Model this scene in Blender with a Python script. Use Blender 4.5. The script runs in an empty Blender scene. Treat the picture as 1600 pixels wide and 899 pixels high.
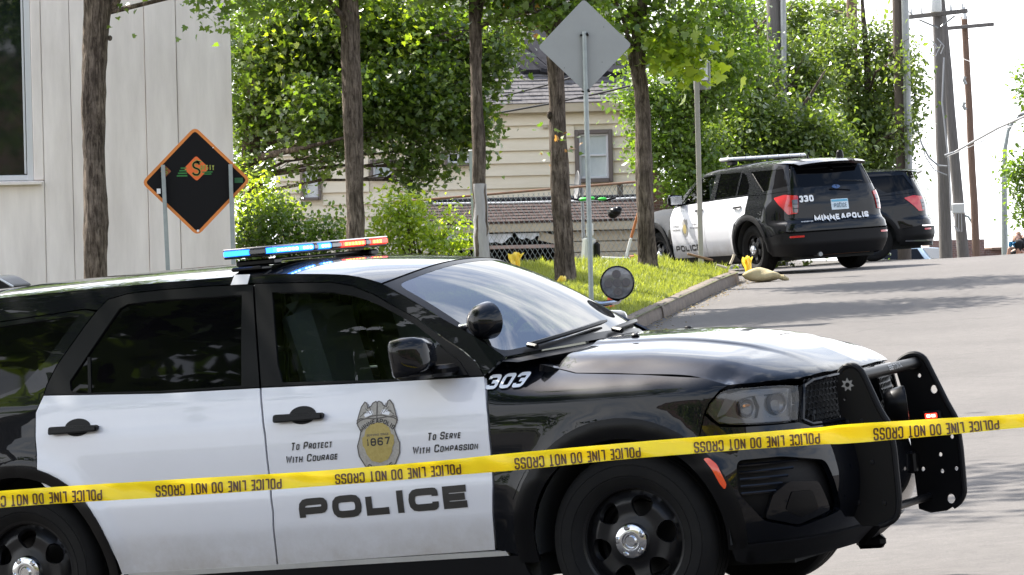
import bpy, math, random
import numpy as np
from math import sin, cos, pi, radians as rad, hypot, exp, sqrt, atan2
from mathutils import Vector, Matrix
from mathutils.geometry import delaunay_2d_cdt

# ------------------------------------------------------------------ camera, sky, sun, exposure
SC = bpy.context.scene
COL = SC.collection
CAM_Z = 1.5
F_PX = 6000.0
ROLL = rad(1.4)
cam_d = bpy.data.cameras.new("camera")
cam_d.sensor_width = 36.0
cam_d.lens = 36.0 * F_PX / 1600.0
cam_d.clip_start = 0.5
cam_d.clip_end = 3000.0
cam = bpy.data.objects.new("camera", cam_d)
COL.objects.link(cam)
cam.location = (0, 0, CAM_Z)
cam.matrix_world = Matrix.Translation((0, 0, CAM_Z)) @ Matrix.Rotation(rad(90), 4, 'X') @ Matrix.Rotation(-ROLL, 4, 'Z')
SC.camera = cam
cam_d.dof.use_dof = False

SUN_EL, SUN_AZ = 49.0, 48.0        # azimuth measured from straight ahead towards the left
SUN_DIR = Vector((-sin(rad(SUN_AZ)) * cos(rad(SUN_EL)), cos(rad(SUN_AZ)) * cos(rad(SUN_EL)), sin(rad(SUN_EL))))
world = bpy.data.worlds.new("World")
SC.world = world
world.use_nodes = True
nt = world.node_tree
nt.nodes.clear()
wo = nt.nodes.new('ShaderNodeOutputWorld')
bg = nt.nodes.new('ShaderNodeBackground')
bg.inputs['Strength'].default_value = 0.124
sky = nt.nodes.new('ShaderNodeTexSky')
sky.sky_type = 'NISHITA'
sky.sun_disc = False
sky.sun_elevation = rad(SUN_EL)
sky.sun_rotation = rad(-SUN_AZ)
sky.dust_density = 2.0
tc = nt.nodes.new('ShaderNodeTexCoord')
mp = nt.nodes.new('ShaderNodeMapping')
mp.inputs['Scale'].default_value = (1.0, 1.0, 2.6)
mp.inputs['Location'].default_value = (0.35, 0.2, 0.1)
nz = nt.nodes.new('ShaderNodeTexNoise')
nz.inputs['Scale'].default_value = 2.6
nz.inputs['Detail'].default_value = 9.0
nz.inputs['Roughness'].default_value = 0.6
nz.inputs['Distortion'].default_value = 0.35
cr = nt.nodes.new('ShaderNodeValToRGB')
cr.color_ramp.elements[0].position = 0.44
cr.color_ramp.elements[0].color = (0, 0, 0, 1)
cr.color_ramp.elements[1].position = 0.66
cr.color_ramp.elements[1].color = (1, 1, 1, 1)
mix = nt.nodes.new('ShaderNodeMixRGB')
mix.inputs['Color2'].default_value = (15.5, 15.6, 16.0, 1)
# clouds are brighter towards the sun (forward scattering)
vd = nt.nodes.new('ShaderNodeVectorMath'); vd.operation = 'DOT_PRODUCT'
vd.inputs[1].default_value = SUN_DIR
mr = nt.nodes.new('ShaderNodeMapRange')
mr.inputs['From Min'].default_value = -1.0; mr.inputs['From Max'].default_value = 1.0
mr.inputs['To Min'].default_value = 0.0; mr.inputs['To Max'].default_value = 1.0
pw = nt.nodes.new('ShaderNodeMath'); pw.operation = 'POWER'; pw.inputs[1].default_value = 2.2
cm = nt.nodes.new('ShaderNodeMixRGB')
cm.inputs['Color1'].default_value = (4.6, 4.8, 5.2, 1)
cm.inputs['Color2'].default_value = (10.0, 10.05, 10.1, 1)
nt.links.new(tc.outputs['Generated'], vd.inputs[0])
nt.links.new(vd.outputs['Value'], mr.inputs['Value'])
nt.links.new(mr.outputs['Result'], pw.inputs[0])
nt.links.new(pw.outputs['Value'], cm.inputs['Fac'])
nt.links.new(cm.outputs['Color'], mix.inputs['Color2'])
nt.links.new(tc.outputs['Generated'], mp.inputs['Vector'])
nt.links.new(mp.outputs['Vector'], nz.inputs['Vector'])
# cloud cover thins out overhead
sx = nt.nodes.new('ShaderNodeSeparateXYZ')
el = nt.nodes.new('ShaderNodeMath'); el.operation = 'MULTIPLY_ADD'
el.inputs[1].default_value = -0.46; el.inputs[2].default_value = 0.265
ad_ = nt.nodes.new('ShaderNodeMath'); ad_.operation = 'ADD'
nt.links.new(tc.outputs['Generated'], sx.inputs['Vector'])
nt.links.new(sx.outputs['Z'], el.inputs[0])
nt.links.new(nz.outputs['Fac'], ad_.inputs[0]); nt.links.new(el.outputs['Value'], ad_.inputs[1])
nt.links.new(ad_.outputs['Value'], cr.inputs['Fac'])
nt.links.new(cr.outputs['Color'], mix.inputs['Fac'])
nt.links.new(sky.outputs['Color'], mix.inputs['Color1'])
nt.links.new(mix.outputs['Color'], bg.inputs['Color'])
nt.links.new(bg.outputs['Background'], wo.inputs['Surface'])

sun_d = bpy.data.lights.new("sun", 'SUN')
sun_d.energy = 4.6
sun_d.angle = rad(0.53)
sun_d.color = (1.0, 0.95, 0.87)
sun = bpy.data.objects.new("sun", sun_d)
COL.objects.link(sun)
sun.rotation_euler = SUN_DIR.to_track_quat('Z', 'Y').to_euler()
sun.location = (-20, 20, 40)
SC.view_settings.view_transform = 'Standard'
SC.view_settings.look = 'None'
SC.view_settings.gamma = 1.0
SC.view_settings.exposure = 1.62
SC.cycles.max_bounces = 8
SC.cycles.transparent_max_bounces = 12
SC.cycles.caustics_reflective = False
SC.cycles.caustics_refractive = False
SC.cycles.use_denoising = True

R_ = random.Random(7)
NP = np.random.default_rng(11)


def at(px, py, D):
    """world point seen at a photograph position, D metres ahead of the camera"""
    u, v = (px - 800) / F_PX, (449.5 - py) / F_PX
    return Vector(((u * cos(ROLL) + v * sin(ROLL)) * D, D, CAM_Z + (-u * sin(ROLL) + v * cos(ROLL)) * D))


def pchip(xs, ys):
    xs = np.array(xs, float); ys = np.array(ys, float)
    h = np.diff(xs); d = np.diff(ys) / h
    m = np.zeros(len(xs)); m[0] = d[0]; m[-1] = d[-1]
    for i in range(1, len(xs) - 1):
        m[i] = 0 if d[i - 1] * d[i] <= 0 else 2 * d[i - 1] * d[i] / (d[i - 1] + d[i])
    def f(x):
        x = min(max(x, xs[0]), xs[-1])
        i = min(max(int(np.searchsorted(xs, x)) - 1, 0), len(h) - 1)
        t = (x - xs[i]) / h[i]
        return float((1 + 2 * t) * (1 - t) ** 2 * ys[i] + t * (1 - t) ** 2 * h[i] * m[i]
                     + t * t * (3 - 2 * t) * ys[i + 1] + t * t * (t - 1) * h[i] * m[i + 1])
    return f


def ss(a, b, x):
    t = min(max((x - a) / (b - a), 0.0), 1.0)
    return t * t * (3 - 2 * t)


# ------------------------------------------------------------------ materials
def mat(name, color, rough=0.6, metal=0.0, coat=0.0, coat_rough=0.03, coat_ior=1.5, var=None, scale=6.0, bump=0.0, bscale=60.0,
        stretch=(1, 1, 1), spec=0.5, detail=6.0, emit=None, estr=0.0):
    m = bpy.data.materials.new(name)
    m.use_nodes = True
    t = m.node_tree
    b = t.nodes['Principled BSDF']
    b.inputs['Base Color'].default_value = (*color, 1)
    b.inputs['Roughness'].default_value = rough
    b.inputs['Metallic'].default_value = metal
    b.inputs['Coat Weight'].default_value = coat
    b.inputs['Coat Roughness'].default_value = coat_rough
    b.inputs['Coat IOR'].default_value = coat_ior
    b.inputs['Specular IOR Level'].default_value = spec
    if emit:
        b.inputs['Emission Color'].default_value = (*emit, 1)
        b.inputs['Emission Strength'].default_value = estr
    if var or bump:
        c = t.nodes.new('ShaderNodeTexCoord')
        q = t.nodes.new('ShaderNodeMapping')
        q.inputs['Scale'].default_value = stretch
        t.links.new(c.outputs['Object'], q.inputs['Vector'])
    if var:
        n = t.nodes.new('ShaderNodeTexNoise')
        n.inputs['Scale'].default_value = scale
        n.inputs['Detail'].default_value = detail
        n.inputs['Roughness'].default_value = 0.65
        r = t.nodes.new('ShaderNodeValToRGB')
        r.color_ramp.elements[0].position = 0.3
        r.color_ramp.elements[1].position = 0.7
        r.color_ramp.elements[0].color = (*color, 1)
        r.color_ramp.elements[1].color = (*var, 1)
        t.links.new(q.outputs['Vector'], n.inputs['Vector'])
        t.links.new(n.outputs['Fac'], r.inputs['Fac'])
        t.links.new(r.outputs['Color'], b.inputs['Base Color'])
    if bump:
        n2 = t.nodes.new('ShaderNodeTexNoise')
        n2.inputs['Scale'].default_value = bscale
        n2.inputs['Detail'].default_value = 5.0
        bp = t.nodes.new('ShaderNodeBump')
        bp.inputs['Strength'].default_value = bump
        bp.inputs['Distance'].default_value = 0.02
        t.links.new(q.outputs['Vector'], n2.inputs['Vector'])
        t.links.new(n2.outputs['Fac'], bp.inputs['Height'])
        t.links.new(bp.outputs['Normal'], b.inputs['Normal'])
    return m


def glass_mat(name, tint, refl=1.5, rough=0.0, extra=0.0):
    m = bpy.data.materials.new(name)
    m.use_nodes = True
    t = m.node_tree
    t.nodes.clear()
    o = t.nodes.new('ShaderNodeOutputMaterial')
    tr = t.nodes.new('ShaderNodeBsdfTransparent')
    tr.inputs['Color'].default_value = (*tint, 1)
    gl = t.nodes.new('ShaderNodeBsdfGlossy')
    gl.inputs['Roughness'].default_value = rough
    fr = t.nodes.new('ShaderNodeFresnel')
    fr.inputs['IOR'].default_value = refl
    mx = t.nodes.new('ShaderNodeMixShader')
    t.links.new(fr.outputs['Fac'], mx.inputs['Fac'])
    t.links.new(tr.outputs['BSDF'], mx.inputs[1])
    t.links.new(gl.outputs['BSDF'], mx.inputs[2])
    t.links.new(mx.outputs['Shader'], o.inputs['Surface'])
    return m


def leaf_mat(name, dark, light, trans, gloss=0.35):
    m = bpy.data.materials.new(name)
    m.use_nodes = True
    t = m.node_tree
    t.nodes.clear()
    o = t.nodes.new('ShaderNodeOutputMaterial')
    a = t.nodes.new('ShaderNodeAttribute')
    a.attribute_name = 'tint'
    r = t.nodes.new('ShaderNodeValToRGB')
    r.color_ramp.elements[0].color = (*dark, 1)
    r.color_ramp.elements[1].color = (*light, 1)
    t.links.new(a.outputs['Fac'], r.inputs['Fac'])
    d = t.nodes.new('ShaderNodeBsdfPrincipled')
    d.inputs['Roughness'].default_value = gloss
    d.inputs['Specular IOR Level'].default_value = 0.4
    tl = t.nodes.new('ShaderNodeBsdfTranslucent')
    g = t.nodes.new('ShaderNodeMixRGB')
    g.blend_type = 'MULTIPLY'
    g.inputs['Fac'].default_value = 1.0
    g.inputs['Color2'].default_value = (*trans, 1)
    t.links.new(r.outputs['Color'], g.inputs['Color1'])
    t.links.new(r.outputs['Color'], d.inputs['Base Color'])
    t.links.new(g.outputs['Color'], tl.inputs['Color'])
    ad = t.nodes.new('ShaderNodeAddShader')
    t.links.new(d.outputs['BSDF'], ad.inputs[0])
    t.links.new(tl.outputs['BSDF'], ad.inputs[1])
    t.links.new(ad.outputs['Shader'], o.inputs['Surface'])
    return m


M = {}
M['black'] = mat('black_car_paint', (0.0022, 0.0028, 0.0045), 0.4, coat=1.0, coat_rough=0.012, coat_ior=1.38, spec=0.05)
M['white'] = mat('white_car_paint', (0.71, 0.715, 0.75), 0.4, coat=0.8, var=(0.67, 0.675, 0.705), scale=2.0)
_m = M['white']; _t = _m.node_tree; _b = _t.nodes['Principled BSDF']
_c = _t.nodes.new('ShaderNodeTexCoord'); _s = _t.nodes.new('ShaderNodeSeparateXYZ'); _r = _t.nodes.new('ShaderNodeMapRange')
_r.inputs['From Min'].default_value = .62; _r.inputs['From Max'].default_value = .34
_n = _t.nodes.new('ShaderNodeTexNoise'); _n.inputs['Scale'].default_value = 5.0; _n.inputs['Detail'].default_value = 9.0; _n.inputs['Roughness'].default_value = .75
_mm = _t.nodes.new('ShaderNodeMath'); _mm.operation = 'MULTIPLY'
_q = _t.nodes.new('ShaderNodeValToRGB'); _q.color_ramp.elements[0].position = .18; _q.color_ramp.elements[1].position = .62
_x = _t.nodes.new('ShaderNodeMixRGB'); _x.inputs['Color2'].default_value = (.46, .43, .40, 1)
_src = _b.inputs['Base Color'].links[0].from_socket
_t.links.new(_c.outputs['Object'], _s.inputs['Vector']); _t.links.new(_s.outputs['Z'], _r.inputs['Value']); _t.links.new(_c.outputs['Object'], _n.inputs['Vector'])
_t.links.new(_r.outputs['Result'], _mm.inputs[0]); _t.links.new(_n.outputs['Fac'], _mm.inputs[1]); _t.links.new(_mm.outputs['Value'], _q.inputs['Fac'])
_t.links.new(_q.outputs['Color'], _x.inputs['Fac']); _t.links.new(_src, _x.inputs['Color1']); _t.links.new(_x.outputs['Color'], _b.inputs['Base Color'])
M['satin'] = mat('satin_black_trim', (0.0045, 0.0045, 0.005), 0.35, spec=0.18)
M['plastic'] = mat('black_plastic', (0.006, 0.006, 0.007), 0.55, spec=.2, bump=0.05, bscale=400)
M['tyre'] = mat('tyre_rubber', (0.006, 0.006, 0.0065), 0.8, spec=.2, var=(0.011, 0.0105, 0.010), scale=9)
M['steel_black'] = mat('black_steel_wheel', (0.006, 0.006, 0.007), 0.36, spec=.3)
M['chrome'] = mat('chrome', (0.58, 0.59, 0.61), 0.15, 1.0)
M['dull_metal'] = mat('dull_grey_metal', (0.34, 0.35, 0.35), 0.45, 0.6, var=(0.27, 0.28, 0.28), scale=12)
M['galv'] = mat('galvanised_steel', (0.33, 0.36, 0.35), 0.5, 0.5, var=(0.25, 0.28, 0.27), scale=10)
M['privacy'] = mat('dark_privacy_glass', (0.002, 0.002, 0.0025), 0.02, spec=0.22)
M['door_glass'] = glass_mat('tinted_door_glass', (0.52, 0.58, 0.56))
M['wind_glass'] = glass_mat('windshield_glass', (0.12, 0.15, 0.16), 3.4)
M['lens'] = glass_mat('clear_lens', (0.9, 0.9, 0.9))
M['cabin'] = mat('cabin_lining', (0.035, 0.037, 0.038), 0.8, spec=.2)
M['seat'] = mat('grey_seat_fabric', (0.14, 0.15, 0.15), 0.9, bump=0.2, bscale=200)
M['ink'] = mat('dark_lettering', (0.018, 0.016, 0.014), 0.5)
M['white_ink'] = mat('white_lettering', (0.82, 0.83, 0.84), 0.5)
M['tape'] = leaf_mat('yellow_tape', (0.74, 0.60, 0.018), (0.74, 0.60, 0.018), (.40, .40, .3), .28)
M['tape_ink'] = mat('tape_print', (0.10, 0.05, 0.02), 0.5)
M['asphalt'] = None
M['orange_lens'] = mat('orange_marker', (0.75, 0.07, 0.01), 0.25, coat=1.0)
M['red_lens'] = mat('red_tail_lens', (0.55, 0.012, 0.015), 0.15, coat=1.0)
M['blue_led'] = mat('blue_led', (0.02, 0.1, 0.6), 0.2, emit=(0.02, 0.20, 1.0), estr=1.6)
M['blue_hot'] = mat('blue_led_bright', (0.4, 0.7, 1.0), 0.2, emit=(0.28, 0.62, 1.0), estr=3.2)
M['red_led'] = mat('red_led', (0.6, 0.02, 0.02), 0.2, emit=(1.0, 0.035, 0.02), estr=1.5)
M['red_hot'] = mat('red_led_bright', (1.0, 0.4, 0.1), 0.2, emit=(1.0, 0.30, 0.03), estr=3.2)
M['smoke_lens'] = mat('grey_lens', (0.11, 0.11, 0.125), 0.15, coat=1.0)
M['silver'] = mat('silver_bezel', (0.12, 0.12, 0.125), 0.35, 0.5)
M['lamp_dark'] = mat('dark_lamp_bowl', (0.012, 0.012, 0.014), 0.25, coat=0.6)
M['gold'] = mat('gold_shield', (0.42, 0.33, 0.10), 0.45, var=(0.33, 0.25, 0.06), scale=80)
M['badge'] = mat('pewter_badge', (0.27, 0.25, 0.22), 0.5, var=(0.40, 0.38, 0.34), scale=120)
M['plate'] = mat('licence_plate', (0.62, 0.72, 0.78), 0.4)
M['plate_blue'] = mat('licence_plate_blue', (0.10, 0.38, 0.55), 0.4)


# ------------------------------------------------------------------ mesh builders
def tag(o, label=None, cat=None, group=None, kind=None):
    if label: o['label'] = label
    if cat: o['category'] = cat
    if group: o['group'] = group
    if kind: o['kind'] = kind
    return o


def thing(name, label, cat, loc=(0, 0, 0), group=None, mtx=None):
    o = bpy.data.objects.new(name, None)
    o.empty_display_size = 0.2
    COL.objects.link(o)
    if mtx is not None:
        o.matrix_basis = mtx
    else:
        o.location = loc
    return tag(o, label, cat, group)


def to_local(co, parent):
    m = Matrix.Identity(4)
    p = parent
    while p is not None:
        m = p.matrix_basis @ m
        p = p.parent
    mi = np.array(m.inverted())
    return co @ mi[:3, :3].T + mi[:3, 3]


def make_obj(name, me, parent=None, kind=None):
    o = bpy.data.objects.new(name, me)
    COL.objects.link(o)
    if parent is not None:
        o.parent = parent
    if kind: o['kind'] = kind
    return o


class MB:
    """collects shapes and links them as ONE mesh object"""
    def __init__(s):
        s.v = []; s.f = []

    def add(s, vs, fs):
        k = len(s.v)
        s.v.extend([tuple(map(float, q)) for q in vs])
        s.f.extend([tuple(i + k for i in q) for q in fs])
        return s

    def box(s, c, size, R=None):
        hx, hy, hz = size[0] / 2, size[1] / 2, size[2] / 2
        vs = [Vector((x, y, z)) for x in (-hx, hx) for y in (-hy, hy) for z in (-hz, hz)]
        if R is not None: vs = [R @ q for q in vs]
        c = Vector(c)
        return s.add([q + c for q in vs], [(0, 1, 3, 2), (4, 6, 7, 5), (0, 4, 5, 1), (2, 3, 7, 6), (0, 2, 6, 4), (1, 5, 7, 3)])

    def bevbox(s, c, size, b=0.01, R=None):
        """box with chamfered edges"""
        hx, hy, hz = [q / 2 for q in size]
        b = min(b, hx * .9, hy * .9, hz * .9)
        prof = []
        pts = []
        for z, ins in ((-hz, b), (-hz + b, 0), (hz - b, 0), (hz, b)):
            x, y = hx - ins, hy - ins
            bb = b * .99
            ring = [(x - bb, -y), (x, -y + bb), (x, y - bb), (x - bb, y), (-x + bb, y), (-x, y - bb), (-x, -y + bb), (-x + bb, -y)]
            pts.append([(p[0], p[1], z) for p in ring])
        vs = [Vector(p) for r in pts for p in r]
        if R is not None: vs = [R @ q for q in vs]
        c = Vector(c)
        fs = []
        for k in range(3):
            for i in range(8):
                j = (i + 1) % 8
                fs.append((k * 8 + i, k * 8 + j, k * 8 + 8 + j, k * 8 + 8 + i))
        fs.append(tuple(range(7, -1, -1)))
        fs.append(tuple(range(24, 32)))
        return s.add([q + c for q in vs], fs)

    def tube(s, path, radii, n=10, caps=True):
        path = [Vector(p) for p in path]
        if not hasattr(radii, '__len__'): radii = [radii] * len(path)
        vs = []; fs = []
        ref = Vector((0.13, 0.27, 0.95))
        d0 = (path[-1] - path[0]).normalized()
        if abs(d0.dot(ref)) > 0.9: ref = Vector((0.9, 0.3, 0.05))
        for i, p in enumerate(path):
            d = (path[min(i + 1, len(path) - 1)] - path[max(i - 1, 0)]).normalized()
            a = d.cross(ref).normalized(); b = d.cross(a)
            for k in range(n):
                t = 2 * pi * k / n
                vs.append(p + (a * cos(t) + b * sin(t)) * radii[i])
        for i in range(len(path) - 1):
            for k in range(n):
                q = (k + 1) % n
                fs.append((i * n + k, i * n + q, i * n + n + q, i * n + n + k))
        if caps:
            fs.append(tuple(range(n - 1, -1, -1)))
            fs.append(tuple(range(len(vs) - n, len(vs))))
        return s.add(vs, fs)

    def cyl(s, p0, p1, r0, r1=None, n=16):
        return s.tube([p0, p1], [r0, r0 if r1 is None else r1], n)

    def sphere(s, c, r, nu=16, nv=10, R=None, top=0.0, bot=pi):
        c = Vector(c)
        if not hasattr(r, '__len__'): r = (r, r, r)
        vs = []; fs = []
        for j in range(nv + 1):
            th = top + (bot - top) * j / nv
            for i in range(nu):
                ph = 2 * pi * i / nu
                q = Vector((r[0] * sin(th) * cos(ph), r[1] * sin(th) * sin(ph), r[2] * cos(th)))
                if R is not None: q = R @ q
                vs.append(c + q)
        for j in range(nv):
            for i in range(nu):
                k = (i + 1) % nu
                fs.append((j * nu + i, (j + 1) * nu + i, (j + 1) * nu + k, j * nu + k))
        return s.add(vs, fs)

    def lathe(s, prof, Mx, n=32, close=False):
        """prof: (r, h) pairs spun about local Z, placed by matrix Mx"""
        vs = []; fs = []
        for (r, h) in prof:
            for i in range(n):
                t = 2 * pi * i / n
                vs.append(Mx @ Vector((r * cos(t), r * sin(t), h)))
        for j in range(len(prof) - 1):
            for i in range(n):
                k = (i + 1) % n
                fs.append((j * n + i, j * n + k, (j + 1) * n + k, (j + 1) * n + i))
        if close:
            fs.append(tuple(range(n - 1, -1, -1)))
            fs.append(tuple(range(len(vs) - n, len(vs))))
        return s.add(vs, fs)

    def prism(s, poly, fn, d0, d1, holes=()):
        """extrude a 2-D polygon between depths d0 and d1; fn(u, v, d) gives the point"""
        loops = [list(poly)] + [list(h) for h in holes]
        vs2, tri = cdt(loops)
        n = len(vs2)
        vs = [fn(a, b, d0) for a, b in vs2] + [fn(a, b, d1) for a, b in vs2]
        fs = [t for t in tri] + [tuple(i + n for i in reversed(t)) for t in tri]
        k = 0
        for lp in loops:
            m = len(lp)
            idx = [find2(vs2, q) for q in lp]
            for i in range(m):
                a, b = idx[i], idx[(i + 1) % m]
                fs.append((b, a, a + n, b + n))
        return s.add(vs, fs)

    def grid(s, fn, nu, nv, u0=0., u1=1., v0=0., v1=1.):
        vs = [fn(u0 + (u1 - u0) * i / nu, v0 + (v1 - v0) * j / nv) for j in range(nv + 1) for i in range(nu + 1)]
        fs = [(j * (nu + 1) + i, j * (nu + 1) + i + 1, (j + 1) * (nu + 1) + i + 1, (j + 1) * (nu + 1) + i)
              for j in range(nv) for i in range(nu)]
        return s.add(vs, fs)

    def build(s, name, m, parent=None, local=False, angle=35, kind=None, mirror=False):
        co = np.array(s.v, float)
        fs = s.f
        if mirror:
            co = co * np.array([1, -1, 1]); fs = [tuple(reversed(q)) for q in fs]
        if parent is not None and not local:
            co = to_local(co, parent)
        me = bpy.data.meshes.new(name)
        me.from_pydata(co.tolist(), [], fs)
        me.materials.append(m)
        if angle:
            me.shade_smooth()
            me.set_sharp_from_angle(angle=rad(angle))
        return make_obj(name, me, parent, kind)


def find2(vs, q):
    best = min(range(len(vs)), key=lambda i: (vs[i][0] - q[0]) ** 2 + (vs[i][1] - q[1]) ** 2)
    return best


def inpoly(x, y, poly):
    c = False
    j = len(poly) - 1
    for i in range(len(poly)):
        xi, yi = poly[i]; xj, yj = poly[j]
        if (yi > y) != (yj > y) and x < (xj - xi) * (y - yi) / (yj - yi) + xi:
            c = not c
        j = i
    return c


def inpoly_np(P, poly):
    x, y = P[:, 0], P[:, 1]
    c = np.zeros(len(P), bool)
    j = len(poly) - 1
    for i in range(len(poly)):
        xi, yi = poly[i]; xj, yj = poly[j]
        if yi != yj:
            t = ((yi > y) != (yj > y)) & (x < (xj - xi) * (y - yi) / (yj - yi) + xi)
            c ^= t
        j = i
    return c


def dist_np(P, poly):
    d = np.full(len(P), 1e9)
    for i in range(len(poly)):
        a = np.array(poly[i]); b = np.array(poly[(i + 1) % len(poly)])
        ab = b - a
        L2 = max((ab ** 2).sum(), 1e-12)
        t = np.clip(((P - a) @ ab) / L2, 0, 1)
        d = np.minimum(d, np.hypot(*(P - a - t[:, None] * ab).T))
    return d


def cdt(loops, extra=()):
    vs = []; es = []
    for lp in loops:
        k = len(vs)
        vs += [Vector((float(p[0]), float(p[1]))) for p in lp]
        es += [(k + i, k + (i + 1) % len(lp)) for i in range(len(lp))]
    vs += [Vector((float(p[0]), float(p[1]))) for p in extra]
    ov, oe, of, *_ = delaunay_2d_cdt(vs, es, [], 0, 1e-5)
    ov = [(v.x, v.y) for v in ov]
    if not of: return ov, []
    C = np.array([[sum(ov[i][0] for i in f) / len(f), sum(ov[i][1] for i in f) / len(f)] for f in of])
    keep = inpoly_np(C, loops[0])
    for h in loops[1:]:
        keep &= ~inpoly_np(C, h)
    out = []
    for f, k in zip(of, keep):
        if not k: continue
        a = sum(ov[f[i]][0] * ov[f[(i + 1) % len(f)]][1] - ov[f[(i + 1) % len(f)]][0] * ov[f[i]][1] for i in range(len(f)))
        if abs(a) < 1e-10: continue
        out.append(tuple(f) if a > 0 else tuple(reversed(f)))
    return ov, out


def densify(poly, g, closed=True):
    out = []
    n = len(poly)
    for i in range(n if closed else n - 1):
        a = poly[i]; b = poly[(i + 1) % n]
        k = max(1, int(math.ceil(hypot(b[0] - a[0], b[1] - a[1]) / g)))
        out += [(a[0] + (b[0] - a[0]) * t / k, a[1] + (b[1] - a[1]) * t / k) for t in range(k)]
    if not closed: out.append(tuple(poly[-1]))
    return out


def area(poly):
    return sum(poly[i][0] * poly[(i + 1) % len(poly)][1] - poly[(i + 1) % len(poly)][0] * poly[i][1] for i in range(len(poly))) / 2


def shrink(poly, d):
    if area(poly) < 0: poly = list(reversed(poly))
    out = []
    n = len(poly)
    for i in range(n):
        a, b, c = np.array(poly[i - 1]), np.array(poly[i]), np.array(poly[(i + 1) % n])
        e1 = b - a; e2 = c - b
        e1 = e1 / max(np.linalg.norm(e1), 1e-9); e2 = e2 / max(np.linalg.norm(e2), 1e-9)
        n1 = np.array([-e1[1], e1[0]]); n2 = np.array([-e2[1], e2[0]])
        m = n1 + n2
        k = m / max(m @ m, 0.5) * 2
        out.append(tuple(b + k * d))
    return out


def rounded(poly, r, k=5, closed=True):
    """round the corners of a polygon (r: one radius or one per corner)"""
    out = []
    n = len(poly)
    for i in range(n):
        rr = r[i] if hasattr(r, '__len__') else r
        if rr <= 0 or (not closed and i in (0, n - 1)):
            out.append(tuple(poly[i])); continue
        a, b, c = np.array(poly[i - 1], float), np.array(poly[i], float), np.array(poly[(i + 1) % n], float)
        d1 = a - b; d2 = c - b
        l1, l2 = np.linalg.norm(d1), np.linalg.norm(d2)
        q = min(rr, l1 * .49, l2 * .49)
        p1 = b + d1 / l1 * q; p2 = b + d2 / l2 * q
        for t in np.linspace(0, 1, k):
            out.append(tuple((1 - t) ** 2 * p1 + 2 * t * (1 - t) * b + t * t * p2))
    return out


class PM:
    """smooth panels cut from a curved surface fn(u, v), with the surface's own normals"""
    def __init__(s):
        s.v = []; s.f = []; s.n = []

    def panel(s, poly, fn, g=0.045, off=0.0, holes=(), flange=0.015, gap=0.0):
        if gap: poly = shrink(poly, gap)
        if area(poly) < 0: poly = list(reversed(poly))
        loops = [densify(poly, g)] + [densify(h, g) for h in holes]
        A = np.array(loops[0])
        x0, y0 = A.min(0); x1, y1 = A.max(0)
        gx, gy = np.meshgrid(np.arange(x0 + g * .5, x1, g), np.arange(y0 + g * .5, y1, g))
        gx = gx + (np.arange(gx.shape[0])[:, None] % 2) * g * .5
        P = np.stack([gx.ravel(), gy.ravel()], 1)
        if len(P):
            P = P[inpoly_np(P, loops[0])]
        if len(P):
            P = P[dist_np(P, loops[0]) > g * .45]
        for h in loops[1:]:
            if len(P): P = P[~inpoly_np(P, h)]
            if len(P): P = P[dist_np(P, h) > g * .45]
        ov, of = cdt(loops, P.tolist())
        e = 0.002
        k = len(s.v)
        nor = []
        for (u, v) in ov:
            p = fn(u, v)
            du = fn(u + e, v) - fn(u - e, v); dv = fn(u, v + e) - fn(u, v - e)
            n = np.cross(du, dv); n = n / max(np.linalg.norm(n), 1e-12)
            s.v.append(p + n * off); s.n.append(n); nor.append(n)
        s.f += [tuple(i + k for i in f) for f in of]
        if flange:
            idx = {}
            for i, q in enumerate(ov): idx[(round(q[0], 5), round(q[1], 5))] = i
            for li, lp in enumerate(loops):
                ids = [idx.get((round(q[0], 5), round(q[1], 5)), -1) for q in lp]
                ids = [i if i >= 0 else find2(ov, q) for i, q in zip(ids, lp)]
                m = len(ids); b0 = len(s.v)
                for j in range(m):
                    pa = s.v[k + ids[j]]
                    tg = s.v[k + ids[(j + 1) % m]] - s.v[k + ids[j - 1]]
                    sn = np.cross(tg, nor[ids[j]]); sn = sn / max(np.linalg.norm(sn), 1e-9)
                    if (area(lp) < 0): sn = sn
                    s.v.append(pa); s.n.append(sn if li == 0 else -sn)
                    s.v.append(pa - nor[ids[j]] * flange); s.n.append(sn if li == 0 else -sn)
                for j in range(m):
                    a = b0 + 2 * j; b = b0 + 2 * ((j + 1) % m)
                    s.f.append((a, a + 1, b + 1, b) if li == 0 and True else (b, b + 1, a + 1, a))
        return s

    def build(s, name, m, parent=None, mirror=False, kind=None):
        co = np.array(s.v); no = np.array(s.n); fs = s.f
        if mirror:
            co = co * np.array([1, -1, 1]); no = no * np.array([1, -1, 1]); fs = [tuple(reversed(q)) for q in fs]
        me = bpy.data.meshes.new(name)
        me.from_pydata(co.tolist(), [], fs)
        me.materials.append(m)
        me.shade_smooth()
        me.normals_split_custom_set_from_vertices(no.tolist())
        return make_obj(name, me, parent, kind)


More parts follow.
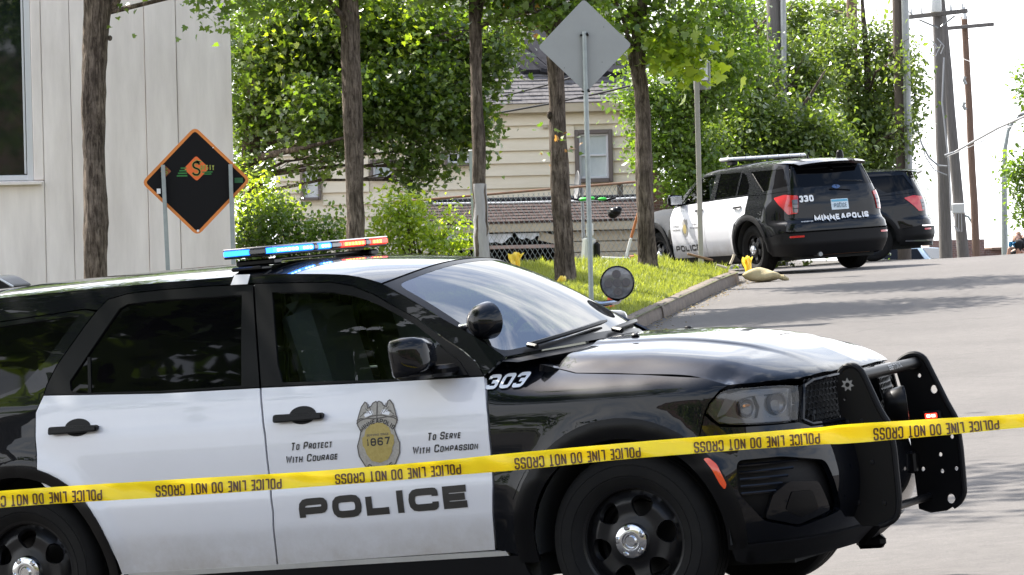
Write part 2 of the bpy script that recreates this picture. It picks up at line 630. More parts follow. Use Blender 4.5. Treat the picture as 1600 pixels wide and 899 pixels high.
# ------------------------------------------------------------------ lettering
def _gl(c):
    O = [('c', [(0, 0), (1, 0), (1, 1), (0, 1)])]
    d = {
        'O': O, '0': O,
        'D': [('c', [(0, 0), (.72, 0), (1, .28), (1, .72), (.72, 1), (0, 1)])],
        'C': [('r', [(1, .68), (1, 1), (0, 1), (0, 0), (1, 0), (1, .32)])],
        'P': [('r', [(0, 0), (0, 1), (1, 1), (1, .42), (0, .42)])],
        'R': [('r', [(0, 0), (0, 1), (1, 1), (1, .45), (0, .45)]), ('s', [(.55, .45), (1, 0)])],
        'L': [('s', [(0, 1), (0, 0), (1, 0)])],
        'I': [('s', [(.5, 0), (.5, 1)])],
        'E': [('s', [(1, 1), (0, 1), (0, 0), (1, 0)]), ('s', [(0, .5), (.92, .5)])],
        'M': [('s', [(0, 0), (0, 1), (.5, .25), (1, 1), (1, 0)])],
        'N': [('s', [(0, 0), (0, 1), (1, 0), (1, 1)])],
        'A': [('s', [(0, 0), (.42, 1), (.58, 1), (1, 0)]), ('s', [(.2, .3), (.8, .3)])],
        'S': [('r', [(1, .72), (1, 1), (0, 1), (0, .5), (1, .5), (1, 0), (0, 0), (0, .28)])],
        'T': [('s', [(0, 1), (1, 1)]), ('s', [(.5, 1), (.5, 0)])],
        'W': [('s', [(0, 1), (.25, 0), (.5, .8), (.75, 0), (1, 1)])],
        'H': [('s', [(0, 0), (0, 1)]), ('s', [(1, 0), (1, 1)]), ('s', [(0, .5), (1, .5)])],
        'U': [('r', [(0, 1), (0, 0), (1, 0), (1, 1)])],
        'G': [('r', [(1, .72), (1, 1), (0, 1), (0, 0), (1, 0), (1, .5), (.55, .5)])],
        'V': [('s', [(0, 1), (.5, 0), (1, 1)])],
        'F': [('s', [(1, 1), (0, 1), (0, 0)]), ('s', [(0, .5), (.9, .5)])],
        'Y': [('s', [(0, 1), (.5, .5), (1, 1)]), ('s', [(.5, .5), (.5, 0)])],
        '1': [('s', [(.2, .78), (.5, 1), (.5, 0)])],
        '3': [('r', [(0, .76), (0, 1), (1, 1), (1, 0), (0, 0), (0, .24)]), ('s', [(.35, .5), (1, .5)])],
        '6': [('r', [(1, .76), (1, 1), (0, 1), (0, 0), (1, 0), (1, .54), (0, .54)])],
        '7': [('s', [(0, 1), (1, 1), (.4, 0)])],
        '8': [('c', [(0, 0), (1, 0), (1, 1), (0, 1)]), ('s', [(0, .52), (1, .52)])],
    }
    return d.get(c, [])


NARROW = {'I': .27, '1': .5, ' ': .5, 'M': 1.2, 'W': 1.3, 'L': .88, 'E': .9}


def stroke_quads(pts, t, closed):
    P = [np.array(p, float) for p in pts]
    n = len(P)
    Ls = []; Rs = []
    for i in range(n):
        a = P[i - 1] if (closed or i > 0) else None
        c = P[(i + 1) % n] if (closed or i < n - 1) else None
        b = P[i]
        d1 = (b - a) / max(np.linalg.norm(b - a), 1e-9) if a is not None else None
        d2 = (c - b) / max(np.linalg.norm(c - b), 1e-9) if c is not None else None
        if d1 is None: d1 = d2
        if d2 is None: d2 = d1
        n1 = np.array([-d1[1], d1[0]]); n2 = np.array([-d2[1], d2[0]])
        m = n1 + n2; m = m / max(m @ m, 0.55) * 2
        Ls.append(b + m * t / 2); Rs.append(b - m * t / 2)
    return Ls, Rs


def text_mesh(txt, fn, h, w, t, gap=None, slant=0.0, sq=0.30, small=0.76, width=None, sub=0):
    """flat print: fn(u, v) maps text coordinates to a point; returns an MB and the text width"""
    gap = 0.22 * w if gap is None else gap
    x = 0.0
    items = []
    for ch in txt:
        up = ch.upper()
        k = small if ch.islower() else 1.0
        cw = w * NARROW.get(up, 1.0) * k
        if ch != ' ': items.append((up, x, cw, k))
        x += cw + gap * k
    tot = x - gap
    sx = (width / tot) if width else 1.0
    mb = MB()
    for up, x0, cw, k in items:
        tt = min(t * (k ** .5), cw * sx * .48 if up not in 'I1' else t)
        hh = h * k
        for kind, pts in _gl(up):
            W = cw * sx
            q = [((x0 * sx) + tt / 2 + a * max(W - tt, 1e-4), tt / 2 + b * (hh - tt)) for a, b in pts]
            if up == 'I': q = [((x0 * sx) + W / 2, b * hh) for a, b in pts]
            elif kind == 's':
                # straight strokes reach the letter's full height
                q = [(a, -0.0 + (b - hh / 2) * (hh / (hh - tt) if len(pts) == 2 and pts[0][0] == pts[1][0] else 1.0) + hh / 2) for a, b in q]
            cl = kind == 'c'
            if kind in 'cr': q = rounded(q, min(W, hh) * sq, 4, cl)
            if sub: q = densify(q, sub, cl)
            Ls, Rs = stroke_quads(q, tt, cl)
            n = len(q)
            vs = []
            for a, b in zip(Ls, Rs):
                for p in (a, b):
                    vs.append(fn(p[0] + slant * p[1], p[1]))
            fs = [(2 * i, 2 * i + 1, 2 * ((i + 1) % n) + 1, 2 * ((i + 1) % n)) for i in range(n if cl else n - 1)]
            mb.add(vs, fs)
    return mb, tot * sx


# ------------------------------------------------------------------ ground, road, kerb, verge
_base = pchip([-60, 0, 10, 17.3, 22, 28, 34, 40, 45.5, 50, 55, 61, 64.5, 68, 72, 78, 90, 130, 400, 1500],
              [-1.04, -.236, -.102, -.004, .060, .17, .38, .655, .905, 1.125, 1.335, 1.455, 1.475, 1.46, 1.40, 1.25, .90, -.2, -6, -20])
_lot = pchip([60, 64.5, 70, 80, 100, 140, 300], [1.44, 1.475, 1.50, 1.58, 1.72, 1.6, 0])
def G(x, y):
    k = ss(22, 40, y)
    gx = .0643 * (1 - k) + .045 * k
    b = _base(y)
    if y > 61:                                            # the yards on the left stay level behind the crest
        b += ss(8.6, 7.3, x) * max(_lot(y) - b, 0.0)
    return b + gx * min(max(x, -12), 14)

KERB = [(-30, 56.5), (-14, 50.2), (-8, 47.6), (-4.5, 46.1), (-1.8, 44.9), (-.3, 44.1), (.55, 43.85), (1.10, 44.2), (1.40, 45.0), (1.62, 46.2), (2.0, 48.2), (2.55, 51.2), (3.0, 53.7), (3.22, 55.0), (3.28, 55.8), (3.05, 56.5), (2.5, 57.0), (1.8, 57.4)]
def kerb_curve(n=6):
    P = [Vector((a, b, 0)) for a, b in KERB]
    out = catmull2([(a, b) for a, b in KERB], n)
    return out
def catmull2(P, n=8):
    P = np.array(P, float)
    Q = np.vstack([2 * P[0] - P[1], P, 2 * P[-1] - P[-2]])
    out = []
    for i in range(1, len(Q) - 2):
        for k in range(n):
            t = k / n
            p0, p1, p2, p3 = Q[i - 1:i + 3]
            out.append(.5 * ((2 * p1) + (-p0 + p2) * t + (2 * p0 - 5 * p1 + 4 * p2 - p3) * t * t + (-p0 + 3 * p1 - 3 * p2 + p3) * t ** 3))
    out.append(P[-1])
    return np.array(out)
KC = catmull2(KERB, 10)
VERGE = [tuple(p) for p in KC] + [(1.2, 57.9), (-30, 60.5)]
KCP = [tuple(p) for p in KC]
def kdist(x, y):
    """distance from the kerb line, inside the verge"""
    A = KC[:-1]; Bq = KC[1:]
    ab = Bq - A; p = np.array((x, y))
    t = np.clip(((p - A) * ab).sum(1) / np.maximum((ab ** 2).sum(1), 1e-9), 0, 1)
    return float(np.min(np.hypot(*(p - A - t[:, None] * ab).T)))
def V(x, y):
    d = kdist(x, y)
    return G(x, y) + .15 + .24 * ss(.1, 1.5, d) + .015 * sin(x * 3.1 + y * 1.7) * ss(.2, .6, d)

# asphalt: pale sun-worn, with aggregate, stains, patches and cracks
m = mat('asphalt', (.20, .185, .178), .85)
t = m.node_tree; b = t.nodes['Principled BSDF']
c = t.nodes.new('ShaderNodeTexCoord')
def _noise(scale, det=6, rough=.6, dist=0.0):
    n = t.nodes.new('ShaderNodeTexNoise'); n.inputs['Scale'].default_value = scale; n.inputs['Detail'].default_value = det
    n.inputs['Roughness'].default_value = rough; n.inputs['Distortion'].default_value = dist
    t.links.new(c.outputs['Object'], n.inputs['Vector']); return n
def _ramp(src, p0, c0, p1, c1):
    r = t.nodes.new('ShaderNodeValToRGB')
    r.color_ramp.elements[0].position = p0; r.color_ramp.elements[0].color = (*c0, 1)
    r.color_ramp.elements[1].position = p1; r.color_ramp.elements[1].color = (*c1, 1)
    t.links.new(src, r.inputs['Fac']); return r
def _mix(a, b_, fac, mode='MULTIPLY'):
    x = t.nodes.new('ShaderNodeMixRGB'); x.blend_type = mode
    x.inputs['Fac'].default_value = fac
    t.links.new(a, x.inputs['Color1']); t.links.new(b_, x.inputs['Color2']); return x
big = _ramp(_noise(.35, 5, .55, .4).outputs['Fac'], .35, (.080, .072, .066), .68, (.112, .101, .093))
grain = _ramp(_noise(95, 3, .7).outputs['Fac'], .33, (.62, .62, .62), .68, (1.25, 1.25, 1.25))
mid = _ramp(_noise(9, 6, .7).outputs['Fac'], .30, (.80, .80, .80), .65, (1.08, 1.08, 1.08))
vor = t.nodes.new('ShaderNodeTexVoronoi'); vor.feature = 'DISTANCE_TO_EDGE'; vor.inputs['Scale'].default_value = .33
wrp = _noise(1.4, 5, .6)
adm = t.nodes.new('ShaderNodeMixRGB'); adm.inputs['Fac'].default_value = .30
t.links.new(c.outputs['Object'], adm.inputs['Color1']); t.links.new(wrp.outputs['Color'], adm.inputs['Color2'])
t.links.new(adm.outputs['Color'], vor.inputs['Vector'])
crack = _ramp(vor.outputs['Distance'], .0015, (.40, .39, .38), .006, (1, 1, 1))
x1 = _mix(big.outputs['Color'], grain.outputs['Color'], .8)
x2 = _mix(x1.outputs['Color'], mid.outputs['Color'], 1)
stain = _ramp(_noise(1.1, 7, .68, .6).outputs['Fac'], .60, (1, 1, 1), .72, (.66, .65, .64))
x2 = _mix(x2.outputs['Color'], stain.outputs['Color'], .8)
x3 = _mix(x2.outputs['Color'], crack.outputs['Color'], .45)
t.links.new(x3.outputs['Color'], b.inputs['Base Color'])
bp = t.nodes.new('ShaderNodeBump'); bp.inputs['Strength'].default_value = .35; bp.inputs['Distance'].default_value = .01
t.links.new(grain.outputs['Color'], bp.inputs['Height']); t.links.new(bp.outputs['Normal'], b.inputs['Normal'])
M['asphalt'] = m
M['kerb'] = mat('weathered_concrete_kerb', (.105, .084, .068), .9, var=(.215, .172, .132), scale=5, bump=.5, bscale=30)
M['soil'] = mat('verge_soil', (.09, .075, .045), .95, var=(.10, .13, .03), scale=3, bump=.3)
M['ground'] = mat('bare_ground', (.13, .12, .09), .95, var=(.09, .11, .05), scale=.6)

def sheet(name, fn, xs, ys, m, dz=0.0, kind='structure', keep=None):
    mb = MB()
    nx, ny = len(xs), len(ys)
    mb.v = [(float(x), float(y), fn(x, y) + dz) for y in ys for x in xs]
    mb.f = [(j * nx + i, j * nx + i + 1, (j + 1) * nx + i + 1, (j + 1) * nx + i) for j in range(ny - 1) for i in range(nx - 1)
            if keep is None or keep((xs[i] + xs[i + 1]) / 2, (ys[j] + ys[j + 1]) / 2)]
    return mb.build(name, m, None, angle=60, kind=kind)
_ys = list(np.arange(-60, 80, 1.0)) + list(np.arange(80, 140, 4)) + [160, 200, 280, 400, 700, 1500]
_xs = [-900, -400, -200, -100, -60, -40, -30] + list(np.arange(-24, 25, 1.5)) + [30, 40, 60, 100, 200, 400, 900]
sheet('ground', G, _xs, _ys, M['ground'], -.012)
sheet('road', G, list(np.arange(-30, 31, .75)), list(np.arange(-40, 140, .75)), M['asphalt'])

# verge soil sheet under the grass
vs, tr = cdt([densify(VERGE, .35)], [(x, y) for x in np.arange(-12, 3.4, .25) for y in np.arange(43.8, 60, .25)
                                     if inpoly(x, y, VERGE) and kdist(x, y) > .15])
mb = MB().add([(x, y, V(x, y)) for x, y in vs], tr)
mb.build('verge', M['soil'], None, angle=70, kind='structure')

# kerb: cast lengths with open joints, chipped edges
kerb = thing('kerb', None, None, (1.4, 45, G(1.4, 45)))
kerb['kind'] = 'structure'
seg = np.concatenate([[0], np.cumsum(np.hypot(*np.diff(KC, axis=0).T))])
def kp(s):
    x = np.interp(s, seg, KC[:, 0]); y = np.interp(s, seg, KC[:, 1])
    x2 = np.interp(s + .05, seg, KC[:, 0]); y2 = np.interp(s + .05, seg, KC[:, 1])
    x1 = np.interp(s - .05, seg, KC[:, 0]); y1 = np.interp(s - .05, seg, KC[:, 1])
    d = np.array((x2 - x1, y2 - y1)); d /= np.linalg.norm(d)
    return np.array((x, y)), np.array((-d[1], d[0]))      # left of travel = into the verge
s = seg[10 * 2]
while s < seg[-1] - .3:
    Ls = 1.9 + R_.uniform(-.3, .5)
    e = min(s + Ls, seg[-1])
    n = max(3, int((e - s) / .16))
    mb = MB(); ringn = 7
    jit = R_.uniform(-.012, .012)
    for i in range(n + 1):
        q = s + .010 + (e - s - .020) * i / n
        p, nr = kp(q)
        ch = R_.uniform(0, .02) + (.03 if R_.random() < .12 else 0)
        g = G(p[0], p[1])
        for off, h in ((-.02, -.06), (-.012, .02), (.0, .115 - ch * .5), (.012 + ch, .150 - ch * .25), (.05, .163), (.165, .160), (.17, .0)):
            w_ = p + nr * (off + jit)
            mb.v.append((w_[0], w_[1], g + h + R_.uniform(-.003, .003)))
    for i in range(n):
        for k in range(ringn - 1):
            a = i * ringn + k
            mb.f.append((a, a + ringn, a + ringn + 1, a + 1))
    mb.f.append(tuple(range(ringn))); mb.f.append(tuple(range(len(mb.v) - 1, len(mb.v) - ringn - 1, -1)))
    mb.build('kerb_segment', M['kerb'], kerb, angle=50)
    s = e

# grass blades
M['grass'] = leaf_mat('grass_blade', (.085, .105, .016), (.20, .225, .05), (1.1, 1.05, .45), .5)
def blades(name, poly, n, hmin, hmax, fn, seedv, edge=None):
    rng = np.random.default_rng(seedv)
    A = np.array(poly); lo = A.min(0); hi = A.max(0)
    P = rng.uniform(lo, hi, (n * 3, 2)); P = P[inpoly_np(P, poly)][:n]
    z = np.array([fn(x, y) for x, y in P])
    h = rng.uniform(hmin, hmax, len(P)) * (0.6 + 0.8 * rng.random(len(P)) ** 2)
    if edge is not None: h *= edge(P)
    a = rng.uniform(0, 2 * pi, len(P)); w = rng.uniform(.004, .009, len(P))
    lean = rng.uniform(.1, .7, len(P)) * h; la = rng.uniform(0, 2 * pi, len(P))
    b0 = np.stack([P[:, 0] - w * np.cos(a), P[:, 1] - w * np.sin(a), z - .01], 1)
    b1 = np.stack([P[:, 0] + w * np.cos(a), P[:, 1] + w * np.sin(a), z - .01], 1)
    mx = np.stack([P[:, 0] + lean * .35 * np.cos(la), P[:, 1] + lean * .35 * np.sin(la), z + h * .6], 1)
    m0 = mx - np.stack([w * .8 * np.cos(a), w * .8 * np.sin(a), 0 * w], 1); m1 = mx + np.stack([w * .8 * np.cos(a), w * .8 * np.sin(a), 0 * w], 1)
    tp = np.stack([P[:, 0] + lean * np.cos(la), P[:, 1] + lean * np.sin(la), z + h], 1)
    vs = np.stack([b0, b1, m1, m0, tp], 1).reshape(-1, 3)
    N = len(P)
    k = np.arange(N) * 5
    quads = np.stack([k, k + 1, k + 2, k + 3], 1); tris = np.stack([k + 3, k + 2, k + 4], 1)
    loops = np.concatenate([quads.ravel(), tris.ravel()])
    starts = np.concatenate([np.arange(N) * 4, 4 * N + np.arange(N) * 3])
    tint = np.repeat(np.clip(rng.normal(.5, .25, N), 0, 1), 5)
    return raw_mesh(name, vs, loops, starts, tint, M['grass'])
def raw_mesh(name, vs, loops, starts, tint, m, parent=None, kind='stuff'):
    me = bpy.data.meshes.new(name)
    me.vertices.add(len(vs)); me.vertices.foreach_set('co', np.ascontiguousarray(vs, np.float32).ravel())
    me.loops.add(len(loops)); me.loops.foreach_set('vertex_index', np.ascontiguousarray(loops, np.int32))
    me.polygons.add(len(starts)); me.polygons.foreach_set('loop_start', np.ascontiguousarray(starts, np.int32))
    me.update(calc_edges=True)
    at_ = me.attributes.new('tint', 'FLOAT', 'POINT')
    at_.data.foreach_set('value', np.ascontiguousarray(tint, np.float32))
    me.materials.append(m)
    return make_obj(name, me, parent, kind)
_gp = [(-.5, 44.6), (.55, 44.0), (1.05, 44.35), (1.28, 45.1), (1.5, 46.3), (1.88, 48.3), (2.42, 51.3), (2.88, 53.8), (3.1, 55.0), (3.12, 55.7), (2.9, 56.3), (2.3, 56.9), (1.2, 57.5), (-2.0, 57.6), (-2, 46)]
def _edge(P):
    d = dist_np(P, [tuple(p) for p in KC])
    return 1.0 + .9 * np.exp(-((P[:, 1] - 55.6) / 1.0) ** 2) * (.4 + .6 * (np.sin(P[:, 0] * 7) > -.2))
blades('grass', _gp, 110000, .03, .075, V, 5, _edge)

# dry leaves and grit gathered in the gutter
rng = np.random.default_rng(17)
N = 420
ss_ = rng.uniform(seg[60], seg[-12], N); off_ = -np.abs(rng.normal(.0, .16, N)) - .03
vs = []
for q, o_ in zip(ss_, off_):
    p, nr = kp(q); c_ = p + nr * o_; z = G(c_[0], c_[1]) + .012
    a = rng.uniform(0, 6.3); r = rng.uniform(.008, .030)
    for k in range(4):
        vs.append((c_[0] + r * cos(a + k * pi / 2) * (1 if k % 2 else .5), c_[1] + r * sin(a + k * pi / 2) * (1 if k % 2 else .5), z + rng.uniform(-.004, .012)))
M['litter'] = leaf_mat('dry_leaf', (.10, .065, .03), (.24, .18, .07), (.4, .4, .3), .7)
raw_mesh('leaf_litter', np.array(vs), np.arange(4 * N), np.arange(N) * 4, np.repeat(rng.random(N), 4), M['litter'])


# ------------------------------------------------------------------ buildings, fence, poles
M['precast'] = mat('painted_precast_concrete', (.70, .62, .565), .8, var=(.92, .83, .765), scale=1.3, detail=9.0, bump=.06, bscale=40, stretch=(2.2, 2.2, .35))
M['joint'] = mat('panel_joint', (.55, .50, .47), .9)
M['win_frame'] = mat('white_window_frame', (.62, .62, .62), .5)
M['win_glass'] = mat('dark_window_pane', (.006, .009, .010), .03, spec=.5)
M['siding'] = mat('beige_siding', (.66, .585, .435), .7, var=(.74, .665, .52), scale=2.0, bump=.1, bscale=50, stretch=(.6, 1, 4))
M['brown_trim'] = mat('brown_window_trim', (.14, .115, .10), .7)
M['shingle'] = mat('grey_shingle', (.11, .105, .105), .9, var=(.18, .17, .17), scale=9, bump=.4, bscale=60, spec=.08)
M['dark_shingle'] = mat('dark_shingle', (.022, .022, .026), .9, var=(.04, .04, .046), scale=8, bump=.3, spec=.05)
M['brown_shingle'] = mat('brown_shingle', (.060, .043, .040), .9, var=(.105, .078, .072), scale=7, bump=.3, spec=.1)
M['beige_board'] = mat('weathered_beige_board', (.40, .34, .24), .8, var=(.48, .42, .31), scale=3)
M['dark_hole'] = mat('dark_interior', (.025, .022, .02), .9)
M['pale_board'] = mat('pale_pink_board', (.45, .33, .28), .8, var=(.38, .28, .24), scale=4)
M['rust'] = mat('rusty_pipe', (.28, .12, .06), .8, var=(.22, .16, .12), scale=8)

# --- white concrete building on the left
YB = 54.0
base_b = at(180, 430, YB); GB = G(-5.5, YB)
bld = thing('concrete_building', 'pale grey concrete building with long vertical panel joints and a dark window', 'building', (at(366, 300, 54.0).x, YB, GB))
zt = GB + 8.5
def bx(px): return at(px, 300, YB).x
right = bx(366)
edges = [bx(-420), bx(-250), bx(-90), bx(72), bx(116), bx(232), bx(281), right]
wx0, wx1 = bx(-60), bx(56); wz0 = at(40, 284, YB).z; wz1 = wz0 + 5.0
mb = MB().box(((edges[0] + right) / 2 - .15, YB + 3.3, (GB + zt) / 2), (right - edges[0] - .3, 6.0, zt - GB))
mb.build('wall_core', M['joint'], bld)
for i in range(len(edges) - 1):
    a, c_ = edges[i] + .003, edges[i + 1] - .003
    if i == len(edges) - 2: c_ = edges[i + 1]
    deep = -.0 if i % 2 else .012
    if i == 4 or i == 3: deep = .018
    y0 = YB + deep
    if a < wx1 < c_ + .3 and i == 2:
        mb = MB().bevbox(((a + wx1 - .0) / 2 + (c_ - wx1) / 2, y0 + .15, (GB + wz0) / 2), (c_ - a, .3, wz0 - GB), .012)
        mb.build('wall_panel', M['precast'], bld)
        mb = MB().bevbox(((wx1 + c_) / 2, y0 + .152, (wz0 + zt) / 2), (c_ - wx1, .3, zt - wz0 - .008), .012)
        mb.build('wall_panel', M['precast'], bld)
        continue
    mb = MB().bevbox(((a + c_) / 2, y0 + .15, (GB + zt) / 2), (c_ - a, .3, zt - GB), .006)
    mb.build('wall_panel', M['precast'], bld)
mb = MB().bevbox((right - .15, YB + 3.45, (GB + zt) / 2), (.3, 6.0, zt - GB - .02), .012)
mb.build('wall_panel', M['precast'], bld)
w0 = bx(-88)
mb = MB().box(((w0 + wx1) / 2, YB + .17, (wz0 + wz1) / 2), (wx1 - w0, .02, wz1 - wz0))
win = mb.build('window', M['win_glass'], bld)
mb = MB()
for xx, ww in ((w0 + .03, .06), (wx1 - .045, .09)): mb.bevbox((xx, YB + .12, (wz0 + wz1) / 2), (ww, .14, wz1 - wz0), .008)
mb.bevbox(((w0 + wx1) / 2, YB + .119, wz0 + .045), (wx1 - w0 - .15, .12, .08), .008)
mb.bevbox((wx1 - .115, YB + .13, (wz0 + wz1) / 2 + .05), (.03, .08, wz1 - wz0 - .1), .006)
mb.build('frame', M['win_frame'], win)
mb = MB().bevbox(((w0 + wx1) / 2 + .05, YB + .04, wz0 - .035), (wx1 - w0 + .10, .26, .05), .008)
mb.build('sill', M['precast'], win)

bld.rotation_euler.z = rad(6.5)

# --- beige clapboard house
YH = 80.0
def hx(px, py=250): return at(px, py, YH).x
def hz(py, px=850): return at(px, py, YH).z
HX0, HX1 = hx(430), hx(1012)
GH = G(1, YH)
z_eave = hz(176)
house = thing('clapboard_house', 'beige clapboard house with a grey shingle roof behind the fence', 'house', (0, YH, GH))
wins = [(hx(905), hx(951), hz(281), hz(211), 'tall'), (hx(699), hx(733), hz(252), hz(234), 'small'), (hx(582), hx(612), hz(270), hz(247), 'mid'), (hx(475), hx(496), hz(300), hz(255), 'mid')]
mb = MB().box(((HX0 + HX1) / 2, YH + 4.1, (GH + z_eave) / 2), (HX1 - HX0, 8.0, z_eave - GH))
mb.build('wall', M['siding'], house)
bh = (hz(250) - hz(269.5))
nb = int((z_eave - GH) / bh)
for k in range(nb):
    zlo = z_eave - (k + 1) * bh; zhi = z_eave - k * bh
    cuts = [(HX0, HX1)]
    for (a, c_, zb, ztp, _) in wins:
        if zlo < ztp + .08 and zhi > zb - .08:
            new = []
            for (p, q) in cuts:
                if c_ + .09 < p or a - .09 > q: new.append((p, q)); continue
                if a - .09 > p: new.append((p, a - .09))
                if c_ + .09 < q: new.append((c_ + .09, q))
            cuts = new
    for (p, q) in cuts:
        if q - p < .02: continue
        jt = R_.uniform(-.004, .004)
        mb = MB()
        mb.v = [(p, YH + .085, zhi), (q, YH + .085, zhi), (q, YH + .03 + jt, zlo), (p, YH + .03 + jt, zlo), (q, YH + .095, zlo + .002), (p, YH + .095, zlo + .002), (q, YH + .095, zhi), (p, YH + .095, zhi)]
        mb.f = [(0, 3, 2, 1), (3, 5, 4, 2), (0, 7, 5, 3), (1, 2, 4, 6), (0, 1, 6, 7)]
        mb.build('siding_board', M['siding'], house, angle=0)
M['house_pane'] = mat('pale_curtained_pane', (.40, .45, .46), .08, var=(.66, .69, .69), scale=1.6, stretch=(1, 1, .5), coat=1.0)
for (a, c_, zb, ztp, kd) in wins:
    mb = MB()
    t_ = .085 if kd == 'tall' else .055
    cx, cz = (a + c_) / 2, (zb + ztp) / 2
    mb.bevbox((a - t_ / 2, YH + .03, cz), (t_, .12, ztp - zb + 2 * t_), .008).bevbox((c_ + t_ / 2, YH + .03, cz), (t_, .12, ztp - zb + 2 * t_), .008)
    mb.bevbox((cx, YH + .028, ztp + t_ / 2), (c_ - a, .12, t_), .008).bevbox((cx, YH + .02, zb - t_ / 2), (c_ - a, .16, t_), .008)
    wi = mb.build('window', M['brown_trim'], house)
    mb = MB().box((cx, YH + .088, cz), (c_ - a, .012, ztp - zb))
    mb.build('pane', M['house_pane'] if kd != 'small' else M['win_glass'], wi)
    mb = MB()
    f_ = .045
    for xx in (a + f_ / 2, c_ - f_ / 2): mb.bevbox((xx, YH + .06, cz), (f_, .05, ztp - zb), .005)
    for zz in (zb + f_ / 2, ztp - f_ / 2): mb.bevbox((cx, YH + .062, zz), (c_ - a - 2 * f_, .05, f_), .005)
    if kd == 'tall': mb.bevbox((cx, YH + .058, cz + .02), (c_ - a - 2 * f_, .05, .04), .005)
    elif kd == 'small': mb.bevbox((cx - .0, YH + .058, cz), (.04, .05, ztp - zb - 2 * f_), .005)
    mb.build('sash', M['win_frame'], wi)
mb = MB().bevbox(((HX0 + HX1) / 2, YH - .12, z_eave + .09), (HX1 - HX0 + .5, .05, .20), .01)
mb.build('fascia', M['beige_board'], house)
mb = MB().box(((HX0 + HX1) / 2, YH - .03, z_eave + .012), (HX1 - HX0 + .46, .16, .02))
mb.build('soffit', M['beige_board'], house)
# roof: main slope in courses of single shingles
zr0 = z_eave + .20; pitch = .72
run = 4.4
roof_o = MB()
roof_o.v = [(HX0 - .3, YH - .14, zr0 - .02), (HX1 + .3, YH - .14, zr0 - .02), (HX1 - 1.2, YH + run, zr0 - .02 + run * pitch), (HX0 - .3, YH + run, zr0 - .02 + run * pitch),
            (HX1 + .3, YH + 8.6, zr0), (HX0 - .3, YH + 8.6, zr0)]
roof_o.f = [(0, 1, 2, 3), (2, 4, 5, 3), (1, 4, 2)]
ro = roof_o.build('roof', M['shingle'], house, angle=0)
mb = MB()
cr_ = .145
nrow = int(run / (cr_ * .81))
sl = Vector((0, 1, pitch)).normalized()
for r in range(nrow):
    o_ = Vector((0, YH - .16, zr0 - .02)) + sl * (r * cr_)
    x = HX0 - .3 - R_.random() * .3
    xe = HX1 + .3 - (o_.y - YH) * 1.5 / run
    while x < xe:
        w = R_.uniform(.24, .36); l = R_.uniform(-.012, .012)
        h0 = .018 + R_.uniform(0, .008)
        a, c_ = x + .004, min(x + w, xe)
        p0 = o_ + Vector((0, l * .8, 0)); p1 = o_ + sl * (cr_ * 1.05)
        nrm = Vector((0, -pitch, 1)).normalized()
        q = [Vector((a, p0.y, p0.z)) + nrm * h0, Vector((c_, p0.y, p0.z)) + nrm * h0, Vector((c_, p1.y, p1.z)) + nrm * .004, Vector((a, p1.y, p1.z)) + nrm * .004,
             Vector((a, p0.y, p0.z)), Vector((c_, p0.y, p0.z))]
        mb.add(q, [(0, 1, 2, 3), (4, 5, 1, 0)])
        x += w
mb.build('shingle_courses', M['shingle'], ro, angle=0, kind='stuff')
# dark upper cross gable and its valley, and the beige gable wall higher up
def on_roof(px, py, lift=.10):
    """where the line of sight meets the main roof slope, lifted off it a little"""
    lo, hi = YH - 1, YH + 12
    for _ in range(50):
        y = (lo + hi) / 2
        q = at(px, py, y)
        if q.z > zr0 + (y - YH + .14) * pitch: lo = y
        else: hi = y
    q = at(px, py, lo)
    return Vector((q.x, q.y - lift * .58, q.z + lift * .8))
def roof_patch(pts, lift):
    mb = MB(); n = len(pts)
    a = [on_roof(x, y, lift) for x, y in pts]; b_ = [on_roof(x, y, -.1) for x, y in pts]
    mb.v = [tuple(q) for q in a + b_]
    mb.f = [tuple(range(n))] + [(i, (i + 1) % n, n + (i + 1) % n, n + i) for i in range(n)]
    return mb
roof_patch([(819, 76), (829, 52), (905, 50), (990, 104), (965, 124), (930, 118), (862, 118), (838, 98)], .16).build('upper_roof', M['dark_shingle'], ro, angle=0)
roof_patch([(799, 104), (806, 82), (826, 98), (848, 116), (818, 117)], .12).build('upper_roof', M['dark_shingle'], ro, angle=0)
mb = MB().tube([on_roof(809, 78, .1), on_roof(828, 96, .1), on_roof(850, 115, .1), on_roof(880, 122, .1)], [.05, .09, .10, .05], 8)
mb.build('valley', M['dark_shingle'], ro)
mb = MB().bevbox((hx(826, 40), YH + 3.6, hz(44)), (hx(905, 40) - hx(752, 40), .3, hz(20) - hz(62)), .02)
mb.build('gable_wall', M['beige_board'], house)
mb = MB().bevbox((hx(828, 10), YH + 3.4, hz(14)), (hx(915, 40) - hx(742, 40), .7, .16), .03)
mb.build('gable_eave', M['dark_shingle'], house)
mb = MB().bevbox((hx(816, 118), YH + .95, hz(116)), (.12, .12, .16), .02)
mb.build('roof_vent', M['dark_shingle'], ro)
mb = MB().bevbox((hx(852, 198), YH + .02, hz(198)), (.11, .08, .07), .01)
mb.build('wall_vent', M['beige_board'], house)

